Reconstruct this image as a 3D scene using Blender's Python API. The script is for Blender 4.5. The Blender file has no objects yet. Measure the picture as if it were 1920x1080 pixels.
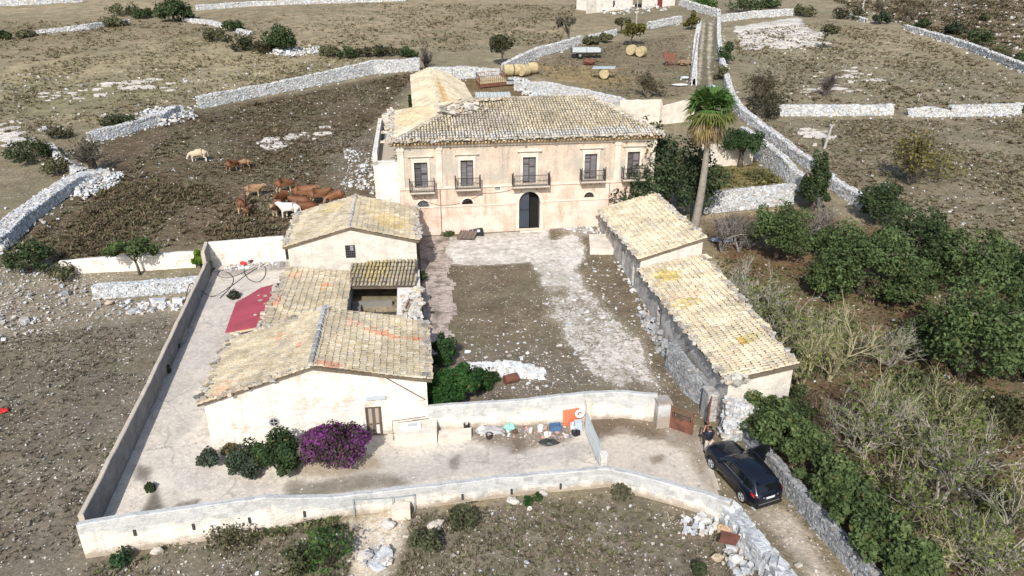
import bpy, math, random
import numpy as np
from mathutils import Vector, Matrix
R = random.Random(7)
rng = np.random.default_rng(11)
rad = math.radians
sc = bpy.context.scene
COL = sc.collection

# ---------------------------------------------------------------- camera, sky, sun, exposure
FOC, PITCH, CAMZ, SLOPE = 1340.0, rad(23.6), 23.3, 0.083
cd = bpy.data.cameras.new('camera'); cam = bpy.data.objects.new('camera', cd); COL.objects.link(cam)
cam.location = (0, 0, CAMZ); cam.rotation_euler = (math.pi / 2 - PITCH, 0, 0)
cd.sensor_width = 36; cd.lens = 36 * FOC / 1920; cd.clip_end = 4000; cd.clip_start = 0.5
sc.camera = cam
SUN_EL, SHADOW_AZ = rad(39), rad(9)
sdir = Vector((math.sin(SHADOW_AZ) * math.cos(SUN_EL), math.cos(SHADOW_AZ) * math.cos(SUN_EL), -math.sin(SUN_EL)))
sl = bpy.data.lights.new('sun', 'SUN'); so = bpy.data.objects.new('sun', sl); COL.objects.link(so)
sl.energy = 4.2; sl.angle = rad(0.5); sl.color = (1.0, 0.955, 0.89)
so.rotation_euler = sdir.to_track_quat('-Z', 'Y').to_euler(); so.location = (-10, -30, 60)
w = bpy.data.worlds.new('World'); sc.world = w; w.use_nodes = True
nt = w.node_tree; sky = nt.nodes.new('ShaderNodeTexSky'); sky.sky_type = 'NISHITA'; sky.sun_disc = False
sky.sun_elevation = SUN_EL; sky.sun_rotation = math.atan2(-sdir.x, -sdir.y); sky.air_density = 1.0; sky.dust_density = 1.5
nt.links.new(sky.outputs[0], nt.nodes['Background'].inputs[0]); nt.nodes['Background'].inputs[1].default_value = 0.15
sc.view_settings.view_transform = 'Standard'; sc.view_settings.look = 'None'
sc.view_settings.exposure = 0.32; sc.view_settings.gamma = 1
sc.cycles.use_denoising = True if hasattr(sc, 'cycles') else False

# ---------------------------------------------------------------- photograph pixel -> place in the world
CC = np.array([0, 0, CAMZ]); sp_, cp_ = math.sin(PITCH), math.cos(PITCH)
def ray(px, py):
    x = (px - 960) / FOC; y = (540 - py) / FOC
    return np.array([x, cp_ + y * sp_, -sp_ + y * cp_])
def gz(x, y): return SLOPE * (y - 30)
def A(px, py, dz=0.0):
    d = ray(px, py); return CC + d * ((SLOPE * (-30) + dz - CAMZ) / (d[2] - SLOPE * d[1]))
def U(px, py, z):
    d = ray(px, py); return CC + d * ((z - CAMZ) / d[2])
def V(px, py, P, Q):
    P = np.array([P[0], P[1], 0.0]); Q = np.array([Q[0], Q[1], 0.0])
    n = np.array([-(Q[1] - P[1]), Q[0] - P[0], 0]); d = ray(px, py)
    return CC + d * (n @ (P - CC) / (n @ d))
def zt(py, P):
    k = (540 - py) / FOC; y = P[1]
    return CAMZ + (k * y * cp_ - y * sp_) / (cp_ + k * sp_)
def ppm(P): return FOC / (P[1] * cp_ - (P[2] - CAMZ) * sp_)
O = A(803, 803); TH = rad(7.9)
cu = np.array([math.cos(TH), math.sin(TH), 0]); cv = np.array([-math.sin(TH), math.cos(TH), 0])
def F(u, v, z): return np.array([O[0], O[1], 0]) + cu * u + cv * v + np.array([0, 0, z])
def Fg(u, v, dz=0):
    p = F(u, v, 0); p[2] = gz(p[0], p[1]) + dz; return p

# ---------------------------------------------------------------- materials
def mk(name, col=None, var=0.25, scale=1.5, rough=0.92, bump=0.25, bscale=None, stain=None, stain_scale=0.6, stain_lo=0.52, stain_hi=0.68,
       brick=None, metallic=0.0, spec=0.3, stones=False, top=None, trans=0.0, coord='Object', fine=0.0, streak=None, foot=None):
    m = bpy.data.materials.new(name); m.use_nodes = True; n = m.node_tree.nodes; l = m.node_tree.links
    b = n['Principled BSDF']; b.inputs['Roughness'].default_value = rough; b.inputs['Metallic'].default_value = metallic
    b.inputs['Specular IOR Level'].default_value = spec
    geo = n.new('ShaderNodeNewGeometry'); P = geo.outputs['Position']
    def noise(s, det=6, r=0.6):
        t = n.new('ShaderNodeTexNoise'); t.inputs['Scale'].default_value = s; t.inputs['Detail'].default_value = det; t.inputs['Roughness'].default_value = r
        l.new(P, t.inputs['Vector']); return t.outputs['Fac']
    def rng_(x, a, b_, c, d, clamp=True):
        t = n.new('ShaderNodeMapRange'); t.clamp = clamp
        for i, vv in enumerate((a, b_, c, d)): t.inputs[i + 1].default_value = vv
        l.new(x, t.inputs[0]); return t.outputs[0]
    def mix(f, a, b_, mode='MIX'):
        t = n.new('ShaderNodeMix'); t.data_type = 'RGBA'; t.blend_type = mode
        for k, vv in ((0, f), (6, a), (7, b_)):
            if hasattr(vv, 'links') or isinstance(vv, bpy.types.NodeSocket): l.new(vv, t.inputs[k])
            elif k == 0: t.inputs[0].default_value = vv
            else: t.inputs[k].default_value = (*vv, 1)
        return t.outputs[2]
    def math_(op, a, b_):
        t = n.new('ShaderNodeMath'); t.operation = op
        for k, vv in ((0, a), (1, b_)):
            if isinstance(vv, bpy.types.NodeSocket): l.new(vv, t.inputs[k])
            else: t.inputs[k].default_value = vv
        return t.outputs[0]
    if col is None:
        at = n.new('ShaderNodeAttribute'); at.attribute_name = 'Col'; c = at.outputs['Color']
    else:
        rgb = n.new('ShaderNodeRGB'); rgb.outputs[0].default_value = (*col, 1); c = rgb.outputs[0]
    height = None
    if brick or top:
        ua = n.new('ShaderNodeAttribute'); ua.attribute_name = 'uvw'; UV = ua.outputs['Vector']
    if brick:
        bt = n.new('ShaderNodeTexBrick'); l.new(UV, bt.inputs['Vector']); bt.inputs['Scale'].default_value = 1
        bw, bh, mort, amt = brick
        bt.inputs['Brick Width'].default_value = bw; bt.inputs['Row Height'].default_value = bh; bt.inputs['Mortar Size'].default_value = mort
        bt.inputs['Color1'].default_value = (0.66, 0.66, 0.67, 1); bt.inputs['Color2'].default_value = (1.12, 1.12, 1.1, 1); bt.inputs['Mortar'].default_value = (0.95, 0.93, 0.9, 1)
        bt.inputs['Mortar Smooth'].default_value = 0.3
        c = mix(amt, c, bt.outputs['Color'], 'MULTIPLY')
        height = math_('MULTIPLY', bt.outputs['Fac'], -0.5)
    nz = noise(scale)
    c = mix(1.0, c, n.new('ShaderNodeCombineXYZ').outputs[0], 'MULTIPLY') if False else c
    f = rng_(nz, 0.28, 0.72, 1 - var, 1 + var)
    cx = n.new('ShaderNodeVectorMath'); cx.operation = 'SCALE'; l.new(c, cx.inputs[0]); l.new(f, cx.inputs['Scale']); c = cx.outputs[0]
    if streak:
        mp = n.new('ShaderNodeMapping'); mp.inputs['Scale'].default_value = (2.2, 2.2, 0.22); l.new(P, mp.inputs['Vector']); tn = n.new('ShaderNodeTexNoise'); tn.inputs['Scale'].default_value = 1.0; tn.inputs['Detail'].default_value = 7; tn.inputs['Roughness'].default_value = 0.68; l.new(mp.outputs[0], tn.inputs['Vector'])
        c = mix(math_('MULTIPLY', rng_(tn.outputs['Fac'], 0.50, 0.66, 0, 1), streak[1]), c, streak[0])
    if fine:
        f2 = rng_(noise(scale * 9, 3, 0.7), 0.3, 0.7, 1 - fine, 1 + fine)
        cx = n.new('ShaderNodeVectorMath'); cx.operation = 'SCALE'; l.new(c, cx.inputs[0]); l.new(f2, cx.inputs['Scale']); c = cx.outputs[0]
    if stain:
        sn = rng_(noise(stain_scale, 8, 0.65), stain_lo, stain_hi, 0, 1); c = mix(math_('MULTIPLY', sn, 0.85), c, stain)
    if top:
        sep = n.new('ShaderNodeSeparateXYZ'); l.new(UV, sep.inputs[0])
        d = math_('ADD', sep.outputs[2], math_('MULTIPLY', rng_(noise(0.9, 8, 0.65), 0.25, 0.75, -1, 1), top[1] * 0.7))
        tm = math_('MULTIPLY', rng_(d, top[1] * 0.7, top[1] * 1.1, 1, 0), top[2]); tc = top[0]
        if brick and top[1] > 0.4: tc = mix(rng_(noise(0.5, 5, 0.6), 0.4, 0.6, 0.15, 0.9), top[0], mix(1.0, bt.outputs['Color'], top[0], 'MULTIPLY')); tc = mix(math_('MULTIPLY', bt.outputs['Fac'], rng_(noise(0.7, 6, 0.7), 0.42, 0.6, 0, 0.7)), tc, (0.55, 0.53, 0.5)); tc = mix(rng_(noise(2.2, 8, 0.72), 0.5, 0.62, 0, 0.6), tc, (0.20, 0.215, 0.225))
        c = mix(tm, c, tc)
    if foot:
        s2 = n.new('ShaderNodeSeparateXYZ'); l.new(UV, s2.inputs[0]); fd = math_('ADD', s2.outputs[1], math_('MULTIPLY', rng_(noise(1.3, 8, 0.7), 0.25, 0.75, -1, 1), 0.32)); c = mix(rng_(fd, 0.02, 0.36, 0.75, 0), c, foot)
    if stones:
        aa = n.new('ShaderNodeAttribute'); aa.attribute_name = 'Zone'; sz = n.new('ShaderNodeSeparateColor'); l.new(aa.outputs['Color'], sz.inputs[0])
        dens, green, rock = sz.outputs[0], sz.outputs[1], sz.outputs[2]
        rk = math_('MULTIPLY', rng_(noise(0.55, 9, 0.72), 0.44, 0.56, 0, 1), rng_(rock, 0, 0.35, 0, 1))
        rk2 = rng_(math_('ADD', math_('MULTIPLY', math_('ADD', noise(1.3, 9, 0.75), noise(4.5, 6, 0.75)), 0.5), rock), 0.80, 0.87, 0, 1)
        c = mix(rk2, c, mix(rng_(noise(2.5, 5, 0.7), 0.35, 0.65, 0, 1), (0.42, 0.385, 0.345), (0.68, 0.64, 0.585)))
        gr = rng_(math_('ADD', noise(0.9, 8, 0.7), green), 0.85, 1.15, 0, 1); c = mix(math_('MULTIPLY', gr, 0.8), c, (0.075, 0.10, 0.038))
        if stones == 'field':
            c = mix(math_('MULTIPLY', rng_(noise(0.16, 7, 0.65), 0.46, 0.66, 0, 1), 0.55), c, (0.125, 0.125, 0.072)); c = mix(math_('MULTIPLY', rng_(noise(0.23, 7, 0.7), 0.5, 0.68, 0, 1), 0.5), c, (0.125, 0.088, 0.055)); c = mix(math_('MULTIPLY', rng_(noise(1.7, 7, 0.75), 0.52, 0.62, 0, 1), 0.45), c, (0.215, 0.185, 0.13))
        else:
            ve = n.new('ShaderNodeTexVoronoi'); ve.feature = 'DISTANCE_TO_EDGE'; ve.inputs['Scale'].default_value = 0.38; wv = n.new('ShaderNodeVectorMath'); wv.operation = 'ADD'; l.new(P, wv.inputs[0]); nn2 = n.new('ShaderNodeTexNoise'); nn2.inputs['Scale'].default_value = 1.1; nn2.inputs['Detail'].default_value = 5; l.new(P, nn2.inputs['Vector']); l.new(nn2.outputs['Color'], wv.inputs[1]); l.new(wv.outputs[0], ve.inputs['Vector'])
            ck = math_('MULTIPLY', rng_(ve.outputs['Distance'], 0.006, 0.028, 1, 0), rng_(noise(0.3, 4, 0.6), 0.42, 0.58, 0, 0.4)); c = mix(ck, c, (0.17, 0.15, 0.12))
            c = mix(math_('MULTIPLY', rng_(noise(0.5, 9, 0.75), 0.53, 0.62, 0, 1), 0.55), c, (0.29, 0.265, 0.235)); c = mix(math_('MULTIPLY', rng_(noise(2.3, 8, 0.75), 0.60, 0.66, 0, 1), 0.7), c, (0.20, 0.175, 0.145))
        dens = math_('MULTIPLY', dens, rng_(noise(0.35, 6, 0.7), 0.38, 0.66, 0.03, 1.15))
        for s, thr in ((2.2, 0.17), (4.3, 0.22), (9.0, 0.30)):
            vo = n.new('ShaderNodeTexVoronoi'); vo.inputs['Scale'].default_value = s; l.new(P, vo.inputs['Vector'])
            sc_ = n.new('ShaderNodeSeparateColor'); l.new(vo.outputs['Color'], sc_.inputs[0])
            msk = math_('MULTIPLY', math_('LESS_THAN', vo.outputs['Distance'], thr), math_('LESS_THAN', sc_.outputs[0], dens))
            c = mix(msk, c, mix(sc_.outputs[1], (0.40, 0.36, 0.31), (0.66, 0.63, 0.58)))
    l.new(c, b.inputs['Base Color'])
    if bump:
        bp = n.new('ShaderNodeBump'); bp.inputs['Strength'].default_value = bump; bp.inputs['Distance'].default_value = 0.12
        h = noise(bscale or scale * 4, 6, 0.65)
        if height is not None: h = math_('ADD', h, height)
        l.new(h, bp.inputs['Height']); l.new(bp.outputs[0], b.inputs['Normal'])
    if trans:
        b.inputs['Transmission Weight'].default_value = 0
        tr = n.new('ShaderNodeBsdfTranslucent'); l.new(c, tr.inputs[0]); ms = n.new('ShaderNodeMixShader'); ms.inputs[0].default_value = trans
        out = n['Material Output']; l.new(b.outputs[0], ms.inputs[1]); l.new(tr.outputs[0], ms.inputs[2]); l.new(ms.outputs[0], out.inputs['Surface'])
    return m

M = {}
M['earth'] = mk('earth', None, 0.36, 0.55, 0.98, 0.9, 3.0, stones='field', fine=0.30, spec=0.1)
M['paving'] = mk('paving', None, 0.22, 0.5, 0.95, 0.45, 4.0, stones='paved', fine=0.16, spec=0.15)
M['attr'] = mk('painted', None, 0.12, 2.0, 0.85, 0.1, spec=0.25)
M['tile'] = mk('clay_tile', None, 0.30, 1.1, 0.95, 0.3, 14, fine=0.25, spec=0.12)
M['leaf'] = mk('leaf', None, 0.30, 0.8, 0.7, 0, trans=0.28, spec=0.15)
M['bark'] = mk('bark', None, 0.25, 4, 0.95, 0.3, spec=0.1)
M['stone'] = mk('limestone', None, 0.28, 3.0, 0.96, 0.5, 9, fine=0.2, spec=0.1)
M['plaster'] = mk('facade_plaster', (0.60, 0.445, 0.355), 0.2, 0.9, 0.95, 0.35, 6, stain=(0.58, 0.52, 0.44), stain_scale=0.45, stain_lo=0.46, stain_hi=0.58, fine=0.18, streak=((0.33, 0.265, 0.20), 0.75), spec=0.1)
M['plaster2'] = mk('upper_plaster', (0.52, 0.415, 0.33), 0.22, 0.8, 0.95, 0.35, 6, stain=(0.37, 0.345, 0.29), stain_scale=0.5, stain_lo=0.45, stain_hi=0.58, fine=0.18, streak=((0.29, 0.27, 0.235), 0.8), spec=0.1)
M['trim'] = mk('stone_trim', (0.56, 0.50, 0.42), 0.22, 1.6, 0.92, 0.15, spec=0.1)
M['white'] = mk('whitewash', (0.74, 0.69, 0.62), 0.13, 1.2, 0.95, 0.6, 5, stain=(0.50, 0.43, 0.35), stain_scale=1.1, stain_lo=0.54, stain_hi=0.64, brick=(0.62, 0.30, 0.012, 0.30), top=((0.56, 0.56, 0.55), 0.25, 0.4), fine=0.18, streak=((0.50, 0.455, 0.40), 0.5), spec=0.1)
M['gable'] = mk('old_render', (0.60, 0.55, 0.48), 0.16, 1.0, 0.95, 0.4, 6, stain=(0.42, 0.40, 0.37), stain_scale=0.8, stain_lo=0.52, stain_hi=0.7, fine=0.16, brick=(0.55, 0.28, 0.012, 0.45), streak=((0.40, 0.37, 0.33), 0.5), spec=0.1)
M['block'] = mk('weathered_blocks', (0.72, 0.665, 0.58), 0.16, 1.1, 0.95, 0.5, 6, stain=(0.58, 0.50, 0.42), stain_scale=0.7, stain_lo=0.56, stain_hi=0.72, brick=(0.50, 0.25, 0.018, 0.35), top=((0.42, 0.44, 0.445), 0.8, 0.8), fine=0.18, streak=((0.40, 0.385, 0.355), 0.6), foot=(0.27, 0.21, 0.15), spec=0.1)
M['conc'] = mk('concrete', (0.225, 0.228, 0.228), 0.2, 1.5, 0.95, 0.3, 6, stain=(0.15, 0.145, 0.14), stain_scale=1.2, stain_lo=0.5, stain_hi=0.65, brick=(0.5, 0.25, 0.015, 0.3), top=((0.44, 0.385, 0.31), 0.03, 1.0), spec=0.1)  # shade of the west wall's inner face darkened into the colour, cap lighter
M['rubble'] = mk('rubble_render', (0.47, 0.45, 0.425), 0.28, 1.8, 0.96, 0.9, 5, stain=(0.27, 0.265, 0.26), stain_scale=1.3, stain_lo=0.47, stain_hi=0.62, brick=(0.36, 0.2, 0.03, 0.6), fine=0.2, spec=0.1)
M['iron'] = mk('dark_iron', (0.025, 0.023, 0.022), 0.2, 5, 0.7, 0.05)
M['shutter'] = mk('grey_shutter', None, 0.15, 4, 0.8, 0.05)
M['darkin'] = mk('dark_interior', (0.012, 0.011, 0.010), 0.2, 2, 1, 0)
M['rust'] = mk('rust', (0.15, 0.062, 0.042), 0.35, 3, 0.9, 0.2, stain=(0.09, 0.04, 0.03), stain_scale=2)
M['galv'] = mk('galvanised', (0.42, 0.46, 0.48), 0.2, 2, 0.6, 0.05, stain=(0.25, 0.27, 0.28), stain_scale=2, metallic=0.2)
M['redmetal'] = mk('red_sheet', (0.31, 0.055, 0.075), 0.18, 0.7, 0.75, 0.05, stain=(0.33, 0.10, 0.10), stain_scale=1.3, stain_lo=0.55, stain_hi=0.8)
M['paint'] = mk('car_paint', (0.006, 0.008, 0.014), 0.05, 1, 0.16, 0, spec=0.55)
M['glass'] = mk('car_glass', (0.006, 0.008, 0.009), 0.05, 1, 0.06, 0, spec=0.6)
M['rubber'] = mk('rubber', (0.014, 0.014, 0.015), 0.2, 5, 0.85, 0.05)
M['chrome'] = mk('alloy', (0.55, 0.56, 0.57), 0.05, 4, 0.3, 0, metallic=0.8)
M['lamp'] = mk('tail_lamp', (0.42, 0.008, 0.012), 0.1, 4, 0.2, 0, spec=0.6)
M['skin'] = mk('skin', None, 0.08, 6, 0.6, 0)
M['hay'] = mk('hay', (0.42, 0.345, 0.20), 0.3, 3, 0.95, 0.6, 18, fine=0.2, spec=0.1)
M['plastic'] = mk('plastic', None, 0.08, 4, 0.5, 0)

# ---------------------------------------------------------------- mesh buffer
ORG = {}
class MB:
    def __init__(s): s.v = []; s.f = []; s.c = []; s.w = []; s.n = 0
    def add(s, v, faces, col=(0.5, 0.5, 0.5), uvw=None):
        v = np.asarray(v, float).reshape(-1, 3); k = len(v)
        c = np.asarray(col, float); c = np.tile(c, (k, 1)) if c.ndim == 1 else c
        s.v.append(v); s.c.append(c); s.w.append(np.zeros((k, 3)) if uvw is None else np.asarray(uvw, float))
        if isinstance(faces, np.ndarray): s.f.append(faces + s.n)
        else:
            for f in faces: s.f.append(np.asarray([f]) + s.n)
        s.n += k; return s
    def box(s, c, h, rz=0.0, col=(0.5, 0.5, 0.5), ax=None, taper=1.0):
        c = np.asarray(c, float); h = np.asarray(h, float)
        if ax is None: ca, sa = math.cos(rz), math.sin(rz); ax = np.array([[ca, sa, 0], [-sa, ca, 0], [0, 0, 1.0]])
        ax = np.asarray(ax)
        q = np.array([[x, y, z] for z in (-1, 1) for y in (-1, 1) for x in (-1, 1)], float) * h
        q[4:, :2] *= taper
        s.add(c + q @ ax, np.array([[0, 2, 3, 1], [4, 5, 7, 6], [0, 1, 5, 4], [2, 6, 7, 3], [0, 4, 6, 2], [1, 3, 7, 5]]), col, q[:, [0, 2, 1]] if True else None); return s
    def bar(s, a, b, wd, ht=None, col=(0.5, 0.5, 0.5), up=(0, 0, 1)):
        a = np.asarray(a, float); b = np.asarray(b, float); d = b - a; L = np.linalg.norm(d) or 1e-6; x = d / L
        upv = np.asarray(up, float)
        if abs(x @ upv) > 0.99: upv = np.array([0, 1.0, 0])
        y = np.cross(upv, x); y /= np.linalg.norm(y); z = np.cross(x, y)
        return s.box((a + b) / 2, (L / 2, wd / 2, (ht or wd) / 2), col=col, ax=np.array([x, y, z]))
    def tube(s, pts, rr, sides=6, col=(0.5, 0.5, 0.5), cap=True):
        pts = np.asarray(pts, float); k = len(pts); rr = np.ones(k) * rr if np.isscalar(rr) else np.asarray(rr, float)
        d = np.gradient(pts, axis=0); d /= np.linalg.norm(d, axis=1)[:, None] + 1e-9
        ref = np.array([0, 0, 1.0]) if abs(d[0][2]) < 0.9 else np.array([1.0, 0, 0])
        x = np.cross(d, ref); x /= np.linalg.norm(x, axis=1)[:, None] + 1e-9; y = np.cross(d, x)
        a = np.arange(sides) * 2 * math.pi / sides
        v = pts[:, None] + rr[:, None, None] * (np.cos(a)[None, :, None] * x[:, None] + np.sin(a)[None, :, None] * y[:, None])
        i = np.arange(k - 1)[:, None] * sides; j = np.arange(sides)[None]; j2 = (j + 1) % sides
        f = np.stack([i + j, i + sides + j, i + sides + j2, i + j2], -1).reshape(-1, 4)
        s.add(v.reshape(-1, 3), f, col)
        if cap:
            n0 = s.n - k * sides
            s.f.append(np.array([list(range(sides))]) + n0); s.f.append(np.array([list(range(sides))[::-1]]) + n0 + (k - 1) * sides)
        return s
    def poly(s, pts, col=(0.5, 0.5, 0.5), uvw=None): return s.add(pts, [list(range(len(pts)))], col, uvw)
    def prism(s, pts, d, col=(0.5, 0.5, 0.5)):
        pts = np.asarray(pts, float); k = len(pts); d = np.asarray(d, float)
        fs = [list(range(k)), list(range(2 * k - 1, k - 1, -1))] + [[i, (i + 1) % k, k + (i + 1) % k, k + i] for i in range(k)]
        return s.add(np.vstack([pts, pts + d]), fs, col)
    def stones(s, cen, size, rz=None, cols=None, jit=0.22):
        cen = np.asarray(cen, float); k = len(cen); size = np.asarray(size, float)
        if size.ndim == 1: size = np.tile(size[:, None], (1, 3)) if len(size) == k else np.tile(size, (k, 1))
        q = np.array([[x, y, z] for z in (-.5, .5) for y in (-.5, .5) for x in (-.5, .5)], float)
        q = q[None] + rng.uniform(-jit, jit, (k, 8, 3)); q = q * size[:, None]
        a = rng.uniform(0, 6.28, k) if rz is None else np.asarray(rz) + rng.normal(0, .12, k)
        ca, sa = np.cos(a)[:, None], np.sin(a)[:, None]
        v = np.stack([q[..., 0] * ca - q[..., 1] * sa, q[..., 0] * sa + q[..., 1] * ca, q[..., 2]], -1) + cen[:, None]
        b = np.array([[0, 2, 3, 1], [4, 5, 7, 6], [0, 1, 5, 4], [2, 6, 7, 3], [0, 4, 6, 2], [1, 3, 7, 5]])
        f = (b[None] + (np.arange(k) * 8)[:, None, None]).reshape(-1, 4)
        if cols is None: cols = stone_cols(k)
        return s.add(v.reshape(-1, 3), f, np.repeat(cols, 8, 0))
    def build(s, name, mat, parent=None, smooth=False, origin=None):
        v = np.vstack(s.v); c = np.vstack(s.c); wv = np.vstack(s.w)
        if parent is not None: org = ORG[parent.name]
        else:
            org = np.array([v[:, 0].mean(), v[:, 1].mean(), v[:, 2].min()]) if origin is None else np.asarray(origin, float)
        me = bpy.data.meshes.new(name); me.vertices.add(len(v)); me.vertices.foreach_set('co', (v - org).astype(np.float32).ravel())
        li = np.concatenate([f.ravel() for f in s.f]); tot = np.concatenate([np.full(len(f), f.shape[1]) for f in s.f])
        st = np.concatenate([[0], np.cumsum(tot)[:-1]])
        me.loops.add(len(li)); me.loops.foreach_set('vertex_index', li.astype(np.int32))
        me.polygons.add(len(tot)); me.polygons.foreach_set('loop_start', st.astype(np.int32))
        me.update(calc_edges=True)
        at = me.attributes.new('Col', 'FLOAT_COLOR', 'POINT'); at.data.foreach_set('color', np.c_[c, np.ones(len(c))].astype(np.float32).ravel())
        if np.abs(wv).sum() > 0:
            at = me.attributes.new('uvw', 'FLOAT_VECTOR', 'POINT'); at.data.foreach_set('vector', wv.astype(np.float32).ravel())
        me.polygons.foreach_set('use_smooth', np.full(len(tot), bool(smooth)))
        me.materials.append(M[mat] if isinstance(mat, str) else mat)
        o = bpy.data.objects.new(name, me); COL.objects.link(o)
        if parent is not None: o.parent = parent; ORG[o.name] = org
        else: o.location = org; ORG[o.name] = org
        return o
def tag(o, label=None, cat=None, group=None, kind=None):
    for k, vv in (('label', label), ('category', cat), ('group', group), ('kind', kind)):
        if vv: o[k] = vv
    return o
def thing(name, label, cat, loc, group=None):
    o = bpy.data.objects.new(name, None); COL.objects.link(o); o.location = loc; o.empty_display_size = 0.3
    ORG[o.name] = np.asarray(loc, float); return tag(o, label, cat, group)
def copy_tree(o, parent=None):
    c = o.copy(); COL.objects.link(c)
    if parent is not None: c.parent = parent
    for ch in list(o.children): copy_tree(ch, c)
    return c
def stone_cols(k, warm=0.3, lo=0.34, hi=0.66):
    b = rng.uniform(lo, hi, k)[:, None]; t = (rng.random(k) < warm)[:, None]
    return np.where(t, b * np.array([[1.04, 0.96, 0.86]]), b * np.array([[0.95, 0.985, 1.01]]))
def inpoly(x, y, poly):
    poly = np.asarray(poly)[:, :2]; r = np.zeros(np.shape(x), bool); j = len(poly) - 1
    for i in range(len(poly)):
        xi, yi = poly[i]; xj, yj = poly[j]
        cnd = ((yi > y) != (yj > y)) & (x < (xj - xi) * (y - yi) / (yj - yi + 1e-12) + xi); r ^= cnd; j = i
    return r
def snoise(x, y, s, seed=0):
    r_ = np.random.default_rng(seed); o = 0
    for k in range(6):
        a = r_.uniform(0, 6.28); q = s * (1.7 ** (k % 3)); o = o + np.sin((x * math.cos(a) + y * math.sin(a)) * q + r_.uniform(0, 6.28)) / (1 + k % 3)
    return o / 3.2
def soft(x, y, poly, blur=0.7, ragged=0.8, seed=3):
    o = np.zeros(np.shape(x)); dx = ragged * snoise(x, y, 1.1, seed); dy = ragged * snoise(x, y, 1.3, seed + 1)
    for (a, b) in ((0, 0), (blur, 0), (-blur, 0), (0, blur), (0, -blur)): o += inpoly(x + dx + a, y + dy + b, poly)
    return o / 5
def G(*pts): return [A(*p)[:2] for p in pts]

# ---------------------------------------------------------------- ground and its surfaces
def paint(x, y, base, layers, zones):
    c = np.tile(np.asarray(base, float), (x.size, 1)); z = np.zeros((x.size, 3))
    z[:] = zones
    for (poly, col, a, zn, blur) in layers:
        k = soft(x, y, poly, blur, max(blur * 1.1, .75 if blur >= .3 else 0), int(abs(poly[0][0] * 7)) % 91)[:, None] * a
        if col is not None: c = c * (1 - k) + np.asarray(col) * k
        if zn is not None: z = z * (1 - k) + np.asarray(zn) * k
    return c, z
def sheet(name, mat, X, Y, Z, mask, col, zone, kind='structure'):
    ny, nx = X.shape; idx = -np.ones(X.shape, int)
    i = np.arange(ny * nx).reshape(ny, nx)
    f = np.stack([i[:-1, :-1], i[:-1, 1:], i[1:, 1:], i[1:, :-1]], -1).reshape(-1, 4)
    if mask is not None: f = f[mask.ravel()[f].all(1)]
    used = np.unique(f); rm = np.zeros(ny * nx, int); rm[used] = np.arange(len(used)); f = rm[f]
    mb = MB(); mb.add(np.c_[X.ravel(), Y.ravel(), Z.ravel()][used], f, col[used]); o = mb.build(name, mat, smooth=True, origin=(0, 0, 0))
    at = o.data.attributes.new('Zone', 'FLOAT_COLOR', 'POINT'); at.data.foreach_set('color', np.c_[zone[used], np.ones(len(used))].astype(np.float32).ravel())
    return tag(o, kind=kind)
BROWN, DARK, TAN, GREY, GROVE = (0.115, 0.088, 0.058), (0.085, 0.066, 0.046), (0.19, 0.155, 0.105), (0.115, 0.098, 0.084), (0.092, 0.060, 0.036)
cowp = G((0, 480), (60, 400), (200, 325), (175, 268), (340, 215), (375, 205), (785, 130), (775, 160), (700, 230), (720, 400), (540, 450), (390, 460), (110, 490))
frontf = G((-200, 1300), (-200, 640), (0, 600), (370, 580), (150, 1030), (640, 970), (1140, 915), (1360, 950), (1490, 1100), (1500, 1300))
grove = G((1325, 440), (1320, 400), (1480, 380), (1620, 420), (1880, 520), (2100, 640), (2500, 1300), (1780, 1300), (1640, 1075), (1390, 765), (1500, 730), (1500, 670))
ss = np.exp(np.linspace(math.log(9), math.log(900), 420)); tx = np.linspace(-1.25, 1.25, 380)
Y = np.repeat(ss[:, None], 380, 1) - 6; X = (Y + 14) * tx[None]
Z = gz(X, Y) - 0.10 - 0.08 * snoise(X, Y, 0.5, 5); far = np.clip((Y - 130) / 200, 0, 1); Z = Z + far * 1.2 * snoise(X, Y, 0.03, 9)
x, y = X.ravel(), Y.ravel()
fieldmix = np.clip(0.5 + 0.8 * snoise(x, y, 0.06, 21), 0, 1)[:, None]
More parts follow.
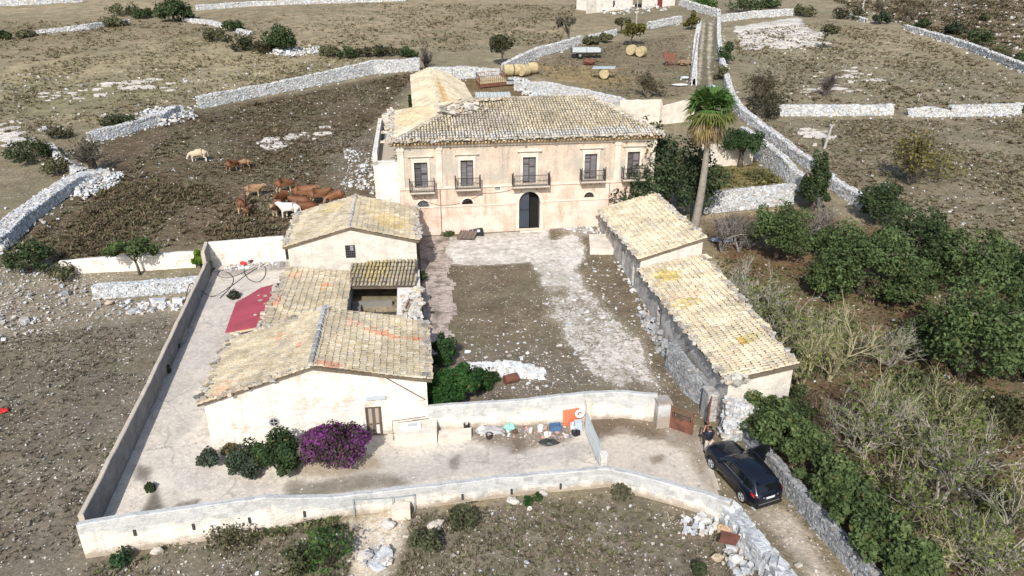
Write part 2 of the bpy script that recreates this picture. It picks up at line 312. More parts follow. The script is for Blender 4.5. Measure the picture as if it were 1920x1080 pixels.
lay = [
 (G((0, 150), (300, 130), (780, 90), (1150, 62), (1150, -60), (0, -60)), (0.225, 0.186, 0.127), 0.85, (0.05, 0.02, -0.1), 3),
 (G((0, 130), (350, 60), (560, 100), (720, 110), (375, 185), (180, 225), (0, 240)), (0.205, 0.177, 0.115), 0.9, (0.10, 0.12, 0.06), 1.5),
 (G((0, 160), (330, 140), (350, 175), (0, 235)), (0.13, 0.125, 0.075), 0.6, (0.10, 0.26, 0.14), 2),
 (G((0, 215), (130, 225), (160, 300), (0, 400)), (0.16, 0.135, 0.10), 0.7, (0.2, 0.1, 0.22), 1.5),
 (cowp, (0.083, 0.062, 0.041), 0.95, (0.16, 0.02, 0.02), 0.6),
 (G((560, 250), (700, 240), (715, 340), (640, 360)), (0.12, 0.098, 0.076), 0.8, (0.55, 0.0, 0.14), 1.2),
 (G((480, 262), (540, 262), (545, 275), (490, 280)), None, 1, (0.2, 0, 0.52), 0.3),
 (frontf, (0.118, 0.104, 0.088), 0.95, (0.22, 0.03, 0.0), 0.8),
 (G((20, 700), (330, 600), (230, 900), (100, 1000), (-50, 800)), (0.100, 0.088, 0.075), 0.8, (0.24, 0.0, 0.0), 2),
 (G((-60, 480), (110, 500), (360, 520), (360, 580), (150, 600), (0, 660), (-60, 640)), (0.20, 0.175, 0.145), 0.75, (0.75, 0.02, 0.30), 0.8),
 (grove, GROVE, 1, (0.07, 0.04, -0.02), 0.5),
 (G((800, 140), (960, 150), (1130, 195), (900, 190), (870, 165)), (0.125, 0.085, 0.040), 0.95, (0.12, 0, 0), 0.6),
 (G((950, 125), (1150, 75), (1290, 60), (1295, 175), (1170, 185), (1000, 140)), (0.135, 0.11, 0.078), 0.9, (0.14, 0.06, 0.08), 1.5),
 (G((1000, 120), (1160, 125), (1200, 160), (1100, 165), (1010, 140)), (0.21, 0.155, 0.075), 0.7, (0.05, 0, 0), 1.5),
 (G((1370, 50), (1500, 30), (1545, 85), (1400, 90)), (0.20, 0.185, 0.15), 0.8, (0.2, 0.25, 0.52), 1.0),
 (G((1465, 50), (1560, 60), (1500, 90), (1460, 85)), None, 0.9, (0.1, 0.42, 0.42), 1.0),
 (G((1500, 140), (1640, 120), (1660, 160), (1500, 180)), None, 0.9, (0.2, 0.12, 0.40), 1.0),
 (G((1370, 100), (1900, 140), (1900, 200), (1420, 200)), (0.16, 0.138, 0.098), 0.85, (0.10, 0.14, 0.12), 2),
 (G((1420, 225), (1960, 220), (2000, 480), (1620, 370)), (0.152, 0.130, 0.096), 0.95, (0.09, 0.12, 0.04), 1),
 (G((1500, 235), (1560, 240), (1545, 262), (1500, 255)), None, 0.9, (0.2, 0, 0.40), 0.4),
 (G((1320, 300), (1410, 300), (1480, 345), (1330, 352)), (0.14, 0.115, 0.05), 0.9, (0.02, 0.15, 0), 0.3),
 (G((1560, 0), (1920, 0), (1920, 120), (1700, 45)), (0.125, 0.088, 0.056), 0.8, (0.2, 0.12, 0.16), 2),
 (G((670, 970), (760, 950), (770, 1000), (740, 1090), (655, 1090)), (0.40, 0.35, 0.30), 1.0, (0.5, 0, 0.32), 0.3),
 (G((1180, 920), (1360, 950), (1400, 1090), (1290, 1060)), (0.12, 0.098, 0.074), 0.7, (0.7, 0.03, 0.12), 0.8),
 (G((1320, 395), (1480, 380), (1480, 392), (1325, 412)), (0.35, 0.27, 0.19), 0.6, (0.4, 0, 0.1), 0.4),
]
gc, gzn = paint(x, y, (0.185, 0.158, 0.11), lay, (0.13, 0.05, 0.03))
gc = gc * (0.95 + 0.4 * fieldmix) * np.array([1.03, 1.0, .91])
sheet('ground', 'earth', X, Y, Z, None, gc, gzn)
def region(name, poly_px, base, layers, zones, dz, res, mat='earth', ragged=0.0):
    P = np.array(G(*poly_px)); x0, y0 = P.min(0) - 1; x1, y1 = P.max(0) + 1
    X, Y = np.meshgrid(np.arange(x0, x1, res), np.arange(y0, y1, res)); 
    m = inpoly(X + ragged * snoise(X, Y, 1.5, 4), Y + ragged * snoise(X, Y, 1.7, 8), P)
    c, z = paint(X.ravel(), Y.ravel(), base, layers, zones)
    return sheet(name, mat, X, Y, gz(X, Y) + dz, m, c, z)
W_ = (0.56, 0.515, 0.465)
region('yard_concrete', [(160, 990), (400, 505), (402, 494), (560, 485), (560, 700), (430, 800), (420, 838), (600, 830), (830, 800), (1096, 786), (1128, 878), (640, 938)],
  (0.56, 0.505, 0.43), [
   (G((290, 720), (420, 520), (500, 520), (400, 700), (330, 840), (480, 900), (330, 930), (290, 860)), (0.43, 0.40, 0.36), 0.7, None, 0.8),
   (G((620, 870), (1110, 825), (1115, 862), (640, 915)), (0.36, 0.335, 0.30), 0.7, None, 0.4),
   (G((245, 875), (280, 878), (278, 905), (250, 900)), (0.15, 0.13, 0.11), 0.85, (0, 0.05, -1), 0.15),
   (G((275, 940), (300, 910), (305, 960), (262, 968)), (0.11, 0.10, 0.075), 0.9, (0, 0.25, -1), 0.12),
   (G((330, 945), (380, 935), (368, 955), (320, 958)), (0.13, 0.11, 0.09), 0.8, (0, 0.2, -1), 0.1),
   (G((540, 905), (740, 888), (770, 905), (640, 930), (540, 935)), (0.19, 0.165, 0.125), 0.85, (0.1, 0.18, -1), 0.2),
   (G((550, 860), (700, 850), (720, 880), (600, 893), (545, 900)), (0.26, 0.20, 0.13), 0.7, (0.1, 0, -1), 0.2),
   (G((400, 505), (540, 488), (540, 505), (420, 520)), (0.24, 0.215, 0.19), 0.75, (0.5, 0, 0), 0.25),
   (G((905, 815), (1060, 795), (1090, 815), (1060, 832), (960, 845), (880, 825)), (0.17, 0.13, 0.095), 0.9, (0.35, 0, -0.4), 0.25),
   (G((860, 800), (1090, 780), (1095, 805), (880, 822)), (0.20, 0.165, 0.13), 0.9, (0.5, 0, -0.2), 0.2),
   (G((950, 830), (990, 822), (985, 850), (955, 852)), (0.13, 0.10, 0.07), 0.8, (0, 0, -1), 0.15),
   (G((840, 862), (862, 850), (860, 880), (845, 878)), (0.14, 0.12, 0.10), 0.7, (0, 0, -1), 0.1),
   (G((330, 610), (380, 540), (372, 600), (340, 650), (318, 700)), (0.24, 0.225, 0.20), 0.5, None, 0.15),
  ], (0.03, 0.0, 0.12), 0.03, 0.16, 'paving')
region('forecourt', [(1097, 782), (1155, 776), (1232, 792), (1305, 800), (1352, 905), (1352, 955), (1280, 915), (1128, 880)],
  (0.48, 0.425, 0.355), [
   (G((1097, 780), (1155, 775), (1235, 790), (1235, 812), (1150, 815), (1125, 830), (1105, 820)), (0.135, 0.10, 0.066), 0.95, (0.12, 0, -1), 0.3),
   (G((1200, 790), (1310, 795), (1345, 860), (1350, 930), (1320, 900), (1290, 850), (1240, 815)), (0.20, 0.16, 0.11), 0.8, (0.3, 0.05, 0.16), 0.4),
   (G((1245, 818), (1275, 815), (1275, 838), (1250, 840)), (0.20, 0.165, 0.11), 0.8, (0, 0, -1), 0.15),
   (G((1215, 855), (1245, 850), (1240, 868), (1222, 870)), (0.19, 0.145, 0.10), 0.8, (0, 0, -1), 0.12),
  ], (0.10, 0.0, 0.16), 0.034, 0.16, 'paving')
region('lane', [(1250, 750), (1325, 780), (1350, 765), (1440, 860), (1520, 960), (1640, 1100), (1720, 1200), (1540, 1200), (1480, 1075), (1360, 945), (1345, 900), (1300, 810), (1235, 800)],
  (0.185, 0.148, 0.098), [
   (G((1405, 960), (1440, 945), (1500, 1000), (1620, 1130), (1680, 1210), (1620, 1210), (1500, 1080)), (0.42, 0.365, 0.30), 0.9, (0.25, 0.0, 0.16), 0.35),
   (G((1365, 985), (1400, 1000), (1490, 1080), (1500, 1150)), (0.34, 0.295, 0.25), 0.6, None, 0.3),
   (G((1255, 750), (1300, 775), (1310, 800), (1280, 800)), (0.36, 0.32, 0.27), 0.6, (0.5, 0, 0.25), 0.4),
   (G((1325, 770), (1370, 800), (1450, 900), (1420, 900)), (0.20, 0.155, 0.085), 0.7, (0.3, 0.02, 0), 0.3),
  ], (0.28, 0.05, 0.02), 0.022, 0.16)
CY_SOIL = (0.140, 0.112, 0.076)
region('courtyard', [(772, 442), (1125, 418), (1135, 440), (1345, 745), (1330, 800), (1235, 800), (1150, 735), (800, 770), (790, 500)],
  CY_SOIL, [
   (G((840, 660), (1000, 640), (1150, 700), (1100, 745), (850, 755)), (0.15, 0.122, 0.10), 0.8, (0.5, 0.02, 0.06), 0.8),
   (G((835, 445), (1035, 430), (1020, 470), (985, 495), (838, 498)), (0.60, 0.555, 0.495), 0.9, (0.03, 0, 0.62), 0.22),
   (G((1000, 460), (1085, 430), (1105, 480), (1075, 520), (1100, 545), (1040, 560), (985, 490)), (0.36, 0.32, 0.265), 0.85, (0.6, 0, 0.50), 0.3),
   (G((1025, 550), (1085, 530), (1140, 570), (1195, 640), (1262, 722), (1250, 745), (1110, 720), (1060, 640), (1030, 590)), (0.24, 0.205, 0.16), 0.85, (0.95, 0.0, 0.42), 0.4),
   (G((1085, 440), (1125, 430), (1180, 520), (1240, 620), (1300, 720), (1270, 710), (1170, 580), (1100, 490)), (0.15, 0.118, 0.080), 0.85, (0.25, 0.06, -0.1), 0.4),
   (G((1040, 425), (1120, 420), (1120, 436), (1060, 440)), (0.3, 0.26, 0.22), 0.7, (0.8, 0, 0.25), 0.3),
   (G((985, 545), (1060, 540), (1055, 556), (1000, 560)), None, 0.9, (0.2, 0.30, -0.2), 0.3),
   (G((960, 740), (1240, 715), (1250, 750), (1000, 765)), (0.17, 0.14, 0.11), 0.5, (0.5, 0.0, 0.06), 0.4),
   (G((795, 600), (840, 590), (860, 680), (800, 680)), (0.16, 0.12, 0.09), 0.8, (0.3, 0, 0), 0.5),
  ], (0.22, 0.04, -0.05), 0.026, 0.16)
M['setts'] = mk('stone_setts', (0.40, 0.335, 0.295), 0.3, 1.2, 0.95, 0.5, 5, brick=(0.42, 0.22, 0.03, 1.0), stain=(0.13, 0.105, 0.08), stain_scale=0.8, stain_lo=0.50, stain_hi=0.60, fine=0.2, spec=0.1)
_v, _u = np.meshgrid(np.arange(7.2, 25.9, .2), np.arange(.1, 3.05, .2), indexing='ij'); _m = _u < 2.55 + .45 * snoise(_u, _v, 1.6, 12) - .5 * (_v < 12)
_x = O[0] + cu[0] * _u + cv[0] * _v; _y = O[1] + cu[1] * _u + cv[1] * _v
_o = sheet('paved_strip', 'setts', _x, _y, gz(_x, _y) + .045, _m, np.full((_u.size, 3), .5), np.zeros((_u.size, 3)))
_c = np.zeros(len(_o.data.vertices) * 3); _o.data.vertices.foreach_get('co', _c); _c = _c.reshape(-1, 3) - [O[0], O[1], 0]
_a = _o.data.attributes.new('uvw', 'FLOAT_VECTOR', 'POINT'); _a.data.foreach_set('vector', np.c_[_c @ cu, _c @ cv, np.zeros(len(_c))].astype(np.float32).ravel())
rwx = np.array(G((1350, 768), (1400, 820), (1440, 870), (1513, 957), (1570, 1023), (1620, 1080), (1720, 1200)))
_t, _s = np.meshgrid(np.arange(0, 1.001, .012), np.arange(.1, 9.0, .35), indexing='ij'); _d = np.r_[0, np.cumsum(np.linalg.norm(np.diff(rwx, axis=0), axis=1))]; _d /= _d[-1]
_dir = rwx[-1] - rwx[0]; _dir /= np.linalg.norm(_dir); _n = np.array([-_dir[1], _dir[0]]); _x = np.interp(_t, _d, rwx[:, 0]) + _n[0] * _s; _y = np.interp(_t, _d, rwx[:, 1]) + _n[1] * _s
def bank_h(s_): return .95 * np.clip(1 - (np.asarray(s_) - .3) / 8.5, 0, 1) ** 1.3
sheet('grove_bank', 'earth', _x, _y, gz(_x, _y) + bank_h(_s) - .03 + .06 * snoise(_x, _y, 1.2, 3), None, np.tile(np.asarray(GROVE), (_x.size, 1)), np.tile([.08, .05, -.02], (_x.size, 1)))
region('dirt_track', [(1306, 45), (1345, 40), (1352, 115), (1362, 170), (1380, 215), (1300, 215), (1305, 150)], (0.12, 0.115, 0.07), [
   (G((1318, 38), (1323, 38), (1318, 90), (1312, 158), (1306, 158), (1313, 90)), (0.42, 0.35, 0.27), 1, None, 0.1),
   (G((1328, 35), (1336, 45), (1335, 85), (1330, 130), (1336, 165), (1329, 165), (1326, 90), (1329, 50)), (0.42, 0.35, 0.27), 1, None, 0.1)], (0.1, 0.1, 0), 0.05, 0.4)

# ---------------------------------------------------------------- building helpers
TILE_PAL = np.array([(.50, .435, .31), (.44, .37, .25), (.38, .35, .29), (.52, .465, .36), (.41, .32, .19), (.32, .30, .265), (.46, .405, .265), (.56, .525, .44)])
TILE_PAL = TILE_PAL * [.94, .93, .92]
TILE_W = np.array([.22, .2, .14, .16, .1, .06, .08, .04])
def roof_mb(pts, drain=None, mb=None, tw=0.24, tl=0.40, lift=0.0, patches=(), pal=TILE_PAL, wts=TILE_W, slab=0.16, seed=0, light=1.0, tri=False):
    """pts: 3-D outline, first edge = eave; tiles run up the slope."""
    mb = mb or MB(); pts = np.asarray(pts, float); P0 = pts[0]; u = pts[1] - pts[0]; u /= np.linalg.norm(u)
    nrm = np.cross(u, pts[-1] - P0); nrm /= np.linalg.norm(nrm)
    if nrm[2] < 0: nrm = -nrm
    v = np.cross(nrm, u)
    q = np.c_[(pts - P0) @ u, (pts - P0) @ v]
    mb.prism(pts - nrm * 0.0, -nrm * slab, (.13, .105, .075))
    r_ = np.random.default_rng(seed + 5)
    u0, u1 = q[:, 0].min(), q[:, 0].max(); v0, v1 = q[:, 1].min(), q[:, 1].max()
    us = np.arange(u0 + tw / 2, u1, tw); vs = np.arange(v0 - 0.05, v1, tl)
    UU, VV = np.meshgrid(us, vs); UU = UU.ravel(); VV = VV.ravel()
    ok = inpoly(UU, VV + tl * .45, q); UU, VV = UU[ok], VV[ok]; k = len(UU)
    if k == 0: return mb
    a = np.linspace(0, math.pi, 5); prof = np.c_[np.cos(a) * .43, np.sin(a) * .42]
    wd = tw * r_.uniform(.86, 1.04, k); ht = tw * r_.uniform(.8, 1.1, k); jit = r_.normal(0, .012, k); rot = r_.normal(0, .03, k)
    bow = 0.03 * np.sin(UU * 1.3 + seed) * np.sin(VV * .9) + 0.02 * np.sin(UU * .37 + 1)
    ring = []
    for end in (0, 1):
        sc_ = 1.0 if end == 0 else 0.82
        uu = UU[:, None] + jit[:, None] + prof[None, :, 0] * wd[:, None] * sc_ + rot[:, None] * (end * tl)
        vv = (VV + r_.normal(0, .02, k))[:, None] + end * tl * 1.1 + 0 * uu
        hh = prof[None, :, 1] * ht[:, None] * sc_ + 0.012 + (0.045 if end == 0 else 0.0) + bow[:, None]
        ring.append(P0 + uu[..., None] * u + vv[..., None] * v + hh[..., None] * nrm)
    vert = np.stack(ring, 1).reshape(k, 10, 3)
    b = np.array([[i, i + 1, i + 6, i + 5] for i in range(4)])
    f = (b[None] + (np.arange(k) * 10)[:, None, None]).reshape(-1, 4)
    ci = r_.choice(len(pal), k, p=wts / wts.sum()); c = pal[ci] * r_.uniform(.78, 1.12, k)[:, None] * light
    big = np.clip(snoise(UU, VV, 1.1, seed + 2) * .5 + .5, 0, 1)[:, None]
    c = c * .48 + (pal * wts[:, None] / wts.sum()).sum(0) * light * .52
    c = c * (0.90 + 0.36 * big)
    for (pu, pv, ru, rv, pc, am) in patches:
        d = ((UU - pu) / ru) ** 2 + ((VV - pv) / rv) ** 2 + r_.normal(0, .5, k); s_ = (d < 1)[:, None] * am
        c = c * (1 - s_) + np.asarray(pc) * s_ * r_.uniform(.8, 1.15, k)[:, None]
    mb.add(vert.reshape(-1, 3), f, np.repeat(c, 10, 0))
    return mb
def ridge_caps(mb, a, b, r=0.16, col=(.38, .35, .29), n=None):
    a = np.asarray(a); b = np.asarray(b); L = np.linalg.norm(b - a); n = n or max(2, int(L / .42)); d = (b - a) / n
    for i in range(n):
        c = np.array(col) * R.uniform(.75, 1.25)
        p = a + d * i + np.array([0, 0, R.uniform(-.02, .02)]); mb.tube([p, p + d * 1.1], [r * 1.05, r * .85], 6, c, cap=True)
def edge_stones(mb, a, b, n, size, warm=.5, spread=.08, lo=.3, hi=.55):
    a = np.asarray(a); b = np.asarray(b); t = rng.random(n)[:, None]
    mb.stones(a + (b - a) * t + rng.normal(0, spread, (n, 3)) * [1, 1, .4], size * rng.uniform(.6, 1.4, (n, 3)) * [1, 1, .6], cols=stone_cols(n, warm, lo * .9, hi * .9) * [1.02, .93, .80])
def wall_face(mb, P, Q, zb, zt_, col=(.5, .5, .5), opens=(), depth=0.28, arch=(), step=1.0):
    """wall between plan points P,Q seen from the outside; opens = (s0,s1,z0,z1); arch = (s0,s1,z0,zspring)"""
    P = np.array([P[0], P[1], 0.]); Q = np.array([Q[0], Q[1], 0.]); L = np.linalg.norm(Q - P); d = (Q - P) / L; nin = np.array([-d[1], d[0], 0])
    rects = list(opens) + [(a, b, z0, zs + (b - a) / 2) for (a, b, z0, zs) in arch]
    ss_ = sorted({0, L, *[r[0] for r in rects], *[r[1] for r in rects]}); zs_ = sorted({zb, zt_, *[r[2] for r in rects], *[r[3] for r in rects]})
    pt = lambda s, z, k=0.0: P + d * s + nin * k + np.array([0, 0, z])
    def quad(a): mb.add([pt(*q) for q in a], [list(range(len(a)))], col, [(q[0], q[1] - zb, zt_ - q[1]) for q in a])
    for i in range(len(ss_) - 1):
        for j in range(len(zs_) - 1):
            cx, cz = (ss_[i] + ss_[i + 1]) / 2, (zs_[j] + zs_[j + 1]) / 2
            if any(r[0] < cx < r[1] and r[2] < cz < r[3] for r in rects): continue
            quad([(ss_[i], zs_[j]), (ss_[i + 1], zs_[j]), (ss_[i + 1], zs_[j + 1]), (ss_[i], zs_[j + 1])])
    for r in opens:
        a, b, z0, z1 = r; quad([(a, z0), (a, z0, depth), (a, z1, depth), (a, z1)]); quad([(b, z0), (b, z1), (b, z1, depth), (b, z0, depth)])
        quad([(a, z1), (a, z1, depth), (b, z1, depth), (b, z1)]); quad([(a, z0), (b, z0), (b, z0, depth), (a, z0, depth)])
    for (a, b, z0, zs) in arch:
        r_ = (b - a) / 2; m = (a + b) / 2; N = 12
        ar = [(m + r_ * math.cos(math.pi * k / N), zs + r_ * math.sin(math.pi * k / N)) for k in range(N + 1)]
        for k in range(N):
            cor = (b, zs + r_) if k < N / 2 else (a, zs + r_)
            quad([ar[k], cor, ar[k + 1]]); quad([ar[k], ar[k + 1], (*ar[k + 1], depth), (*ar[k], depth)])
        quad([(m - .0, zs + r_), (b, zs + r_), (a, zs + r_)])
        quad([(a, z0), (a, z0, depth), (a, zs, depth), (a, zs)]); quad([(b, z0), (b, zs), (b, zs, depth), (b, z0, depth)])
def wall_poly(mb, pts, col=(.5, .5, .5)):
    pts = np.asarray(pts, float); d = pts[1] - pts[0]; d[2] = 0; L = np.linalg.norm(d); d /= L; zt_ = pts[:, 2].max()
    mb.add(pts, [list(range(len(pts)))], col, [((p - pts[0]) @ d, p[2], zt_ - p[2]) for p in pts])
def f2(u, v): return F(u, v, 0)[:2]

# ---------------------------------------------------------------- manor house
FV = 26.05; ZB = 1.6; ZE = 10.35
manor = thing('manor_house', 'large two-storey manor with pink plaster facade, balconies and hipped tiled roof', 'house', Fg(9.8, 32))
mb = MB(); fl0 = -1.31
OP = [(0.0, 1.12, 6.66, 8.96), (3.9, 4.98, 6.76, 9.03), (9.24, 10.37, 6.82, 9.13), (14.65, 15.75, 6.98, 9.23), (18.46, 19.57, 7.0, 9.3)]
LUN = [(0.07, 1.12, 5.1), (3.93, 4.9, 5.17), (14.74, 15.63, 5.35)]
TIP = lambda a: tuple((o[0] - fl0, o[1] - fl0, *o[2:]) for o in a)
wall_face(mb, f2(fl0, FV), f2(20.9, FV), 6.86, ZE + .35, opens=[(o[0] - fl0, o[1] - fl0, max(o[2], 6.861), o[3]) for o in OP])
mb.build('upper_wall', 'plaster2', manor)
mb = MB()
wall_face(mb, f2(fl0, FV), f2(20.9, FV), ZB, 6.859, arch=[(o[0] - fl0, o[1] - fl0, o[2], o[2] + .02) for o in LUN] + [(8.93 - fl0, 10.78 - fl0, 2.72, 5.15)],
          opens=[(o[0] - fl0, o[1] - fl0, o[2], 6.858) for o in OP if o[2] < 6.85], depth=0.35)
mb.build('lower_wall', 'plaster', manor)
mb = MB()
for (a, b) in (((20.9, FV), (20.9, 39.8)), ((20.9, 39.8), (fl0, 39.8)), ((fl0, 39.8), (fl0, FV))): wall_face(mb, f2(*a), f2(*b), ZB, ZE + .35)
mb.build('side_wall', 'gable', manor)
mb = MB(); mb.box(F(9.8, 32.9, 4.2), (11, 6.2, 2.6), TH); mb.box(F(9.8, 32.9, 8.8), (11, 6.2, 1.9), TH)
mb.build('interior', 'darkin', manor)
# roof
ov = .55; e0 = fl0 - ov; e1 = 20.9 + ov; fr, bk = FV - ov, 39.8 + ov; zr = 13.0; ze = ZE + .40; rm = (fr + bk) / 2; r0, r1 = 5.4, 16.4
c_ = [F(e0, fr, ze), F(e1, fr, ze), F(e1, bk, ze), F(e0, bk, ze)]; ra, rb_ = F(r0, rm, zr), F(r1, rm, zr)
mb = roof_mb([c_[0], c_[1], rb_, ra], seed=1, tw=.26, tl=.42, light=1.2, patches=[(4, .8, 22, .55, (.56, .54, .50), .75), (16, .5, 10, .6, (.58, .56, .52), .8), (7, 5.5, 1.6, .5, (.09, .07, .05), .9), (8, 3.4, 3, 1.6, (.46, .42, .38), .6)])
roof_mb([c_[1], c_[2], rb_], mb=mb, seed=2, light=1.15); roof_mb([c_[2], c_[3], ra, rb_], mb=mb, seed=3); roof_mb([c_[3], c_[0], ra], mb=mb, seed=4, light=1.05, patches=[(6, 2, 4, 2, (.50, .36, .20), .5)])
ridge_caps(mb, c_[0], ra); ridge_caps(mb, c_[1], rb_, col=(.55, .52, .47)); ridge_caps(mb, ra, rb_)
edge_stones(mb, c_[0] + [0, 0, .14], c_[1] + [0, 0, .14], 200, .18, .4, .16, .4, .6); edge_stones(mb, c_[1] + [0, 0, .14], rb_ + [0, 0, .14], 80, .2, .3, .15, .45, .62)
edge_stones(mb, c_[0] + [0, 0, .14], c_[3] + [0, 0, .14], 130, .26, .4, .22, .42, .6)
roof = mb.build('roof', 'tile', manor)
# collapsed opening on the left of the ridge: bare mortar bed and broken beams
def onroof(u, t, dz=0): return F(u, fr + (rm - fr) * t, ze + (zr - ze) * t + dz)
mb = MB(); ho = [onroof(2.75, .66, .17), onroof(3.5, .56, .17), onroof(5.3, .60, .17), onroof(6.1, .72, .17), onroof(5.6, .84, .17), onroof(4.4, .86, .17), onroof(3.6, .80, .17)]
mb.prism(ho, (0, 0, .06), (.50, .46, .40)); edge_stones(mb, ho[0], ho[3], 60, .3, .6, .5, .3, .55); mb.build('mortar_bed', 'attr', roof)
mb = MB(); mb.bar(onroof(2.3, .60, .3), onroof(4.2, .52, .25), .09, col=(.13, .10, .08)); mb.bar(onroof(2.3, .66, .3), onroof(4.6, .92, .3), .09, col=(.2, .16, .12)); edge_stones(mb, onroof(5.2, .86, .3), onroof(8.2, .92, .3), 40, .26)
mb.build('broken_beam', 'attr', roof)
# eaves tile cornice
mb = MB()
for i in range(84):
    u_ = e0 + .1 + i * (e1 - e0 - .2) / 83
    mb.tube([F(u_, fr - .02, ze - .14), F(u_, FV + .05, ze - .12)], .085, 5, np.array((.42, .31, .18)) * R.uniform(.7, 1.2))
    if i % 1 == 0: mb.tube([F(u_ + .13, fr + .18, ze - .27), F(u_ + .13, FV + .05, ze - .26)], .08, 5, np.array((.33, .22, .12)) * R.uniform(.7, 1.2))
mb.build('eaves_cornice', 'tile', manor)
def fbox(mb, u0, u1, z0, z1, dp, col=(.6, .55, .47), back=0.0): mb.box(F((u0 + u1) / 2, FV - (dp - back) / 2, (z0 + z1) / 2), ((u1 - u0) / 2, (dp + back) / 2, (z1 - z0) / 2), TH, col)
mb = MB(); fbox(mb, fl0 - .02, 20.92, ZE - .12, ZE + .12, .16); fbox(mb, fl0 - .02, 20.92, ZE + .12, ZE + .3, .26); mb.build('cornice_band', 'trim', manor)
mb = MB(); fbox(mb, fl0 - .02, 20.92, 6.62, 6.80, .10); mb.build('string_course', 'trim', manor)
mb = MB(); fbox(mb, fl0 - .02, 8.6, 4.98, 5.10, .07); fbox(mb, 11.1, 20.92, 5.10, 5.22, .07); mb.build('string_course', 'trim', manor)
for (a, b) in ((fl0 - .03, -.83), (1.84, 2.33), (17.3, 17.83), (20.45, 20.93)):
    mb = MB(); fbox(mb, a, b, 6.81, ZE - .42, .085); fbox(mb, a - .06, b + .06, ZE - .42, ZE - .13, .14); fbox(mb, a - .04, b + .04, ZE - .62, ZE - .54, .115); fbox(mb, a - .03, b + .03, 6.81, 7.0, .12)
    mb.build('pilaster', 'trim', manor)
for k, (a, b, z0, z1) in enumerate(OP):
    sh = b - a; mb = MB(); m = .2
    fbox(mb, a - m, a, 6.81, z1, .09); fbox(mb, b, b + m, 6.81, z1, .09); fbox(mb, a - m, b + m, z1, z1 + .26, .09); fbox(mb, a - m - .1, b + m + .1, z1 + .26, z1 + .5, .06); fbox(mb, a - .48, b + .48, z1 + .5, z1 + .60, .24); fbox(mb, a - .42, b + .42, z1 + .44, z1 + .5, .14)
    if k == 2: mb.prism([F(a - .5, FV - .22, z1 + .60), F(b + .5, FV - .22, z1 + .60), F((a + b) / 2, FV - .22, z1 + .84)], cv * .22, (.6, .55, .47))
    wi = mb.build('balcony_window', 'trim', manor)
    mb = MB(); fr_ = (.075, .055, .045)
    for (u0, u1) in ((a, a + .06), (b - .06, b), ((a + b) / 2 - .04, (a + b) / 2 + .04)): mb.box(F((u0 + u1) / 2, FV + .2, (z0 + z1) / 2), ((u1 - u0) / 2, .05, (z1 - z0) / 2), TH, fr_)
    mb.box(F((a + b) / 2, FV + .2, z1 - .04), (sh / 2 - .06, .045, .04), TH, fr_); mb.build('frame', 'attr', wi)
    for sx in (0, 1):
        mb = MB(); ua = a + .06 if sx == 0 else (a + b) / 2 + .04; ub = (a + b) / 2 - .04 if sx == 0 else b - .06; base = np.array((.17, .165, .175)) * (0.55 if (k, sx) in ((0, 0), (4, 0)) else 1)
        nsl = 20
        for i in range(nsl):
            zc = z0 + .12 + (z1 - z0 - .25) * i / (nsl - 1); mb.box(F((ua + ub) / 2, FV + .215, zc), ((ub - ua) / 2, .03, .042), TH, base * R.uniform(.75, 1.2) * (0.35 if R.random() < .06 else 1))
        mb.box(F((ua + ub) / 2, FV + .262, (z0 + z1) / 2), ((ub - ua) / 2, .01, (z1 - z0) / 2), TH, base * .35)
        mb.build('shutter', 'shutter', wi)
BAL = [(-.48, 1.64, 6.53), (3.36, 5.53, 6.66), (8.27, 11.5, 6.71), (14.24, 16.4, 6.94), (17.95, 20.1, 6.98)]
for k, (a, b, z) in enumerate(BAL):
    dp = .85; mb = MB(); fbox(mb, a, b, z - .08, z + .06, dp, (.42, .37, .31)); fbox(mb, a + .05, b - .05, z - .15, z - .08, dp - .08, (.36, .32, .27)); bo = mb.build('balcony', 'attr', manor)
    n = 3 if k != 2 else 5
    for i in range(n):
        u_ = a + .25 + (b - a - .5) * i / (n - 1); mb = MB(); mb.prism([F(u_ - .1, FV, z - .15), F(u_ - .1, FV - .7, z - .15), F(u_ - .1, FV - .6, z - .27), F(u_ - .1, FV, z - .5)], cu * .2, (.42, .35, .27)); mb.build('corbel', 'attr', bo)
    mb = MB(); zt1 = z + 1.0; fv = FV - dp + .05
    for (p, q) in (((a + .04, FV), (a + .04, fv)), ((a + .04, fv), (b - .04, fv)), ((b - .04, fv), (b - .04, FV))):
        for zz in (z + .14, zt1): mb.bar(F(*p, zz), F(*q, zz), .04)
        L = math.dist(p, q); nb = max(2, int(L / .13))
        for i in range(nb + 1): t = i / nb; uu, vv = p[0] + (q[0] - p[0]) * t, p[1] + (q[1] - p[1]) * t; mb.bar(F(uu, vv, z + .06), F(uu, vv, zt1), .022)
    for uu in (a + .04, b - .04): mb.bar(F(uu, fv, z + .06), F(uu, fv, zt1 + .28), .07)
    mb.build('railing', 'iron', bo)
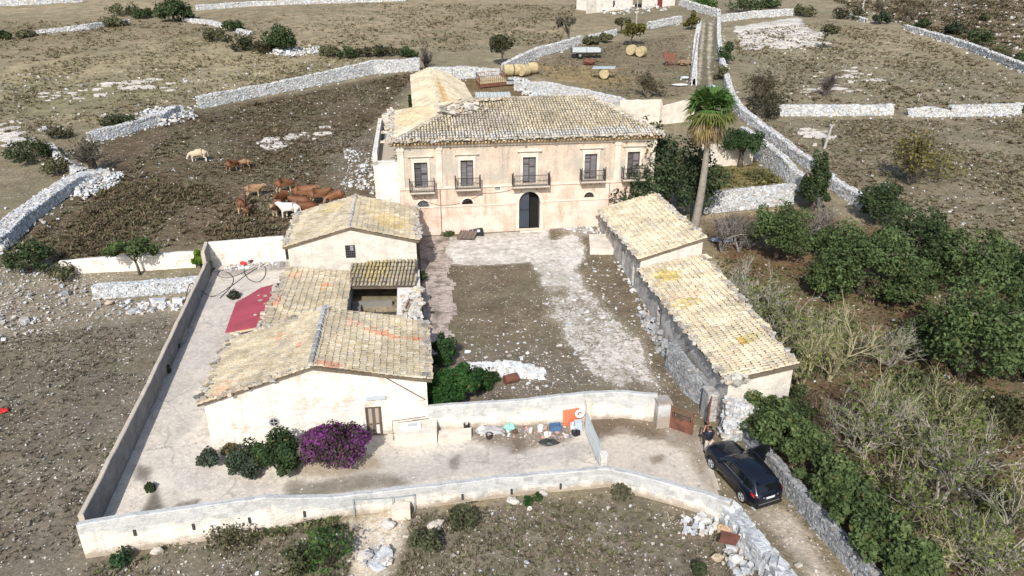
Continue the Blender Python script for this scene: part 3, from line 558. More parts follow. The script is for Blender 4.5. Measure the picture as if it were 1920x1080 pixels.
for k, (a, b, z) in enumerate(LUN):
    r_ = (b - a) / 2; m = (a + b) / 2; mb = MB()
    for i in range(14):
        t0, t1 = math.pi * i / 14, math.pi * (i + 1) / 14
        pp = [F(m + rr * math.cos(t), FV - .045, z + .02 + rr * math.sin(t)) for rr, t in ((r_, t0), (r_ + .16, t0), (r_ + .16, t1), (r_, t1))]; mb.prism(pp, cv * .05, (.6, .5, .42))
    lo = mb.build('lunette_window', 'trim', manor)
    mb = MB(); 
    for i in range(1, 8): u_ = a + (b - a) * i / 8; mb.bar(F(u_, FV + .1, z), F(u_, FV + .1, z + math.sqrt(max(0, r_ ** 2 - (u_ - m) ** 2))), .03)
    for zz in (.15, .32): s_ = math.sqrt(r_ ** 2 - zz ** 2); mb.bar(F(m - s_, FV + .1, z + zz), F(m + s_, FV + .1, z + zz), .03)
    mb.build('grille', 'iron', lo)
    if k != 1:
        mb = MB(); mb.poly([F(m + (r_) * math.cos(math.pi * i / 12), FV + .2, z + r_ * math.sin(math.pi * i / 12)) for i in range(13)], (.33, .33, .36) if k == 0 else (.15, .11, .08)); mb.build('pane', 'attr', lo)
# portal
a, b, z0, zs = 8.93, 10.78, 2.72, 5.15; r_ = (b - a) / 2; m = (a + b) / 2; mb = MB()
fbox(mb, a - .27, a, 2.3, zs, .07); fbox(mb, b, b + .27, 2.3, zs, .07); fbox(mb, a - .32, a + .0, zs - .12, zs + .05, .12); fbox(mb, b, b + .32, zs - .12, zs + .05, .12)
for i in range(20):
    t0, t1 = math.pi * i / 20, math.pi * (i + 1) / 20
    mb.prism([F(m + rr * math.cos(t), FV - .07, zs + rr * math.sin(t)) for rr, t in ((r_, t0), (r_ + .28, t0), (r_ + .28, t1), (r_, t1))], cv * .07, (.6, .55, .47))
po = mb.build('portal', 'trim', manor)
mb = MB(); lf = [F(a, FV + .2, z0)] + [F(a + .92 * t, FV + .2, zs + math.sqrt(max(0, r_ ** 2 - (r_ - .92 * t) ** 2))) for t in np.linspace(0, 1, 9)] + [F(a + .92, FV + .2, z0)]
mb.prism(lf, cv * .06, (.045, .055, .07))
for i in range(5): mb.bar(F(a + .1 + .18 * i, FV + .19, z0 + .1), F(a + .1 + .18 * i, FV + .19, zs + .1), .02, col=(.02, .025, .03))
mb.box(F(a + .46, FV + .18, zs - .75), (.44, .03, .05), TH, (.03, .035, .045)); mb.build('door_leaf', 'attr', po)
mb = MB(); mb.box(F(b - .03, FV + .75, 4.1), (.03, .5, 1.35), TH, (.05, .06, .075)); mb.build('door_leaf', 'attr', po)
mb = MB(); mb.box(F(m + .42, FV + .75, 3.3), (.44, .06, .7), TH, (.20, .165, .125)); mb.box(F(m + .42, FV + .80, 4.1), (.40, .06, .16), TH, (.18, .15, .11)); mb.build('hall_wall', 'attr', po)
mb = MB()
for i in range(3): mb.box(F(m + .1, FV - .25 - .3 * (2 - i) * .9, 2.28 + .13 * i - .08), (1.0 + .12 * (2 - i), .26 + .27 * (2 - i), .14), TH, (.62, .58, .53))
mb.build('doorstep', 'trim', manor)
mb = MB(); fbox(mb, 6.86, 7.24, 6.38, 6.56, .03, (.04, .04, .045)); fbox(mb, 6.90, 7.2, 6.45, 6.49, .034, (.5, .5, .5)); mb.build('plaque', 'attr', manor)
for u_ in (2.1, 17.0):
    mb = MB(); mb.tube([F(u_, FV - .06, 2.3), F(u_, FV - .06, 6.6)], .035, 6, (.24, .16, .13)); mb.build('downpipe', 'attr', manor)
mb = MB(); cp = []
for (p, q, sag) in (((.0 - .3, 6.2), (2.1, 5.15), .25), ((2.1, 5.15), (5.8, 6.1), .55), ((5.8, 6.1), (8.6, 6.4), .25), ((8.6, 6.4), (11.4, 6.5), .1)):
    for t in np.linspace(0, 1, 8): cp.append(F(p[0] + (q[0] - p[0]) * t, FV - .05, p[1] + (q[1] - p[1]) * t - sag * 4 * t * (1 - t) * .5))
mb.tube(cp, .015, 4, (.12, .09, .08)); mb.build('cable', 'attr', manor)
# walled terrace on the left side
mb = MB(); wall_face(mb, f2(-3.35, 26.3), f2(fl0 - .02, 26.3), ZB, 9.0); wall_face(mb, f2(-3.35, 42), f2(-3.35, 26.3), ZB, 9.0); wall_face(mb, f2(-3.0, 30), f2(-3.0, 42), 8.5, 9.9)
te = mb.build('terrace_block', 'white', manor)
mb = MB(); mb.box(F(-2.3, 34.2, 8.93), (1.0, 7.8, .05), TH, (.29, .30, .31)); mb.build('terrace_floor', 'conc', te)
mb = MB(); mb.box(F(-3.17, 34.2, 9.3), (.19, 7.9, .55), TH, (.7, .66, .6)); mb.build('parapet', 'white', te)
mb = MB(); mb.box(F(-1.55, 41.95, 9.5), (1.44, .18, .75), TH, (.6, .5, .42)); mb.build('parapet', 'trim', te)
mb = MB(); mb.box(F(-2.45, 26.42, 9.0), (.9, .12, .11), TH, (.7, .66, .6)); mb.build('parapet', 'white', te)

# ---------------------------------------------------------------- long rear wing
wing = thing('rear_wing', 'long low wing with pale tiled roof stretching back from the manor', 'house', Fg(4, 57))
mb = MB(); v0, v1 = 40.2, 73.5
for (a, b, h1) in (((7.5, v0), (7.5, v1), 8.9), ((.5, v1), (.5, v0), 10.0)): wall_face(mb, f2(*a), f2(*b), 2.6, h1)
for vv in (v0, v1): wall_poly(mb, [F(.5, vv, 2.6), F(7.5, vv, 2.6), F(7.5, vv, 8.9), F(3, vv, 10.9), F(.5, vv, 10.0)])
mb.build('wall', 'gable', wing)
mb = roof_mb([F(.25, v1, 10.15), F(.25, v0, 10.15), F(3, v0, 11.1), F(3, v1 + 1.5, 11.1)], seed=11, light=1.08)
roof_mb([F(7.75, v0, 9.0), F(7.75, v1, 9.0), F(5.6, v1 + 3, 9.96), F(3, v1 + 1.5, 11.1), F(3, v0, 11.1)], mb=mb, seed=12, light=1.08, patches=[(12, 4.3, 14, .4, (.44, .25, .07), .75), (8, 3.2, 2.5, 1.0, (.48, .33, .16), .5)])
ridge_caps(mb, F(3, v0, 11.15), F(3, v1 + 1, 11.15), col=(.5, .44, .33)); mb.build('roof', 'tile', wing)

# ---------------------------------------------------------------- gabled outbuilding beside the manor
gb = thing('gabled_outbuilding', 'stone outbuilding with gable, barred window and lichened tile roof beside the manor', 'house', Fg(-5, 21))
uL, uM, uR, v0, v1, zl, za, zr_ = -9.5, -4.95, -.15, 17.4, 25.6, 5.15, 6.3, 5.15
mb = MB(); wall_face(mb, f2(uL, v0), f2(uR, v0), 1.0, 4.2001, opens=[]); 
wn = V(647, 462, F(uL, v0, 0), F(uR, v0, 0)); wu0 = -5.62; 
wall_poly(mb, [F(uL, v0, 4.2), F(uR, v0, 4.2), F(uR, v0, zr_), F(uM, v0, za), F(uL, v0, zl)])
wall_poly(mb, [F(uR, v1, 1.0), F(uL, v1, 1.0), F(uL, v1, zl), F(uM, v1, za), F(uR, v1, zr_)])
wall_face(mb, f2(uR, v0), f2(uR, v1), 1.0, zr_); wall_face(mb, f2(uL, v1), f2(uL, v0), 1.0, zl); mb.build('wall', 'gable', gb)
mb = roof_mb([F(uL - .35, v1, zl - .05), F(uL - .35, v0 - .15, zl - .05), F(uM, v0 - .15, za + .12), F(uM, v1, za + .12)], seed=21, light=.86, patches=[(2, 3, 1, 1, (.45, .36, .15), .5)])
roof_mb([F(uR + .25, v0 - .15, zr_ - .02), F(uR + .25, v1, zr_ - .02), F(uM, v1, za + .12), F(uM, v0 - .15, za + .12)], mb=mb, seed=22, light=.86, patches=[(3.2, 2, 1.8, 1.4, (.43, .31, .12), .6), (5.6, 3.4, 2, .8, (.42, .33, .17), .4)])
ridge_caps(mb, F(uM, v0 - .1, za + .18), F(uM, v1, za + .18), col=(.46, .43, .38)); edge_stones(mb, F(uR + .1, v0, zr_ + .12), F(uR + .1, v1, zr_ + .12), 70, .24, .3, .12, .36, .58); edge_stones(mb, F(uL - .2, v0, zl + .1), F(uL - .2, v1, zl + .1), 60, .26, .5, .12, .3, .55)
mb.build('roof', 'tile', gb)
a = V(647, 460, F(uL, v0, 0), F(uR, v0, 0)); b = V(667, 482, F(uL, v0, 0), F(uR, v0, 0))
def frame_uv(P): d = P[:2] - O[:2]; return d @ cu[:2], d @ cv[:2]
ua, ub, za_, zb_ = frame_uv(a)[0], frame_uv(b)[0], a[2], b[2]
mb = MB(); mb.box(F((ua + ub) / 2, v0 - .0, (za_ + zb_) / 2), ((ub - ua) / 2, .012, (za_ - zb_) / 2), TH); wo = mb.build('barred_window', 'darkin', gb)
mb = MB()
for i in range(6): u_ = ua + (ub - ua) * i / 5; mb.bar(F(u_, v0 - .05, zb_), F(u_, v0 - .05, za_), .025, col=(.10, .10, .11))
for i in range(6): z_ = zb_ + (za_ - zb_) * i / 5; mb.bar(F(ua, v0 - .05, z_), F(ub, v0 - .05, z_), .025, col=(.10, .10, .11))
mb.box(F(ub - .22, v0 - .02, za_ - .25), (.12, .01, .2), TH, (.36, .38, .42)); mb.build('grille', 'attr', wo)

# ---------------------------------------------------------------- half-ruined middle range
ru = thing('ruined_range', 'half-collapsed range with tiled roofs around a dark open pit', 'house', Fg(-5, 12))
mb = MB(); wall_face(mb, f2(-9.3, 7.0), f2(-9.3, 17.4), .5, 3.3); wall_face(mb, f2(-9.3, 17.38), f2(-9.3, 7.0), .5, 3.25); wall_face(mb, f2(-5.0, 7.3), f2(-5.0, 17.3), .5, 2.75); mb.build('wall', 'rubble', ru)
mb = roof_mb([F(-5.0, 7.2, 2.95), F(-5.0, 17.35, 2.95), F(-9.75, 17.35, 3.55), F(-9.75, 7.2, 3.55)], seed=31, light=.82, patches=[(4, 4.4, .7, .4, (.44, .2, .12), .8), (7, 1.5, .5, .3, (.46, .22, .12), .8), (8.6, 3.8, .8, .4, (.46, .24, .14), .6)])
edge_stones(mb, F(-9.7, 7.4, 3.5), F(-9.7, 16.5, 3.5), 90, .26, .6, .16, .3, .5)
mb.build('west_roof', 'tile', ru)
mb = roof_mb([F(-5.05, 14.4, 2.9), F(-.3, 13.8, 2.9), F(-.3, 17.38, 3.55), F(-5.05, 17.38, 3.55)], seed=32, tw=.27, tl=.5, light=.8, patches=[(1.5, 2, 1.2, 1.6, (.44, .36, .14), .6)]); mb.build('north_roof', 'tile', ru)
mb = MB(); pts = [F(-1.65, 7.3, .6), F(-.02, 7.3, .6), F(-.02, 17.3, .6), F(-1.65, 13.9, .6)]
mb.prism(pts, (0, 0, 2.25), (.5, .5, .5)); ew = mb.build('broken_wall', 'white', ru)
mb = MB(); edge_stones(mb, F(-.5, 7.6, 2.9), F(-.25, 13.5, 2.9), 120, .3, .2, .16, .45, .7); edge_stones(mb, F(-1.2, 7.6, 2.88), F(-1.2, 12.5, 2.88), 40, .2, .2, .2, .4, .65); mb.build('loose_stone', 'stone', ew)
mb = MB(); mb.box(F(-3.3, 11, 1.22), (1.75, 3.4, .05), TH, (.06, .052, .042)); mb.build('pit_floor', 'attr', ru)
mb = MB(); mb.box(F(-3.5, 14.25, 1.5), (1.4, .12, .3), TH, (.20, .19, .17)); mb.box(F(-4.6, 13.6, 1.4), (.3, .4, .3), TH, (.2, .185, .165)); mb.build('low_wall', 'attr', ru)
for (p, q) in (((-4.2, 8.2, 1.4), (-3.2, 11.8, 2.2)), ((-4.75, 8.3, 1.5), (-4.85, 12.0, 2.5)), ((-2.6, 8.0, 1.3), (-3.1, 11.2, 1.5)), ((-1.25, 9.5, 2.92), (-.8, 11.6, 2.98)), ((-1.05, 9.4, 2.92), (-.6, 11.5, 2.98))):
    mb = MB(); mb.bar(F(*p), F(*q), .11, col=(.22, .15, .11)); mb.build('fallen_beam', 'attr', ru)
for (p, q, s_) in (((-4.4, 7.1, 3.72), (-1.0, 7.0, 3.80), .2), ((-3.9, 7.05, 3.3), (-3.9, 7.05, 3.85), .22), ((-1.0, 6.9, 3.2), (-1.0, 6.9, 4.15), .22), ((-2.6, 7.0, 2.6), (-2.6, 7.0, 4.1), .1)):
    mb = MB(); mb.bar(F(*p), F(*q), s_, col=(.40, .38, .32)); mb.build('concrete_beam', 'attr', ru)

# ---------------------------------------------------------------- white front house
ho = thing('front_house', 'white limewashed house with gabled tile roof in the front yard', 'house', Fg(-6, 3.3))
uL, uM, uR, v0, v1, zl, za, zr_ = -11.5, -5.85, .05, 0.0, 6.9, 2.95, 4.62, 3.42
dA = V(684, 764, f2(uL, 0), f2(uR, 0)); dB = V(719, 816, f2(uL, 0), f2(uR, 0)); du0, du1 = frame_uv(dA)[0], frame_uv(dB)[0]; dz1, dz0 = dA[2], dB[2]
mb = MB(); wall_face(mb, f2(uL, v0), f2(uR, v0), -.6, 2.93, opens=[(du0 - uL, du1 - uL, dz0, min(dz1, 2.9))])
wall_poly(mb, [F(uL, v0, 2.93), F(uR, v0, 2.93), F(uR, v0, zr_), F(uM, v0, za), F(uL, v0, zl)])
wall_face(mb, f2(uR, v0), f2(uR, v1), -.3, zr_); wall_face(mb, f2(uL, v1), f2(uL, v0), -.3, zl); wall_poly(mb, [F(uR, v1, -.3), F(uL, v1, -.3), F(uL, v1, zl), F(uM, v1, za), F(uR, v1, zr_)]); mb.build('wall', 'white', ho)
mb = roof_mb([F(uL - .3, v1 + .1, zl + .02), F(uL - .3, v0 - .18, zl + .02), F(uM, v0 - .18, za + .12), F(uM, v1 + .3, za + .12)], seed=41, tw=.22, tl=.36, patches=[(4, 5, .5, .3, (.48, .24, .16), .7), (6.4, 1, .8, .5, (.48, .26, .16), .6), (2, 3.5, .5, .3, (.48, .26, .16), .6)], light=.86)
roof_mb([F(uR + .3, v0 - .18, zr_ + .02), F(uR + .3, v1 + .1, zr_ - .02), F(uM, v1 + .3, za + .12), F(uM, v0 - .18, za + .12)], mb=mb, seed=42, tw=.21, tl=.36, patches=[(4.5, 1.6, .28, 1.5, (.44, .20, .12), .75), (4.9, 2.9, .35, .6, (.44, .2, .12), .75), (.4, 5.4, .3, .8, (.46, .22, .15), .75), (5.6, 4.4, .4, .5, (.5, .3, .22), .5)], light=.84)
ridge_caps(mb, F(uM, v0 - .1, za + .17), F(uM, v1 + .2, za + .17), r=.19, col=(.33, .33, .32)); edge_stones(mb, F(uL - .1, v0, zl + .12), F(uL - .1, v1, zl + .12), 60, .26, .5, .12, .2, .5); edge_stones(mb, F(uL - .2, v0 - .1, zl + .15), F(uM, v0 - .1, za + .2), 50, .2, .8, .08, .3, .45)
edge_stones(mb, F(uR + .1, v0, zr_ + .12), F(uR + .1, v1, zr_ + .12), 50, .24, .2, .1, .28, .45); edge_stones(mb, F(uL, v1, zl + .12), F(uM, v1, za + .1), 70, .26, .5, .12, .32, .55)
mb.build('roof', 'tile', ho)
mb = MB()
for (x0, x1) in ((du0, du0 + .07), (du1 - .07, du1)): mb.box(F((x0 + x1) / 2, .06, (dz0 + dz1) / 2), ((x1 - x0) / 2, .05, (dz1 - dz0) / 2), TH, (.10, .07, .05))
mb.box(F((du0 + du1) / 2, .06, dz1 - .05), ((du1 - du0) / 2 - .07, .045, .05), TH, (.10, .07, .05)); dr = mb.build('door', 'attr', ho)
for k in (0, 1):
    mb = MB(); wd = (du1 - du0 - .14) / 2; uc = du0 + .07 + wd * (k + .5); mb.box(F(uc, .10, (dz0 + dz1) / 2), (wd / 2, .02, (dz1 - dz0) / 2), TH, (.13, .095, .07))
    mb.box(F(uc, .085, dz0 + (dz1 - dz0) * .68), (wd / 2 - .09, .02, (dz1 - dz0) * .26), TH, (.33, .29, .235)); mb.box(F(uc, .085, dz0 + (dz1 - dz0) * .2), (wd / 2 - .09, .02, (dz1 - dz0) * .16), TH, (.62, .58, .54) if k else (.24, .2, .17)); mb.build('door_leaf', 'attr', dr)
mb = MB(); mb.box(F((du0 + du1) / 2 + .1, -.35, dz0 - .14), (.75, .35, .14), TH, (.62, .56, .48)); mb.build('doorstep', 'white', ho)
c = V(705, 745, f2(uL, 0), f2(uR, 0)); mb = MB(); mb.box(c - cv * .06, (.52, .07, .09), TH, (.40, .43, .45)); mb.build('wall_lamp', 'attr', ho)
c = V(514, 791, f2(uL, 0), f2(uR, 0)); mb = MB(); mb.tube([c - cv * .03, c + cv * .02], .27, 14, (.30, .29, .28)); ov_ = mb.build('round_vent', 'attr', ho)
mb = MB(); mb.tube([c - cv * .05, c - cv * .035], .19, 14, (.02, .02, .02)); mb.bar(c - cv * .06 - cu * .2, c - cv * .06 + cu * .2, .03, col=(.4, .4, .4)); mb.bar(c - cv * .06 - np.array([0, 0, .2]), c - cv * .06 + np.array([0, 0, .2]), .03, col=(.4, .4, .4)); mb.build('vent_grille', 'attr', ov_)
a, b = V(712, 701, f2(uL, 0), f2(uR, 0)), V(797, 748, f2(uL, 0), f2(uR, 0)); mb = MB(); mb.tube([a - cv * .06, b - cv * .06], .03, 5, (.12, .07, .06)); mb.build('pipe', 'attr', ho)
# red sheet-metal lean-to
rs = thing('red_shed', 'red sheet-metal lean-to roof against the ruined range', 'shed', Fg(-11, 12.5))
mb = MB(); q = [F(-12.6, 9.5, 2.3), F(-9.55, 9.0, 2.98), F(-9.6, 16.0, 2.98), F(-11.5, 16.05, 2.55), F(-12.2, 15.1, 2.4), F(-12.95, 14.4, 2.22)]
mb.prism(q, (0, 0, -.05), (.3, .05, .07))
for i in range(28):
    v_ = 9.55 + i * .21; t0 = -12.3 if v_ < 14.3 else -11.9
    if v_ < 15.5: mb.bar(F(t0, v_, 2.335 + (t0 + 12.35) * .23), F(-9.8, v_ - .05, 2.925), .03, .02)
mb.build('roof_sheet', 'redmetal', rs)
mb = MB(); mb.bar(F(-12.3, 9.5, 2.2), F(-9.7, 9.0, 2.82), .08, .12, col=(.55, .42, .27)); mb.build('rafter', 'attr', rs)
for (u_, v_) in ((-12.1, 9.7), (-12.3, 14.0)):
    mb = MB(); p = Fg(u_, v_, -.1); mb.bar(p, [p[0], p[1], 2.18], .22, col=(.58, .46, .33)); mb.build('post', 'attr', rs)
for i in range(20):
    u_ = R.uniform(-11.4, -9.9) if i < 6 else R.uniform(-10.3, -9.8); v_ = R.uniform(9.8, 14.8); s_ = R.uniform(.1, .2); mb = MB(); a_ = R.uniform(0, 6.28); pts = [F(u_ + s_ * math.cos(a_ + t), v_ + s_ * .8 * math.sin(a_ + t), 2.33 + (u_ + 12.35) * .235 + .03) for t in (0, 1.4, 2.9, 4.4)]
    mb.prism(pts, (0, 0, .05), R.choice([(.40, .33, .25), (.38, .22, .15), (.42, .38, .31)])); mb.build('tile_shard', 'tile', rs)

# ---------------------------------------------------------------- long barn on the right
ba = thing('stone_barn', 'long low stone barn with stepped tile roof along the right of the courtyard', 'barn', Fg(18.3, 11))
mb = MB(); doors = [(22.1, 23.0), (20.3, 20.9), (17.0, 17.7), (14.4, 14.9), (8.1, 8.9)]
def bz(v_): p = F(16, v_, 0); return gz(p[0], p[1])
wall_face(mb, f2(16, 25.0), f2(16, 13.2), .8, 4.35, opens=[(25 - b_, 25 - a_, bz((a_ + b_) / 2) - .1, bz((a_ + b_) / 2) + 1.75) for a_, b_ in doors[:4]])
wall_face(mb, f2(16, 13.2), f2(16, -2.6), -.6, 3.5, opens=[(13.2 - 8.9, 13.2 - 8.1, bz(8.5) - .1, bz(8.5) + 1.6)])
wall_face(mb, f2(19.55, -2.6), f2(20.6, 13.2), -.6, 4.3); wall_face(mb, f2(20.6, 13.2), f2(20.6, 25.0), .5, 5.7); mb.build('side_wall', 'rubble', ba)
for _pts in ([F(16, -2.6, -.6), F(19.55, -2.6, -.6), F(19.55, -2.6, 4.15), F(16, -2.6, 3.5)], [F(16, 13.2, .5), F(20.6, 13.2, .5), F(20.6, 13.2, 5.7), F(16, 13.2, 4.35)], [F(20.6, 25, .5), F(16, 25, .5), F(16, 25, 4.35), F(20.6, 25, 5.7)]): mb = MB(); wall_poly(mb, _pts); mb.build('end_wall', 'gable', ba)
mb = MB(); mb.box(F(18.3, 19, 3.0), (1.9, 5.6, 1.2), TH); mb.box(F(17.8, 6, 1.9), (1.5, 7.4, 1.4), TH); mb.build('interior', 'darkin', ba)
mb = roof_mb([F(15.75, 25.0, 4.42), F(15.75, 13.05, 4.42), F(20.8, 13.05, 5.85), F(20.8, 25.0, 5.85)], seed=51, tw=.23, tl=.38, light=1.1); edge_stones(mb, F(15.8, 13.2, 4.5), F(15.8, 25, 4.5), 80, .2, .3, .1, .35, .6); edge_stones(mb, F(20.7, 13.2, 5.9), F(20.7, 25, 5.9), 70, .22, .3, .1, .32, .55); mb.build('upper_roof', 'tile', ba)
mb = roof_mb([F(15.75, 13.17, 3.6), F(15.75, -2.8, 3.6), F(19.72, -2.8, 4.31), F(20.8, 13.17, 4.5)], seed=52, tw=.23, tl=.38, light=1.1, patches=[(2.2, 1.3, .9, .95, (.42, .33, .11), .85), (5.6, 1.3, .55, 1.1, (.55, .40, .29), .8), (6.7, 1.2, .55, 1.0, (.42, .34, .14), .75), (12.4, 2.5, .5, .55, (.43, .29, .06), .85), (12.4, 3.0, .7, .5, (.40, .38, .22), .6), (8, 4, 1, .8, (.3, .25, .18), .5)])
edge_stones(mb, F(15.8, -2.6, 3.68), F(15.8, 13, 3.68), 90, .2, .4, .1, .32, .56); edge_stones(mb, F(19.65, -2.6, 4.38), F(20.7, 13, 4.55), 80, .22, .4, .1, .3, .5); edge_stones(mb, F(15.8, -2.7, 3.65), F(16.6, -2.7, 3.8), 30, .25, .3, .16, .4, .6)
mb.build('lower_roof', 'tile', ba)
for a_, b_ in doors[:2]:
    mb = MB(); zz = bz((a_ + b_) / 2); mb.box(F(15.98, (a_ + b_) / 2 - .25, zz + .8), (.03, .3, .8), TH, (.30, .25, .20)); mb.build('door_leaf', 'attr', ba)
mb = MB()
for k in range(3):
    n = 30; v_ = rng.uniform(5.5 - k, 10.5, n); mb.stones(np.array([Fg(15.9 - rng.random() * .6 - .1 * (3 - k), vv, .02 + .24 * k) for vv in v_]), .22 * rng.uniform(.6, 1.4, (n, 3)), cols=stone_cols(n, .4, .22, .45))
mb.build('tumbled_stones', 'stone', ba)

# ---------------------------------------------------------------- yard and field walls
def res(pts, step):
    pts = np.asarray(pts, float); d = np.r_[0, np.cumsum(np.linalg.norm(np.diff(pts, axis=0), axis=1))]; n = max(2, int(d[-1] / step) + 1); t = np.linspace(0, d[-1], n)
    return np.c_[np.interp(t, d, pts[:, 0]), np.interp(t, d, pts[:, 1])], t
def masonry(name, label, mat, foot, heights, th=0.28, side=1, step=0.6, rag=0.02, cap=None, col=(.5, .5, .5), below=0.3):
    """upright wall along plan points foot (its visible face); side=+1 puts the thickness to the left of the path"""
    P, t = res(foot, step); d = np.gradient(P, axis=0); d /= np.linalg.norm(d, axis=1)[:, None]; nn = np.c_[-d[:, 1], d[:, 0]] * side
    ft = np.r_[0, np.cumsum(np.linalg.norm(np.diff(np.asarray(foot, float), axis=0), axis=1))]; hh = np.interp(t, ft, heights)
    zg = gz(P[:, 0], P[:, 1]); zt_ = zg + hh + rng.normal(0, rag, len(P)); k = len(P); mb = MB()
    Q = P + nn * th
    rows = [np.c_[P, zg - below], np.c_[P, zg + hh * .5], np.c_[P, zt_ - .04], np.c_[P + nn * .04, zt_], np.c_[Q - nn * .04, zt_], np.c_[Q, zt_ - .04], np.c_[Q, zg + hh * .5], np.c_[Q, zg - below]]
    ux = [np.c_[t, r[:, 2] - zg, np.maximum(zt_ - r[:, 2], 0)] for r in rows]; ux[3][:, 1] += 0; ux[4][:, 1] += th
    i = np.arange(k - 1); fs = []
    for r in range(7): fs.append(np.stack([r * k + i, r * k + i + 1, (r + 1) * k + i + 1, (r + 1) * k + i], -1))
    v = np.vstack(rows); mb.add(v, np.vstack(fs), col, np.vstack(ux))
    for e in (0, k - 1): mb.poly([r[e] for r in rows], col)
    o = mb.build(name, mat, origin=(*P[k // 2], zg[k // 2])); tag(o, label, 'wall'); return o
def walltop(px_pts): return px_pts
def dry(name, label, foot, h, th=0.7, size=0.28, side=0, warm=.25, lo=.36, hi=.64, dens=1.0, rough=.1, slump=0.0, parent=None, group=None, capcol=None):
    size = size * .66; rough = rough * .7
    P, t = res(foot, size * .9); k = len(P); d = np.gradient(P, axis=0); d /= np.linalg.norm(d, axis=1)[:, None]; nn = np.c_[-d[:, 1], d[:, 0]]
    off = side * th / 2; P = P + nn * off; hh = np.interp(t, np.linspace(0, t[-1], len(h)), h) if np.ndim(h) else np.full(k, h)
    hh = hh * (1 + rough * snoise(P[:, 0], P[:, 1], 1.2, int(abs(P[0, 0]) * 13) % 97)); ang = np.arctan2(d[:, 1], d[:, 0]); zg = gz(P[:, 0], P[:, 1]) - .12
    mb = MB()
    i = np.arange(k - 1); tb, tt = th * .42, th * .32
    rows = [np.c_[P + nn * tb, zg - .2], np.c_[P + nn * tt, zg + hh * .9], np.c_[P - nn * tt, zg + hh * .9], np.c_[P - nn * tb, zg - .2]]
    mb.add(np.vstack(rows), np.vstack([np.stack([r * k + i, r * k + i + 1, (r + 1) * k + i + 1, (r + 1) * k + i], -1) for r in range(3)]), (.36, .35, .33))
    C, S_, Z = [], [], []
    rowh = size * .72
    for sgn in (1, -1):
        for j in range(int(max(hh) / rowh) + 1):
            z = j * rowh + rowh / 2; m = z < hh + .02
            if not m.any(): continue
            tw_ = th / 2 - (th * .1) * (z / max(.1, hh.mean())); kk = m.sum()
            p = P[m] + nn[m] * sgn * (tw_ - size * .25 + rng.normal(0, size * .09, (kk, 1))) + d[m] * rng.normal(0, size * .2, (kk, 1))
            C.append(np.c_[p, zg[m] + z + rng.normal(0, size * .08, kk) + .06]); S_.append(np.c_[size * rng.uniform(.7, 1.55, kk), size * rng.uniform(.6, .9, kk), rowh * rng.uniform(.85, 1.35, kk)]); Z.append(ang[m])
    nt = max(1, int(th / size + .5))
    for q in range(nt):
        p = P + nn * ((q + .5) / nt - .5) * th * .8 + rng.normal(0, size * .12, (k, 2)); C.append(np.c_[p, zg + hh + rng.normal(0, size * .16, k)]); S_.append(size * rng.uniform(.75, 1.5, (k, 3)) * [1, 1, .6]); Z.append(ang + rng.normal(0, .4, k))
    if slump:
        n = int(t[-1] * slump * 3); j = rng.integers(0, k, n); sg = rng.choice([-1, 1], n); rr = np.abs(rng.normal(0, .8, n)) + th * .5
        p = P[j] + nn[j] * (sg * rr)[:, None] + rng.normal(0, .3, (n, 2)); C.append(np.c_[p, gz(p[:, 0], p[:, 1]) + .03]); S_.append(size * rng.uniform(.4, 1.3, (n, 3)) * [1, 1, .7]); Z.append(rng.uniform(0, 6, n))
    C = np.vstack(C); mb.stones(C, np.vstack(S_), np.concatenate(Z), stone_cols(len(C), warm, lo, hi), .17)
    o = mb.build(name, 'stone', parent, origin=None if parent is not None else (*P[k // 2], zg[k // 2]))
    if parent is None: tag(o, label, 'wall', group)
    return o
def rubble(name, label, px_poly, n, size, hmax=0.3, warm=.35, kind='stuff', lo=.38, hi=.66):
    P = np.array(G(*px_poly)); lo_, hi_ = P.min(0), P.max(0); q = rng.uniform(lo_, hi_, (n * 4, 2)); q = q[inpoly(q[:, 0], q[:, 1], P)][:n]; k = len(q)
    z = gz(q[:, 0], q[:, 1]) + np.abs(rng.normal(0, hmax, k)) - .03; s_ = size * np.exp(rng.normal(0, .45, k))
    s_ = s_ * .72
    mb = MB(); mb.stones(np.c_[q, z], s_[:, None] * rng.uniform(.7, 1.3, (k, 3)) * [1, 1, .7], cols=stone_cols(k, warm, lo, hi))
    o = mb.build(name, 'stone'); o['kind'] = kind
    if label: tag(o, label, 'rubble')
    return o
def ht(px, py_top, foot): return zt(py_top, foot) - gz(foot[0], foot[1])

# compound walls
fp = [(160, 1043), (320, 1020), (500, 993), (640, 966), (813, 948), (927, 931), (1057, 918), (1140, 911)]; tp = [985, 960, 953 + -18, 932, 912, 898, 886, 880]
ft = [A(*p) for p in fp]; hs = [ht(p[0], t_, f) for p, t_, f in zip(fp, tp, ft)]
fw = masonry('front_boundary_wall', 'long pale block wall along the near side of the concrete yard', 'block', [f[:2] for f in ft], hs, .32, 1)
f2p = [(1140, 911), (1190, 926), (1273, 948), (1330, 966), (1362, 985)]; t2 = [880, 891, 915, 930, 943]; ft2 = [A(*p) for p in f2p]
masonry('curved_boundary_wall', 'curved pale block wall bending toward the lane behind the parked car', 'block', [f[:2] for f in ft2], [ht(p[0], t_, f) for p, t_, f in zip(f2p, t2, ft2)], .34, 1)
for (px, py) in ((253, 998), (363, 987), (468, 975), (571, 963), (867, 931), (959, 921), (1051, 911)):
    i = np.argmin([abs(p[0] - px) for p in fp]); j = i + 1 if px > fp[i][0] else i - 1; q = V(px, py, ft[min(i, j)], ft[max(i, j)]); mb = MB(); mb.box(q - cv * .02, (.05, .05, .16), TH, (.05, .05, .05)); mb.build('drain_slot', 'attr', fw)
lw = [A(187, 973), A(287, 765), A(395, 522)]; dl = (lw[2] - lw[0])[:2]; 
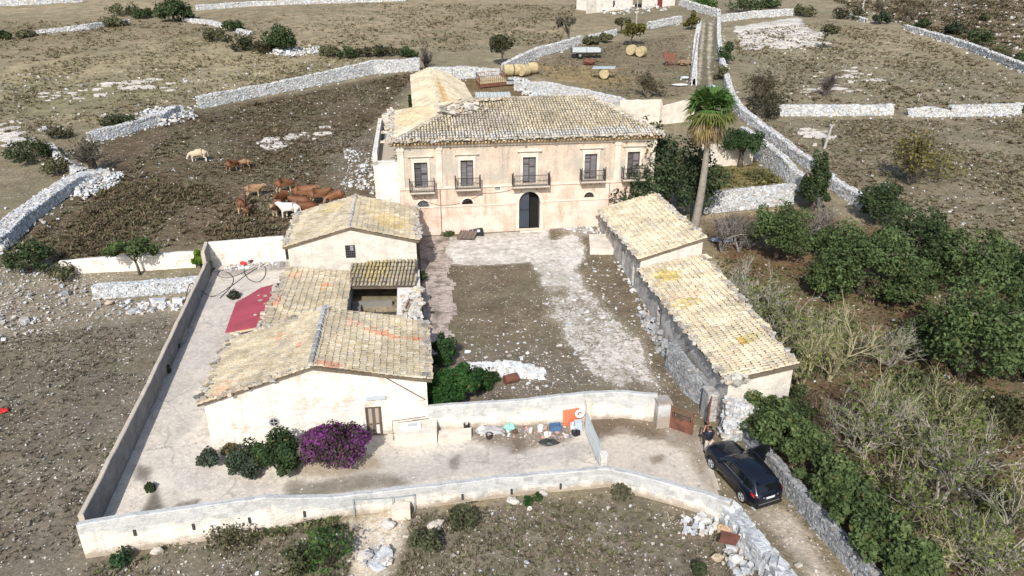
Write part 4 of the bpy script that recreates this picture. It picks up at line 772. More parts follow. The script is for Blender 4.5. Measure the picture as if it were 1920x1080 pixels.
lfoot = [A(165, 1020)[:2] + np.array([.12, .1]), lw[1][:2], lw[2][:2]]
masonry('west_boundary_wall', 'long grey concrete wall down the left side of the yard', 'conc', lfoot, [1.62, 1.4, 1.4], .25, 1)
bw = [A(398, 500), A(537, 489)]; masonry('rear_boundary_wall', 'short whitewashed wall closing the far end of the yard behind the hoses', 'white', [b[:2] for b in bw], [ht(400, 455, bw[0]), ht(537, 443, bw[1])], .3, 1)
sw = [A(392, 520), A(398, 500)]; masonry('corner_boundary_wall', 'short raised wall stub at the far left corner of the yard', 'conc', [b[:2] for b in sw], [2.1, 2.1], .28, 1, step=.3)
ow = [A(115, 513), A(240, 506), A(367, 499)]; masonry('old_field_wall', 'old streaked plaster wall left of the yard behind the small tree', 'white', [b[:2] for b in ow], [1.0, 1.15, 1.2], .4, 1)
ip = [(805, 806), (986, 798), (1052, 794), (1110, 788), (1170, 785), (1228, 792)]; it = [763, 751, 743, 737, 735, 743]; ifo = [A(*p) for p in ip]
masonry('courtyard_wall', 'white wall with grey block top between the courtyard and the front yard', 'block', [b[:2] for b in ifo], [ht(p[0], t_, f) for p, t_, f in zip(ip, it, ifo)], .3, 1)
def pillar(name, label, base, wx, h, mat='block', rz=TH, top=1.0):
    mb = MB(); mb.box([base[0], base[1], base[2] + h / 2 - .1], (wx / 2, wx / 2, h / 2 + .1), rz, taper=.94); mb.box([base[0], base[1], base[2] + h + .04], (wx / 2 + .03, wx / 2 + .03, .05), rz); return tag(mb.build(name, mat), label, 'pillar')
p = A(1242, 802); pillar('gate_pillar', 'broad whitewashed pillar carrying the left rusty gate leaf', p + cv * .3, .75, ht(1242, 752, p) - .15)
p = A(1332, 790); pillar('gate_pillar', 'broad grey pillar against the barn wall behind the open rusty gate leaf', p + cv * .35 + cu * .1, .85, 1.75, 'rubble')
p = A(1131, 877); pillar('gate_post', 'short cream post at the near end of the grey gate', p + cv * .1, .34, .75, 'white')
p = A(1102, 792); pillar('gate_post', 'tall pale post at the far end of the grey gate against the courtyard wall', p, .3, 1.35, 'trim')

# gates
def gate(name, label, a, b, h, mat, solid=0.0, nb=12, barw=.03, col=(.3, .3, .3), dzb=.08):
    a, b = np.asarray(a), np.asarray(b); t = thing(name, label, 'gate', (a + b) / 2 + np.array([0, 0, 0])); mb = MB(); up = np.array([0, 0, 1.0])
    for q in (a, b): mb.bar(q, q + up * (h + dzb), .07)
    for z in (dzb, dzb + h * solid, h): mb.bar(a + up * z, b + up * z, .05, .04)
    mb.build('frame', mat, t); mb = MB()
    for i in range(1, nb): q = a + (b - a) * i / nb; mb.bar(q + up * (dzb + h * solid), q + up * h, barw)
    mb.build('bars', mat, t)
    if solid: mb = MB(); mb.prism([a + up * dzb, b + up * dzb, b + up * (h * solid + dzb), a + up * (h * solid + dzb)], np.array([.0, .02, 0])); mb.build('panel', 'rust', t)
    return t
a, b = A(1256, 803), A(1297, 817); gate('rusty_gate', 'rusty iron gate leaf, half barred, hung on the whitewashed pillar', a, b, 1.35, 'rust', .5, 12, .022)
a, b = A(1330, 787), A(1328, 815); b = a + (A(1327, 800) - a) / np.linalg.norm(A(1327, 800) - a) * 1.35; gate('rusty_gate', 'rusty iron gate leaf swung open edge-on beside the person', a, b, 1.75, 'rust', .95, 8, .03)
a, b = A(1098, 813), A(1123, 874); gate('grey_gate', 'grey galvanised barred gate closing the front yard', a + [0, 0, .02], b + [0, 0, .02], 1.35, 'galv', .0, 26, .045)

# lane retaining wall (stone) and barn footing
rw = [A(*p) for p in ((1350, 768), (1400, 820), (1440, 870), (1513, 957), (1570, 1023), (1620, 1080), (1720, 1200))]
dry('lane_wall', 'grey dry stone retaining wall along the right edge of the lane', [q[:2] for q in rw], 1.1, .45, .24, -1, .1, .19, .34, rough=.06)
rw2 = [A(*p) for p in ((1264, 690), (1300, 735), (1345, 768))]
dry('barn_foot_wall', 'sloping rubble footing wall below the corner of the long barn', [q[:2] for q in rw2][::-1], [1.5, 1.7, 1.9], .6, .24, 1, .15, .20, .36, slump=.3)
dry('gable_foot_wall', 'pale rubble wall banked against the foot of the barn gable', [F(15.85, -3.0, 0)[:2], F(17.2, -3.1, 0)[:2], F(19.2, -3.4, 0)[:2]], [2.5, 2.0, 1.5], .7, .3, 0, .3, .34, .58, slump=.6)
cw = [A(*p) for p in ((1380, 975), (1410, 1015), (1440, 1050), (1490, 1110))]
dry('curved_dry_wall', 'short curved dry stone wall of big pale stones beside the lane', [q[:2] for q in cw], .95, .75, .52, -1, .1, .34, .54, rough=.05, slump=.8)
mb = MB(); p = A(1366, 985); mb.box(p + [0.1, .15, .45], (.36, .3, .6), .5, (.62, .63, .62), taper=.9); tag(mb.build('end_block', 'stone'), 'upright squared stone block ending the curved block wall', 'stone block')

# far field walls: (label, foot px list, height(s), thickness, stone size, slump)
FW = [
 ('long tall dry stone wall along the far edge of the cow pasture', ((375, 203), (480, 181), (600, 158), (700, 138), (785, 131)), [1.7, 1.6, 1.7, 2.1, 2.0], .8, .36, .3),
 ('low dry stone wall between the green shrub and the heap with the dark slab', ((172, 266), (240, 248), (300, 230), (332, 214)), 1.2, 1.1, .34, 1.2),
 ('thick white rubble wall curving down the left edge of the pasture', ((-60, 490), (0, 462), (40, 420), (90, 382), (150, 340), (195, 325)), [1.1, 1.1, 1.0, 1.0, .9, .5], 1.9, .34, 1.5),
 ('short tumbled wall running up to the dark bare tree', ((150, 330), (112, 303), (95, 280)), .8, .8, .34, 1.0),
 ('distant white wall at the top left corner', ((-40, 12), (70, 8), (155, 3)), 1.4, .9, .6, .2),
 ('distant white wall along the top edge left of the centre', ((370, 20), (470, 13), (600, 8), (760, 1)), 1.4, .9, .6, .2),
 ('broken far wall under the distant low hedge at the upper left', ((70, 62), (165, 55), (240, 43)), [.5, 1.1, .8], .9, .5, .5),
 ('broken pale wall right of the largest dark tree at the top', ((345, 40), (395, 46), (430, 54), (470, 66)), [.7, 1.0, .6, .7], .9, .5, .8),
 ('collapsed white stone wall behind the rear wing', ((812, 140), (850, 146), (935, 143)), [1.3, 1.7, 1.1], 1.6, .38, 1.5),
 ('far dry stone wall rising right from the hay bales', ((945, 136), (1000, 109), (1057, 92), (1090, 80)), [1.5, 1.7, 1.6, 1.4], .9, .42, .5),
 ('far dry stone wall behind the parked trailer', ((1105, 78), (1153, 66)), 1.2, .9, .45, .3),
 ('grey dry stone wall on the right of the muddy paddock', ((968, 168), (1010, 176), (1075, 188), (1150, 200), (1180, 206)), [1.2, 1.9, 1.9, 1.7, 1.2], .9, .3, .6),
 ('narrow dry stone wall on the left of the rutted track', ((1311, 48), (1304, 85), (1301, 130), (1301, 160)), 1.2, .9, .4, .3),
 ('narrow dry stone wall on the right of the rutted track', ((1347, 27), (1347, 78), (1352, 118), (1363, 158), (1372, 190), (1393, 220), (1446, 262), (1506, 308), (1560, 352), (1620, 392)), 1.1, .8, .36, .3),
 ('steep grey dry stone wall above the weedy enclosure', ((1392, 262), (1420, 295), (1482, 345), (1530, 372)), [1.6, 2.3, 2.2, 1.2], .8, .28, .3),
 ('bright dry stone garden wall behind the palm', ((1318, 398), (1400, 390), (1482, 380)), [1.9, 2.0, 1.9], .7, .26, .3),
 ('white dry stone wall across the right field, left section', ((1462, 216), (1560, 216), (1670, 214)), 1.35, .8, .38, .4),
 ('broken middle section of the white wall across the right field', ((1702, 216), (1740, 218), (1776, 217)), [.9, 1.3, .8], .9, .38, .8),
 ('white dry stone wall at the right edge, right section', ((1780, 217), (1840, 216), (1908, 212)), 1.35, .9, .38, 1.0),
 ('pale wall descending the scrubby slope at the upper right', ((1697, 54), (1800, 85), (1847, 104), (1930, 138)), [.9, 1.0, 1.1, 1.2], .9, .5, .6),
 ('pale wall along the far end of the rocky field', ((1350, 41), (1415, 33), (1495, 28)), 1.6, .9, .5, .2),
 ('low ruined wall right of the far rocky field', ((1572, 27), (1622, 42)), .9, .9, .5, .6),
 ('tall pale wall where the track turns at the top', ((1275, 10), (1310, 22), (1347, 32)), 1.8, .9, .5, .2),
 ('short white wall below the far farmhouse', ((1217, 54), (1245, 48), (1275, 42)), 1.5, .9, .5, .4),
 ('dark dry stone wall stub at the bottom of the evergreen grove', ((1870, 505), (1895, 520)), 1.0, .9, .34, .5)]
for lab, fpx, h, th_, sz, sl_ in FW: dry('dry_stone_wall', lab, [A(*p)[:2] for p in fpx], h, th_, sz, 0, .3, .33, .60, slump=sl_, group='dry stone field walls')
dry('stone_terrace_wall', 'low grey dry stone terrace wall left of the yard', [A(*p)[:2] for p in ((182, 556), (275, 550), (372, 541))], .95, .7, .26, 0, .1, .36, .56, slump=1.2)
tn = [A(1160, 232), A(1236, 230), A(1240, 232), A(1300, 226)]
masonry('tan_garden_wall', 'tall tan plaster wall behind the manor and the palm', 'trim', [q[:2] for q in tn], [ht(1167, 188, tn[0]), ht(1236, 187, tn[1]), ht(1240, 199, tn[2]), ht(1300, 184, tn[3])], .4, 1)
pk = [A(1312, 312), A(1410, 308)]; masonry('pink_garden_wall', 'low pinkish wall below the round clipped tree', 'trim', [q[:2] for q in pk], [2.4, 2.2], .4, 1)

# rubble heaps and loose stones
rubble('rubble_strip', 'wide strip of white rubble left of the stone terrace wall', ((-40, 490), (110, 520), (180, 530), (180, 560), (330, 575), (160, 600), (0, 640), (-60, 600)), 620, .12, .06, warm=.6, lo=.26, hi=.55)
rubble('rubble_strip', 'band of fallen stones below the stone terrace wall', ((220, 565), (350, 560), (350, 580), (240, 590)), 70, .3, .08)
rubble('rubble_heap', 'heap of white rubble around the dark slab', ((232, 222), (300, 205), (365, 210), (370, 222), (310, 238)), 260, .32, .4)
rubble('rubble_heap', 'fan of rubble under the dark bare tree', ((120, 345), (150, 318), (235, 325), (225, 345), (160, 375)), 420, .26, .25)
rubble('rubble_heap', 'pile of white stones left of the far hedge', ((500, 103), (530, 92), (600, 92), (600, 102), (540, 108)), 300, .32, .35)
rubble('rubble_heap', 'heap of white stones at the corner of the muddy paddock', ((955, 150), (985, 150), (1020, 175), (1040, 195), (980, 180)), 260, .34, .35)
rubble('rubble_heap', 'white stones scattered beside the manor terrace', ((640, 275), (705, 290), (712, 370), (640, 345), (655, 310)), 300, .17, .03)
rubble('rubble_heap', 'white rubble at the foot of the far farmhouse', ((1120, 22), (1225, 10), (1258, 18), (1200, 28), (1130, 26)), 90, .5, .4)
rubble('rubble_heap', 'loose rubble at the foot of the curved dry stone wall', ((1375, 1005), (1400, 1040), (1430, 1080), (1380, 1080), (1350, 1040)), 70, .2, .06, lo=.32, hi=.56)
rubble('rubble_heap', 'rubble scattered below the curved block wall', ((1275, 965), (1345, 965), (1350, 1000), (1280, 1000)), 60, .18, .05)
rubble('rubble_heap', 'pile of pale rubble on the dug patch at the bottom edge', ((672, 1040), (725, 1030), (735, 1060), (690, 1070)), 70, .2, .1)
rubble('rubble_heap', 'rubble along the foot of the manor facade', ((1040, 424), (1125, 418), (1130, 440), (1080, 436)), 170, .16, .06)
rubble('rubble_heap', 'broken paving stones in the courtyard', ((1000, 470), (1100, 440), (1260, 710), (1240, 740), (1060, 640), (1000, 520)), 900, .11, .02)
rubble('rubble_heap', 'pale pebbles on the dark courtyard soil', ((860, 600), (1060, 600), (1150, 720), (880, 740)), 420, .11, .02)
rubble('rubble_heap', 'stones along the foot of the long barn', ((1150, 490), (1170, 490), (1290, 700), (1310, 760), (1270, 720)), 260, .17, .05)
def field_stones(px_poly, n, size): rubble('field_stones', None, px_poly, n, size * .75, .02, .5, lo=.3, hi=.6)
field_stones(((-100, 600), (330, 600), (150, 1040), (-100, 1080)), 420, .085); field_stones(((160, 1060), (640, 980), (1130, 925), (1340, 970), (1400, 1080), (160, 1100)), 300, .10)
field_stones(((200, 330), (380, 210), (780, 135), (700, 380), (540, 440), (200, 470)), 900, .14); field_stones(((0, 140), (700, 110), (370, 190), (0, 300)), 260, .3); field_stones(((1380, 60), (1900, 140), (1900, 470), (1500, 300)), 900, .2)
field_stones(((1340, 480), (1900, 560), (1900, 1080), (1640, 1000)), 420, .13); field_stones(((1370, 960), (1440, 950), (1620, 1080), (1500, 1080)), 60, .12); field_stones(((1350, 780), (1440, 880), (1610, 1080), (1570, 1060), (1400, 870)), 80, .13)
field_stones(((1560, 0), (1920, 0), (1920, 130), (1700, 50)), 300, .5)
# flat bare rock ledges
def ledges(px_poly, n, sx, lab):
    P = np.array(G(*px_poly)); q = rng.uniform(P.min(0), P.max(0), (n * 5, 2)); q = q[inpoly(q[:, 0], q[:, 1], P)][:n]; mb = MB()
    for (x_, y_) in q:
        k = R.randint(6, 9); L = sx * math.exp(R.gauss(0, .5)); pts = [(x_ + L * R.uniform(.6, 1.1) * math.cos(6.283 * i / k), y_ + L * R.uniform(.3, .6) * math.sin(6.283 * i / k)) for i in range(k)]
        mb.prism([(a_, b_, gz(a_, b_) + .05 * R.random()) for a_, b_ in pts][::-1], (0, 0, -.3), np.array((.50, .465, .42)) * R.uniform(.8, 1.15))
    o = mb.build('rock_ledges', 'stone'); o['kind'] = 'stuff'; o['label'] = lab
ledges(((1375, 55), (1500, 38), (1545, 85), (1400, 92)), 120, .95, 'bare white rock ledges in the far field'); ledges(((1465, 55), (1560, 60), (1530, 95), (1470, 90)), 40, .7, 'bare rock ledges by the small far tree'); ledges(((1500, 140), (1640, 120), (1660, 165), (1500, 180)), 30, .7, 'rock ledges in the right field')
ledges(((-20, 220), (40, 225), (45, 270), (-20, 275)), 25, .8, 'rock ledges at the left edge'); ledges(((60, 170), (320, 145), (330, 170), (60, 190)), 40, .7, 'rock ledges across the left field'); ledges(((480, 258), (620, 235), (600, 262), (490, 278)), 24, .6, 'rock ledges in the cow pasture'); ledges(((1500, 238), (1560, 240), (1545, 258), (1505, 255)), 14, .6, 'rock ledges near the leaning post')
# named boulders near the camera
for (px, py, s_, c_, lab) in ((728, 988, .5, (.62, .58, .54), 'long white boulder on the dug patch below the yard wall'), (817, 990, .55, (.60, .54, .46), 'pale boulder in the weeds right of the dug patch'), (963, 943, .42, (.62, .57, .50), 'cream boulder under the middle of the yard wall'), (1018, 928, .36, (.55, .50, .44), 'grey boulder below the yard wall near two green weeds'), (295, 1036, .36, (.58, .53, .46), 'boulder at the foot of the wall near the left corner'),
  (1357, 998, .52, (.55, .38, .24), 'round orange boulder next to the curved dry stone wall'), (1345, 1050, .42, (.50, .42, .30), 'yellowish pointed boulder below the rusty sheet'), (1310, 975, .34, (.64, .61, .57), 'squared white boulder among the rubble by the curved wall'), (1322, 980, .36, (.63, .6, .56), 'longish white boulder among the rubble by the curved wall'), (1378, 1052, .46, (.63, .60, .57), 'flat white boulder at the foot of the curved dry stone wall'), (688, 1047, .48, (.55, .53, .50), 'flat grey boulder at the bottom of the dug patch'), (1567, 1036, .2, (.63, .6, .56), 'small white stone on the verge of the lane'), (3, 470, .75, (.60, .57, .53), 'big white boulder at the left edge of the picture'), (1355, 975, .35, (.42, .38, .34), 'upright grey stone leaning by the end block'), (205, 570, .35, (.55, .44, .35), 'pinkish boulder in the rubble strip')):
    p = A(px, py); mb = MB(); u_ = np.linspace(0, math.pi, 6); vert = []; fs = []
    for i, a_ in enumerate(u_):
        for j in range(9):
            b_ = 6.283 * j / 9; rr = s_ * .82 * (1 + R.uniform(-.27, .2)); vert.append([rr * math.sin(a_) * math.cos(b_) * .95, rr * math.sin(a_) * math.sin(b_) * .62, rr * math.cos(a_) * .55])
    for i in range(5):
        for j in range(9): fs.append([i * 9 + j, (i + 1) * 9 + j, (i + 1) * 9 + (j + 1) % 9, i * 9 + (j + 1) % 9])
    vv = np.array(vert); c_ = np.array(c_) * .78; a_ = R.uniform(-.6, .6); rot = np.array([[math.cos(a_), math.sin(a_), 0], [-math.sin(a_), math.cos(a_), 0], [0, 0, 1]]); mb.add(vv @ rot + p + [0, 0, s_ * .3], fs, c_); tag(mb.build('boulder', 'stone'), lab, 'boulder', 'boulders around the yard')

# ---------------------------------------------------------------- plants
def leaves(mb, cen, nrm, size, cols, asp=0.6):
    k = len(cen); t = rng.normal(0, 1, (k, 3)); t -= nrm * (t * nrm).sum(1)[:, None]; t /= np.linalg.norm(t, axis=1)[:, None] + 1e-9; b = np.cross(nrm, t)
    s = (size * rng.uniform(.6, 1.35, k))[:, None]
    v = np.stack([cen - t * s, cen + b * s * asp, cen + t * s, cen - b * s * asp], 1)
    f = np.arange(k * 4).reshape(k, 4); mb.add(v.reshape(-1, 3), f, np.repeat(cols, 4, 0))
def unit(n):
    d = rng.normal(0, 1, (n, 3)); return d / np.linalg.norm(d, axis=1)[:, None]
def crown_pts(c, r, ncl, n, flat=0.0, cr=.42, shell=(.55, .95)):
    d = unit(ncl); d[:, 2] = np.where(d[:, 2] < -.35, -d[:, 2] * .6, d[:, 2]); rr = rng.uniform(shell[0], shell[1], ncl)[:, None]
    cc = np.asarray(c) + d * rr * np.asarray(r); rad_ = cr * np.mean(r) * rng.uniform(.6, 1.25, ncl); which = rng.integers(0, ncl, n)
    e = unit(n); p = cc[which] + e * (rad_[which] * rng.uniform(.45, 1.05, n) ** .6)[:, None] * [1, 1, .8]
    nn = e * .7 + unit(n) * .75 + [0, 0, .25]; nn /= np.linalg.norm(nn, axis=1)[:, None]
    return p, nn, which
def leafcols(which, base, var=.25, yellow=0.0, yc=(.13, .115, .045)):
    k = which.max() + 1; cl = rng.uniform(1 - var, 1 + var, k)[which][:, None] * rng.uniform(.7, 1.35, len(which))[:, None]
    c = np.asarray(base) * cl
    if yellow: m = (rng.random(len(which)) < yellow)[:, None]; c = np.where(m, np.asarray(yc) * rng.uniform(.7, 1.2, (len(which), 1)), c)
    return c
GREEN_D, GREEN, OLIVE, GREY_G, LIGHT, BUSH = (.050, .074, .030), (.080, .115, .042), (.10, .10, .052), (.075, .085, .06), (.10, .145, .03), (.06, .055, .03)
def tree(name, label, base, rx, h, col=GREEN_D, n=3500, leaf=.16, ncl=26, trunk=.35, low=.28, cat='tree', group=None, yellow=.02, bark=(.12, .10, .08), ry=None, cr=.42, yc=(.13, .115, .045), shift=(0, 0), shell=(.55, .95), cone=0.0):
    base = np.asarray(base, float); t = thing(name, label, cat, base, group); ry = ry or rx; cz = h * (low + 1) / 2; rz = h * (1 - low) / 2; sh_ = cr * .45 * (rx + ry + rz) / 3; rx, ry, rz = rx - sh_ * .8, ry - sh_ * .8, rz - sh_ * .8
    top = base + [shift[0], shift[1], cz]; mb = MB(); q = [base - [0, 0, .2], base + [rx * .05 * R.uniform(-1, 1), .05, h * .2], base + [shift[0] * .5 + rx * .08 * R.uniform(-1, 1), shift[1] * .5, h * .42], top]
    mb.tube(q, [trunk, trunk * .75, trunk * .55, trunk * .2], 7, bark)
    for i in range(6):
        a_ = 6.283 * (i + R.random()) / 6; e = top + np.array([rx * .65 * math.cos(a_), ry * .65 * math.sin(a_), rz * R.uniform(-.3, .5)]); s_ = q[1] + (q[2] - q[1]) * R.uniform(.2, 1.0); m = (s_ + e) / 2 + [0, 0, .1 * h]
        mb.tube([s_, m, e], [trunk * .4, trunk * .25, trunk * .08], 5, bark)
    mb.build('trunk', 'bark', t, smooth=True)
    p, nn, wh = crown_pts(top, (rx, ry, rz), ncl, n, cr=cr, shell=shell); p[:, :2] = top[:2] + (p[:, :2] - top[:2]) * (1 - cone * np.clip((p[:, 2] - base[2]) / h, 0, 1))[:, None] if cone else p[:, :2]
    if low <= .07: tq = np.clip((p[:, 2] - base[2]) / h, .02, 1.15); p[:, 2] = base[2] + h * tq ** 1.75
    mb = MB(); leaves(mb, p, nn, leaf, leafcols(wh, col, .32, yellow, yc)); mb.build('crown', 'leaf', t)
    return t
def shrub(name, label, base, rx, h, col=GREEN_D, n=1500, leaf=.12, ncl=16, ry=None, cat='shrub', group=None, yellow=.03, cr=.45, yc=(.13, .115, .045)):
    base = np.asarray(base, float); ry = ry or rx; p, nn, wh = crown_pts(base + [0, 0, h * .45], (rx * .8, ry * .8, h * .45), ncl, n, cr=cr); p[:, 2] = np.maximum(p[:, 2], gz(p[:, 0], p[:, 1]) + .02) if base[2] < gz(base[0], base[1]) + .1 else p[:, 2]
    tq = np.clip((p[:, 2] - base[2]) / h, .01, 1.2); p[:, 2] = base[2] + h * tq ** 1.5
    mb = MB(); leaves(mb, p, nn, leaf, leafcols(wh, col, .25, yellow, yc))
    for i in range(5): mb.tube([base - [0, 0, .1], base + [rx * .5 * R.uniform(-1, 1), ry * .5 * R.uniform(-1, 1), h * .6]], [.05, .02], 4, (.1, .08, .06))
    return tag(mb.build(name, 'leaf', origin=base), label, cat, group)
def branches(mb, p, d, L, r, depth, col, tips, spread=.5, up=.12, sides=4, gno=3):
    k = 4 if depth > 1 else 3; pts = [p]; dd = d
    for i in range(k):
        dd = dd + np.array([R.gauss(0, .16), R.gauss(0, .16), R.gauss(up, .12)]); dd = dd / np.linalg.norm(dd); pts.append(pts[-1] + dd * L / k)
    mb.tube(pts, np.linspace(r, r * .55, k + 1), sides if depth > 1 else 3, np.asarray(col) * R.uniform(.8, 1.15), cap=False)
    tips.append((pts[-1], dd))
    if depth <= 0: return
    for j in range(R.randint(gno, gno + 2)):
        i = R.randint(1, k); q = unit(1)[0]; nd = dd + q * spread * R.uniform(.8, 1.7); nd /= np.linalg.norm(nd)
        branches(mb, pts[i], nd, L * R.uniform(.55, .85), r * R.uniform(.45, .6), depth - 1, col, tips, spread, up, sides, gno)
def bare(name, label, base, h, r=.12, col=(.30, .285, .25), depth=4, leafn=0, lcol=LIGHT, spread=.6, stems=2, lean=(0, 0), cat='tree', group=None, gno=3, lsize=.1):
    base = np.asarray(base, float); t = thing(name, label, cat, base, group); mb = MB(); tips = []
    for s_ in range(stems):
        a_ = 6.283 * (s_ + R.random()) / stems; d = np.array([.4 * math.cos(a_) + lean[0], .4 * math.sin(a_) + lean[1], 1.0]); branches(mb, base - [0, 0, .1], d / np.linalg.norm(d), h * .46, r, depth, col, tips, spread, .10, 5, gno)
    mb.build('branches', 'bark', t)
    if leafn:
        tp = np.array([q[0] for q in tips]); i = rng.integers(0, len(tp), leafn); c = tp[i] + rng.normal(0, .16 * h / 5, (leafn, 3)); mb = MB(); leaves(mb, c, unit(leafn), lsize, np.asarray(lcol) * rng.uniform(.5, 1.4, (leafn, 1))); mb.build('leaves', 'leaf', t)
    return t
def px_tree(bx, by, halfw, top, **k):
    p = A(bx, by); return p, halfw / ppm(p), zt(top, p) - p[2]
# near and mid trees on the right
def T(lab, bx, by, cx, hw, top, name='evergreen_tree', **k):
    p = A(bx, by); m = ppm(p); return tree(name, lab, p, hw / m, zt(top, p) - p[2], shift=((cx - bx) / m, 0), **k)
T('big dark evergreen covering the right end of the manor facade', 1246, 411, 1240, 116, 214, ry=3.1, n=13000, ncl=60, leaf=.15, low=.0, trunk=.4, cr=.30, shell=(.6, 1.0), col=(.044, .064, .030))
T('conical evergreen beside the tall grey stone wall', 1521, 392, 1521, 44, 262, n=6500, ncl=44, cr=.3, leaf=.13, cone=.62, low=.0, col=GREEN_D)
T('rounded evergreen just right of the conical one', 1645, 418, 1645, 48, 330, n=4600, ncl=36, cr=.32, leaf=.13, low=.05)
T('dense round evergreen beside the bright garden wall', 1455, 482, 1455, 66, 352, n=7500, ncl=50, cr=.3, leaf=.12, low=.02, col=GREEN)
T('wide evergreen in the middle of the right grove, pale trunks showing', 1612, 548, 1618, 112, 388, n=10500, ncl=70, leaf=.12, low=.06, col=GREEN, cr=.27)
T('evergreen behind the wide one in the right grove', 1700, 510, 1705, 90, 380, n=6500, ncl=50, leaf=.13, low=.05, cr=.28)
T('evergreen with a rounded top at the back right of the grove', 1800, 540, 1806, 84, 412, n=6500, ncl=50, leaf=.13, low=.05, cr=.28, col=GREEN)
T('largest evergreen near the right edge of the picture', 1800, 708, 1818, 122, 494, n=12000, ncl=80, leaf=.115, low=.06, col=GREEN, cr=.26)
T('evergreen cut off by the right edge of the picture', 1930, 710, 1935, 100, 512, n=8000, ncl=54, leaf=.12, low=.05, cr=.28)
T('small evergreen behind the largest one at the right edge', 1915, 565, 1918, 66, 462, n=5200, ncl=36, cr=.3, leaf=.13, low=.1, col=GREEN)
T('round clipped tree against the pink wall', 1388, 312, 1388, 44, 240, name='round_tree', n=7000, ncl=50, leaf=.12, low=.22, col=(.036, .066, .024), cr=.34, shell=(.5, .95))
for (bx, by, hw, tp_, lab) in ((1545, 560, 44, 470, 'olive-green bush left of the wide grove evergreen'), (1700, 575, 56, 500, 'green bush filling the gap below the back grove trees'), (1750, 480, 50, 410, 'evergreen bush between the two back grove trees'), (1870, 520, 50, 440, 'evergreen bush at the back right of the grove'), (1545, 470, 40, 410, 'dark bush behind the wide grove evergreen'), (1720, 660, 44, 585, 'greyish bush left of the largest grove evergreen')):
    p = A(bx, by); shrub('evergreen_bush', lab, p, hw / ppm(p), zt(tp_, p) - p[2], GREEN, 5200, .115, 40, cr=.3)
# palm
p0 = A(1299, 440); top_ = V(1326, 268, p0, p0 + np.array([1, .0, 0])); pt_ = thing('palm_tree', 'tall fan palm with dead brown skirt beside the barn', 'palm', p0)
mb = MB(); ts = np.linspace(0, 1, 16); mb.tube([p0 + (top_ - p0) * t + np.array([.15 * math.sin(t * 3), 0, -.2 * (t == 0)]) for t in ts], .42 - .2 * ts, 10, (.25, .22, .185)); mb.build('trunk', 'bark', pt_, smooth=True)
ct = V(1331, 208, p0, p0 + np.array([1, 0, 0])); mb = MB(); mbd = MB()
def fan(mb, o, d, L, W, col, droop=.5):
    d = d / np.linalg.norm(d); s_ = np.cross(d, [0, 0, 1]); s_ /= np.linalg.norm(s_) + 1e-9; u_ = np.cross(s_, d); q = o + d * L * .5; mb.bar(o, q, .05, col=np.asarray(col) * .8)
    for i in range(15):
        a_ = -1.25 + 2.5 * i / 14; e = d * math.cos(a_) + s_ * math.sin(a_); m = q + e * W * .55 - np.array([0, 0, droop * .1 * W]); tip = q + e * W * R.uniform(.85, 1.1) - np.array([0, 0, droop * W * R.uniform(.4, .8)]); wv_ = np.cross(e, u_) * .085
        c = np.asarray(col) * R.uniform(.7, 1.3); mb.add([q, m + wv_, tip, m - wv_], [[0, 1, 2, 3]], c)
for i in range(52):
    a_ = R.uniform(0, 6.283); el = R.uniform(-.25, 1.35); d = np.array([math.cos(a_) * math.cos(el), math.sin(a_) * math.cos(el), math.sin(el)]) + np.array([0.12, 0, 0]); fan(mb, ct, d, R.uniform(1.5, 2.5), 1.6, (.085, .155, .04) if el > .2 else (.15, .165, .05), .45 if el > .5 else .8)
for i in range(46):
    a_ = R.uniform(0, 6.283); el = R.uniform(-1.2, -.35); d = np.array([math.cos(a_) * math.cos(el), math.sin(a_) * math.cos(el), math.sin(el)]); fan(mbd, ct - [0, 0, .3], d, R.uniform(1.2, 2.1), 1.15, R.choice([(.30, .215, .09), (.25, .19, .11), (.20, .16, .10), (.17, .16, .05)]), 1.2)
mb.build('crown', 'leaf', pt_); mbd.build('dead_skirt', 'leaf', pt_)
# hedge of evergreen shrubs along the lane wall
HED = [(1418, 775, 50, 708, 'topmost'), (1462, 838, 46, 742, 'second from the top'), (1505, 885, 50, 785, 'third from the top'), (1555, 940, 52, 835, 'fourth, in the middle'), (1600, 985, 54, 880, 'third from the bottom'), (1650, 1050, 50, 940, 'second from the bottom'), (1705, 1100, 52, 1005, 'bottom-most')]
for (bx, by, hw, tp_, wh) in HED:
    p = A(bx, by, .8); m = ppm(p); shrub('evergreen_shrub', 'dark evergreen shrub overhanging the lane wall, %s of the row' % wh, p + np.array([-.05, .0, .0]), hw / m * 1.3, zt(tp_, p) - p[2], GREEN, 4200, .11, 30, group='evergreen shrubs along the lane wall', cr=.36)
shrub('evergreen_shrub', 'dark green shrub against the gable end of the long barn', F(18.4, -4.0, gz(*F(18.4, -4.0, 0)[:2]) + .5), 2.5, 2.3, GREEN_D, 5200, .10, 36, ry=1.3)
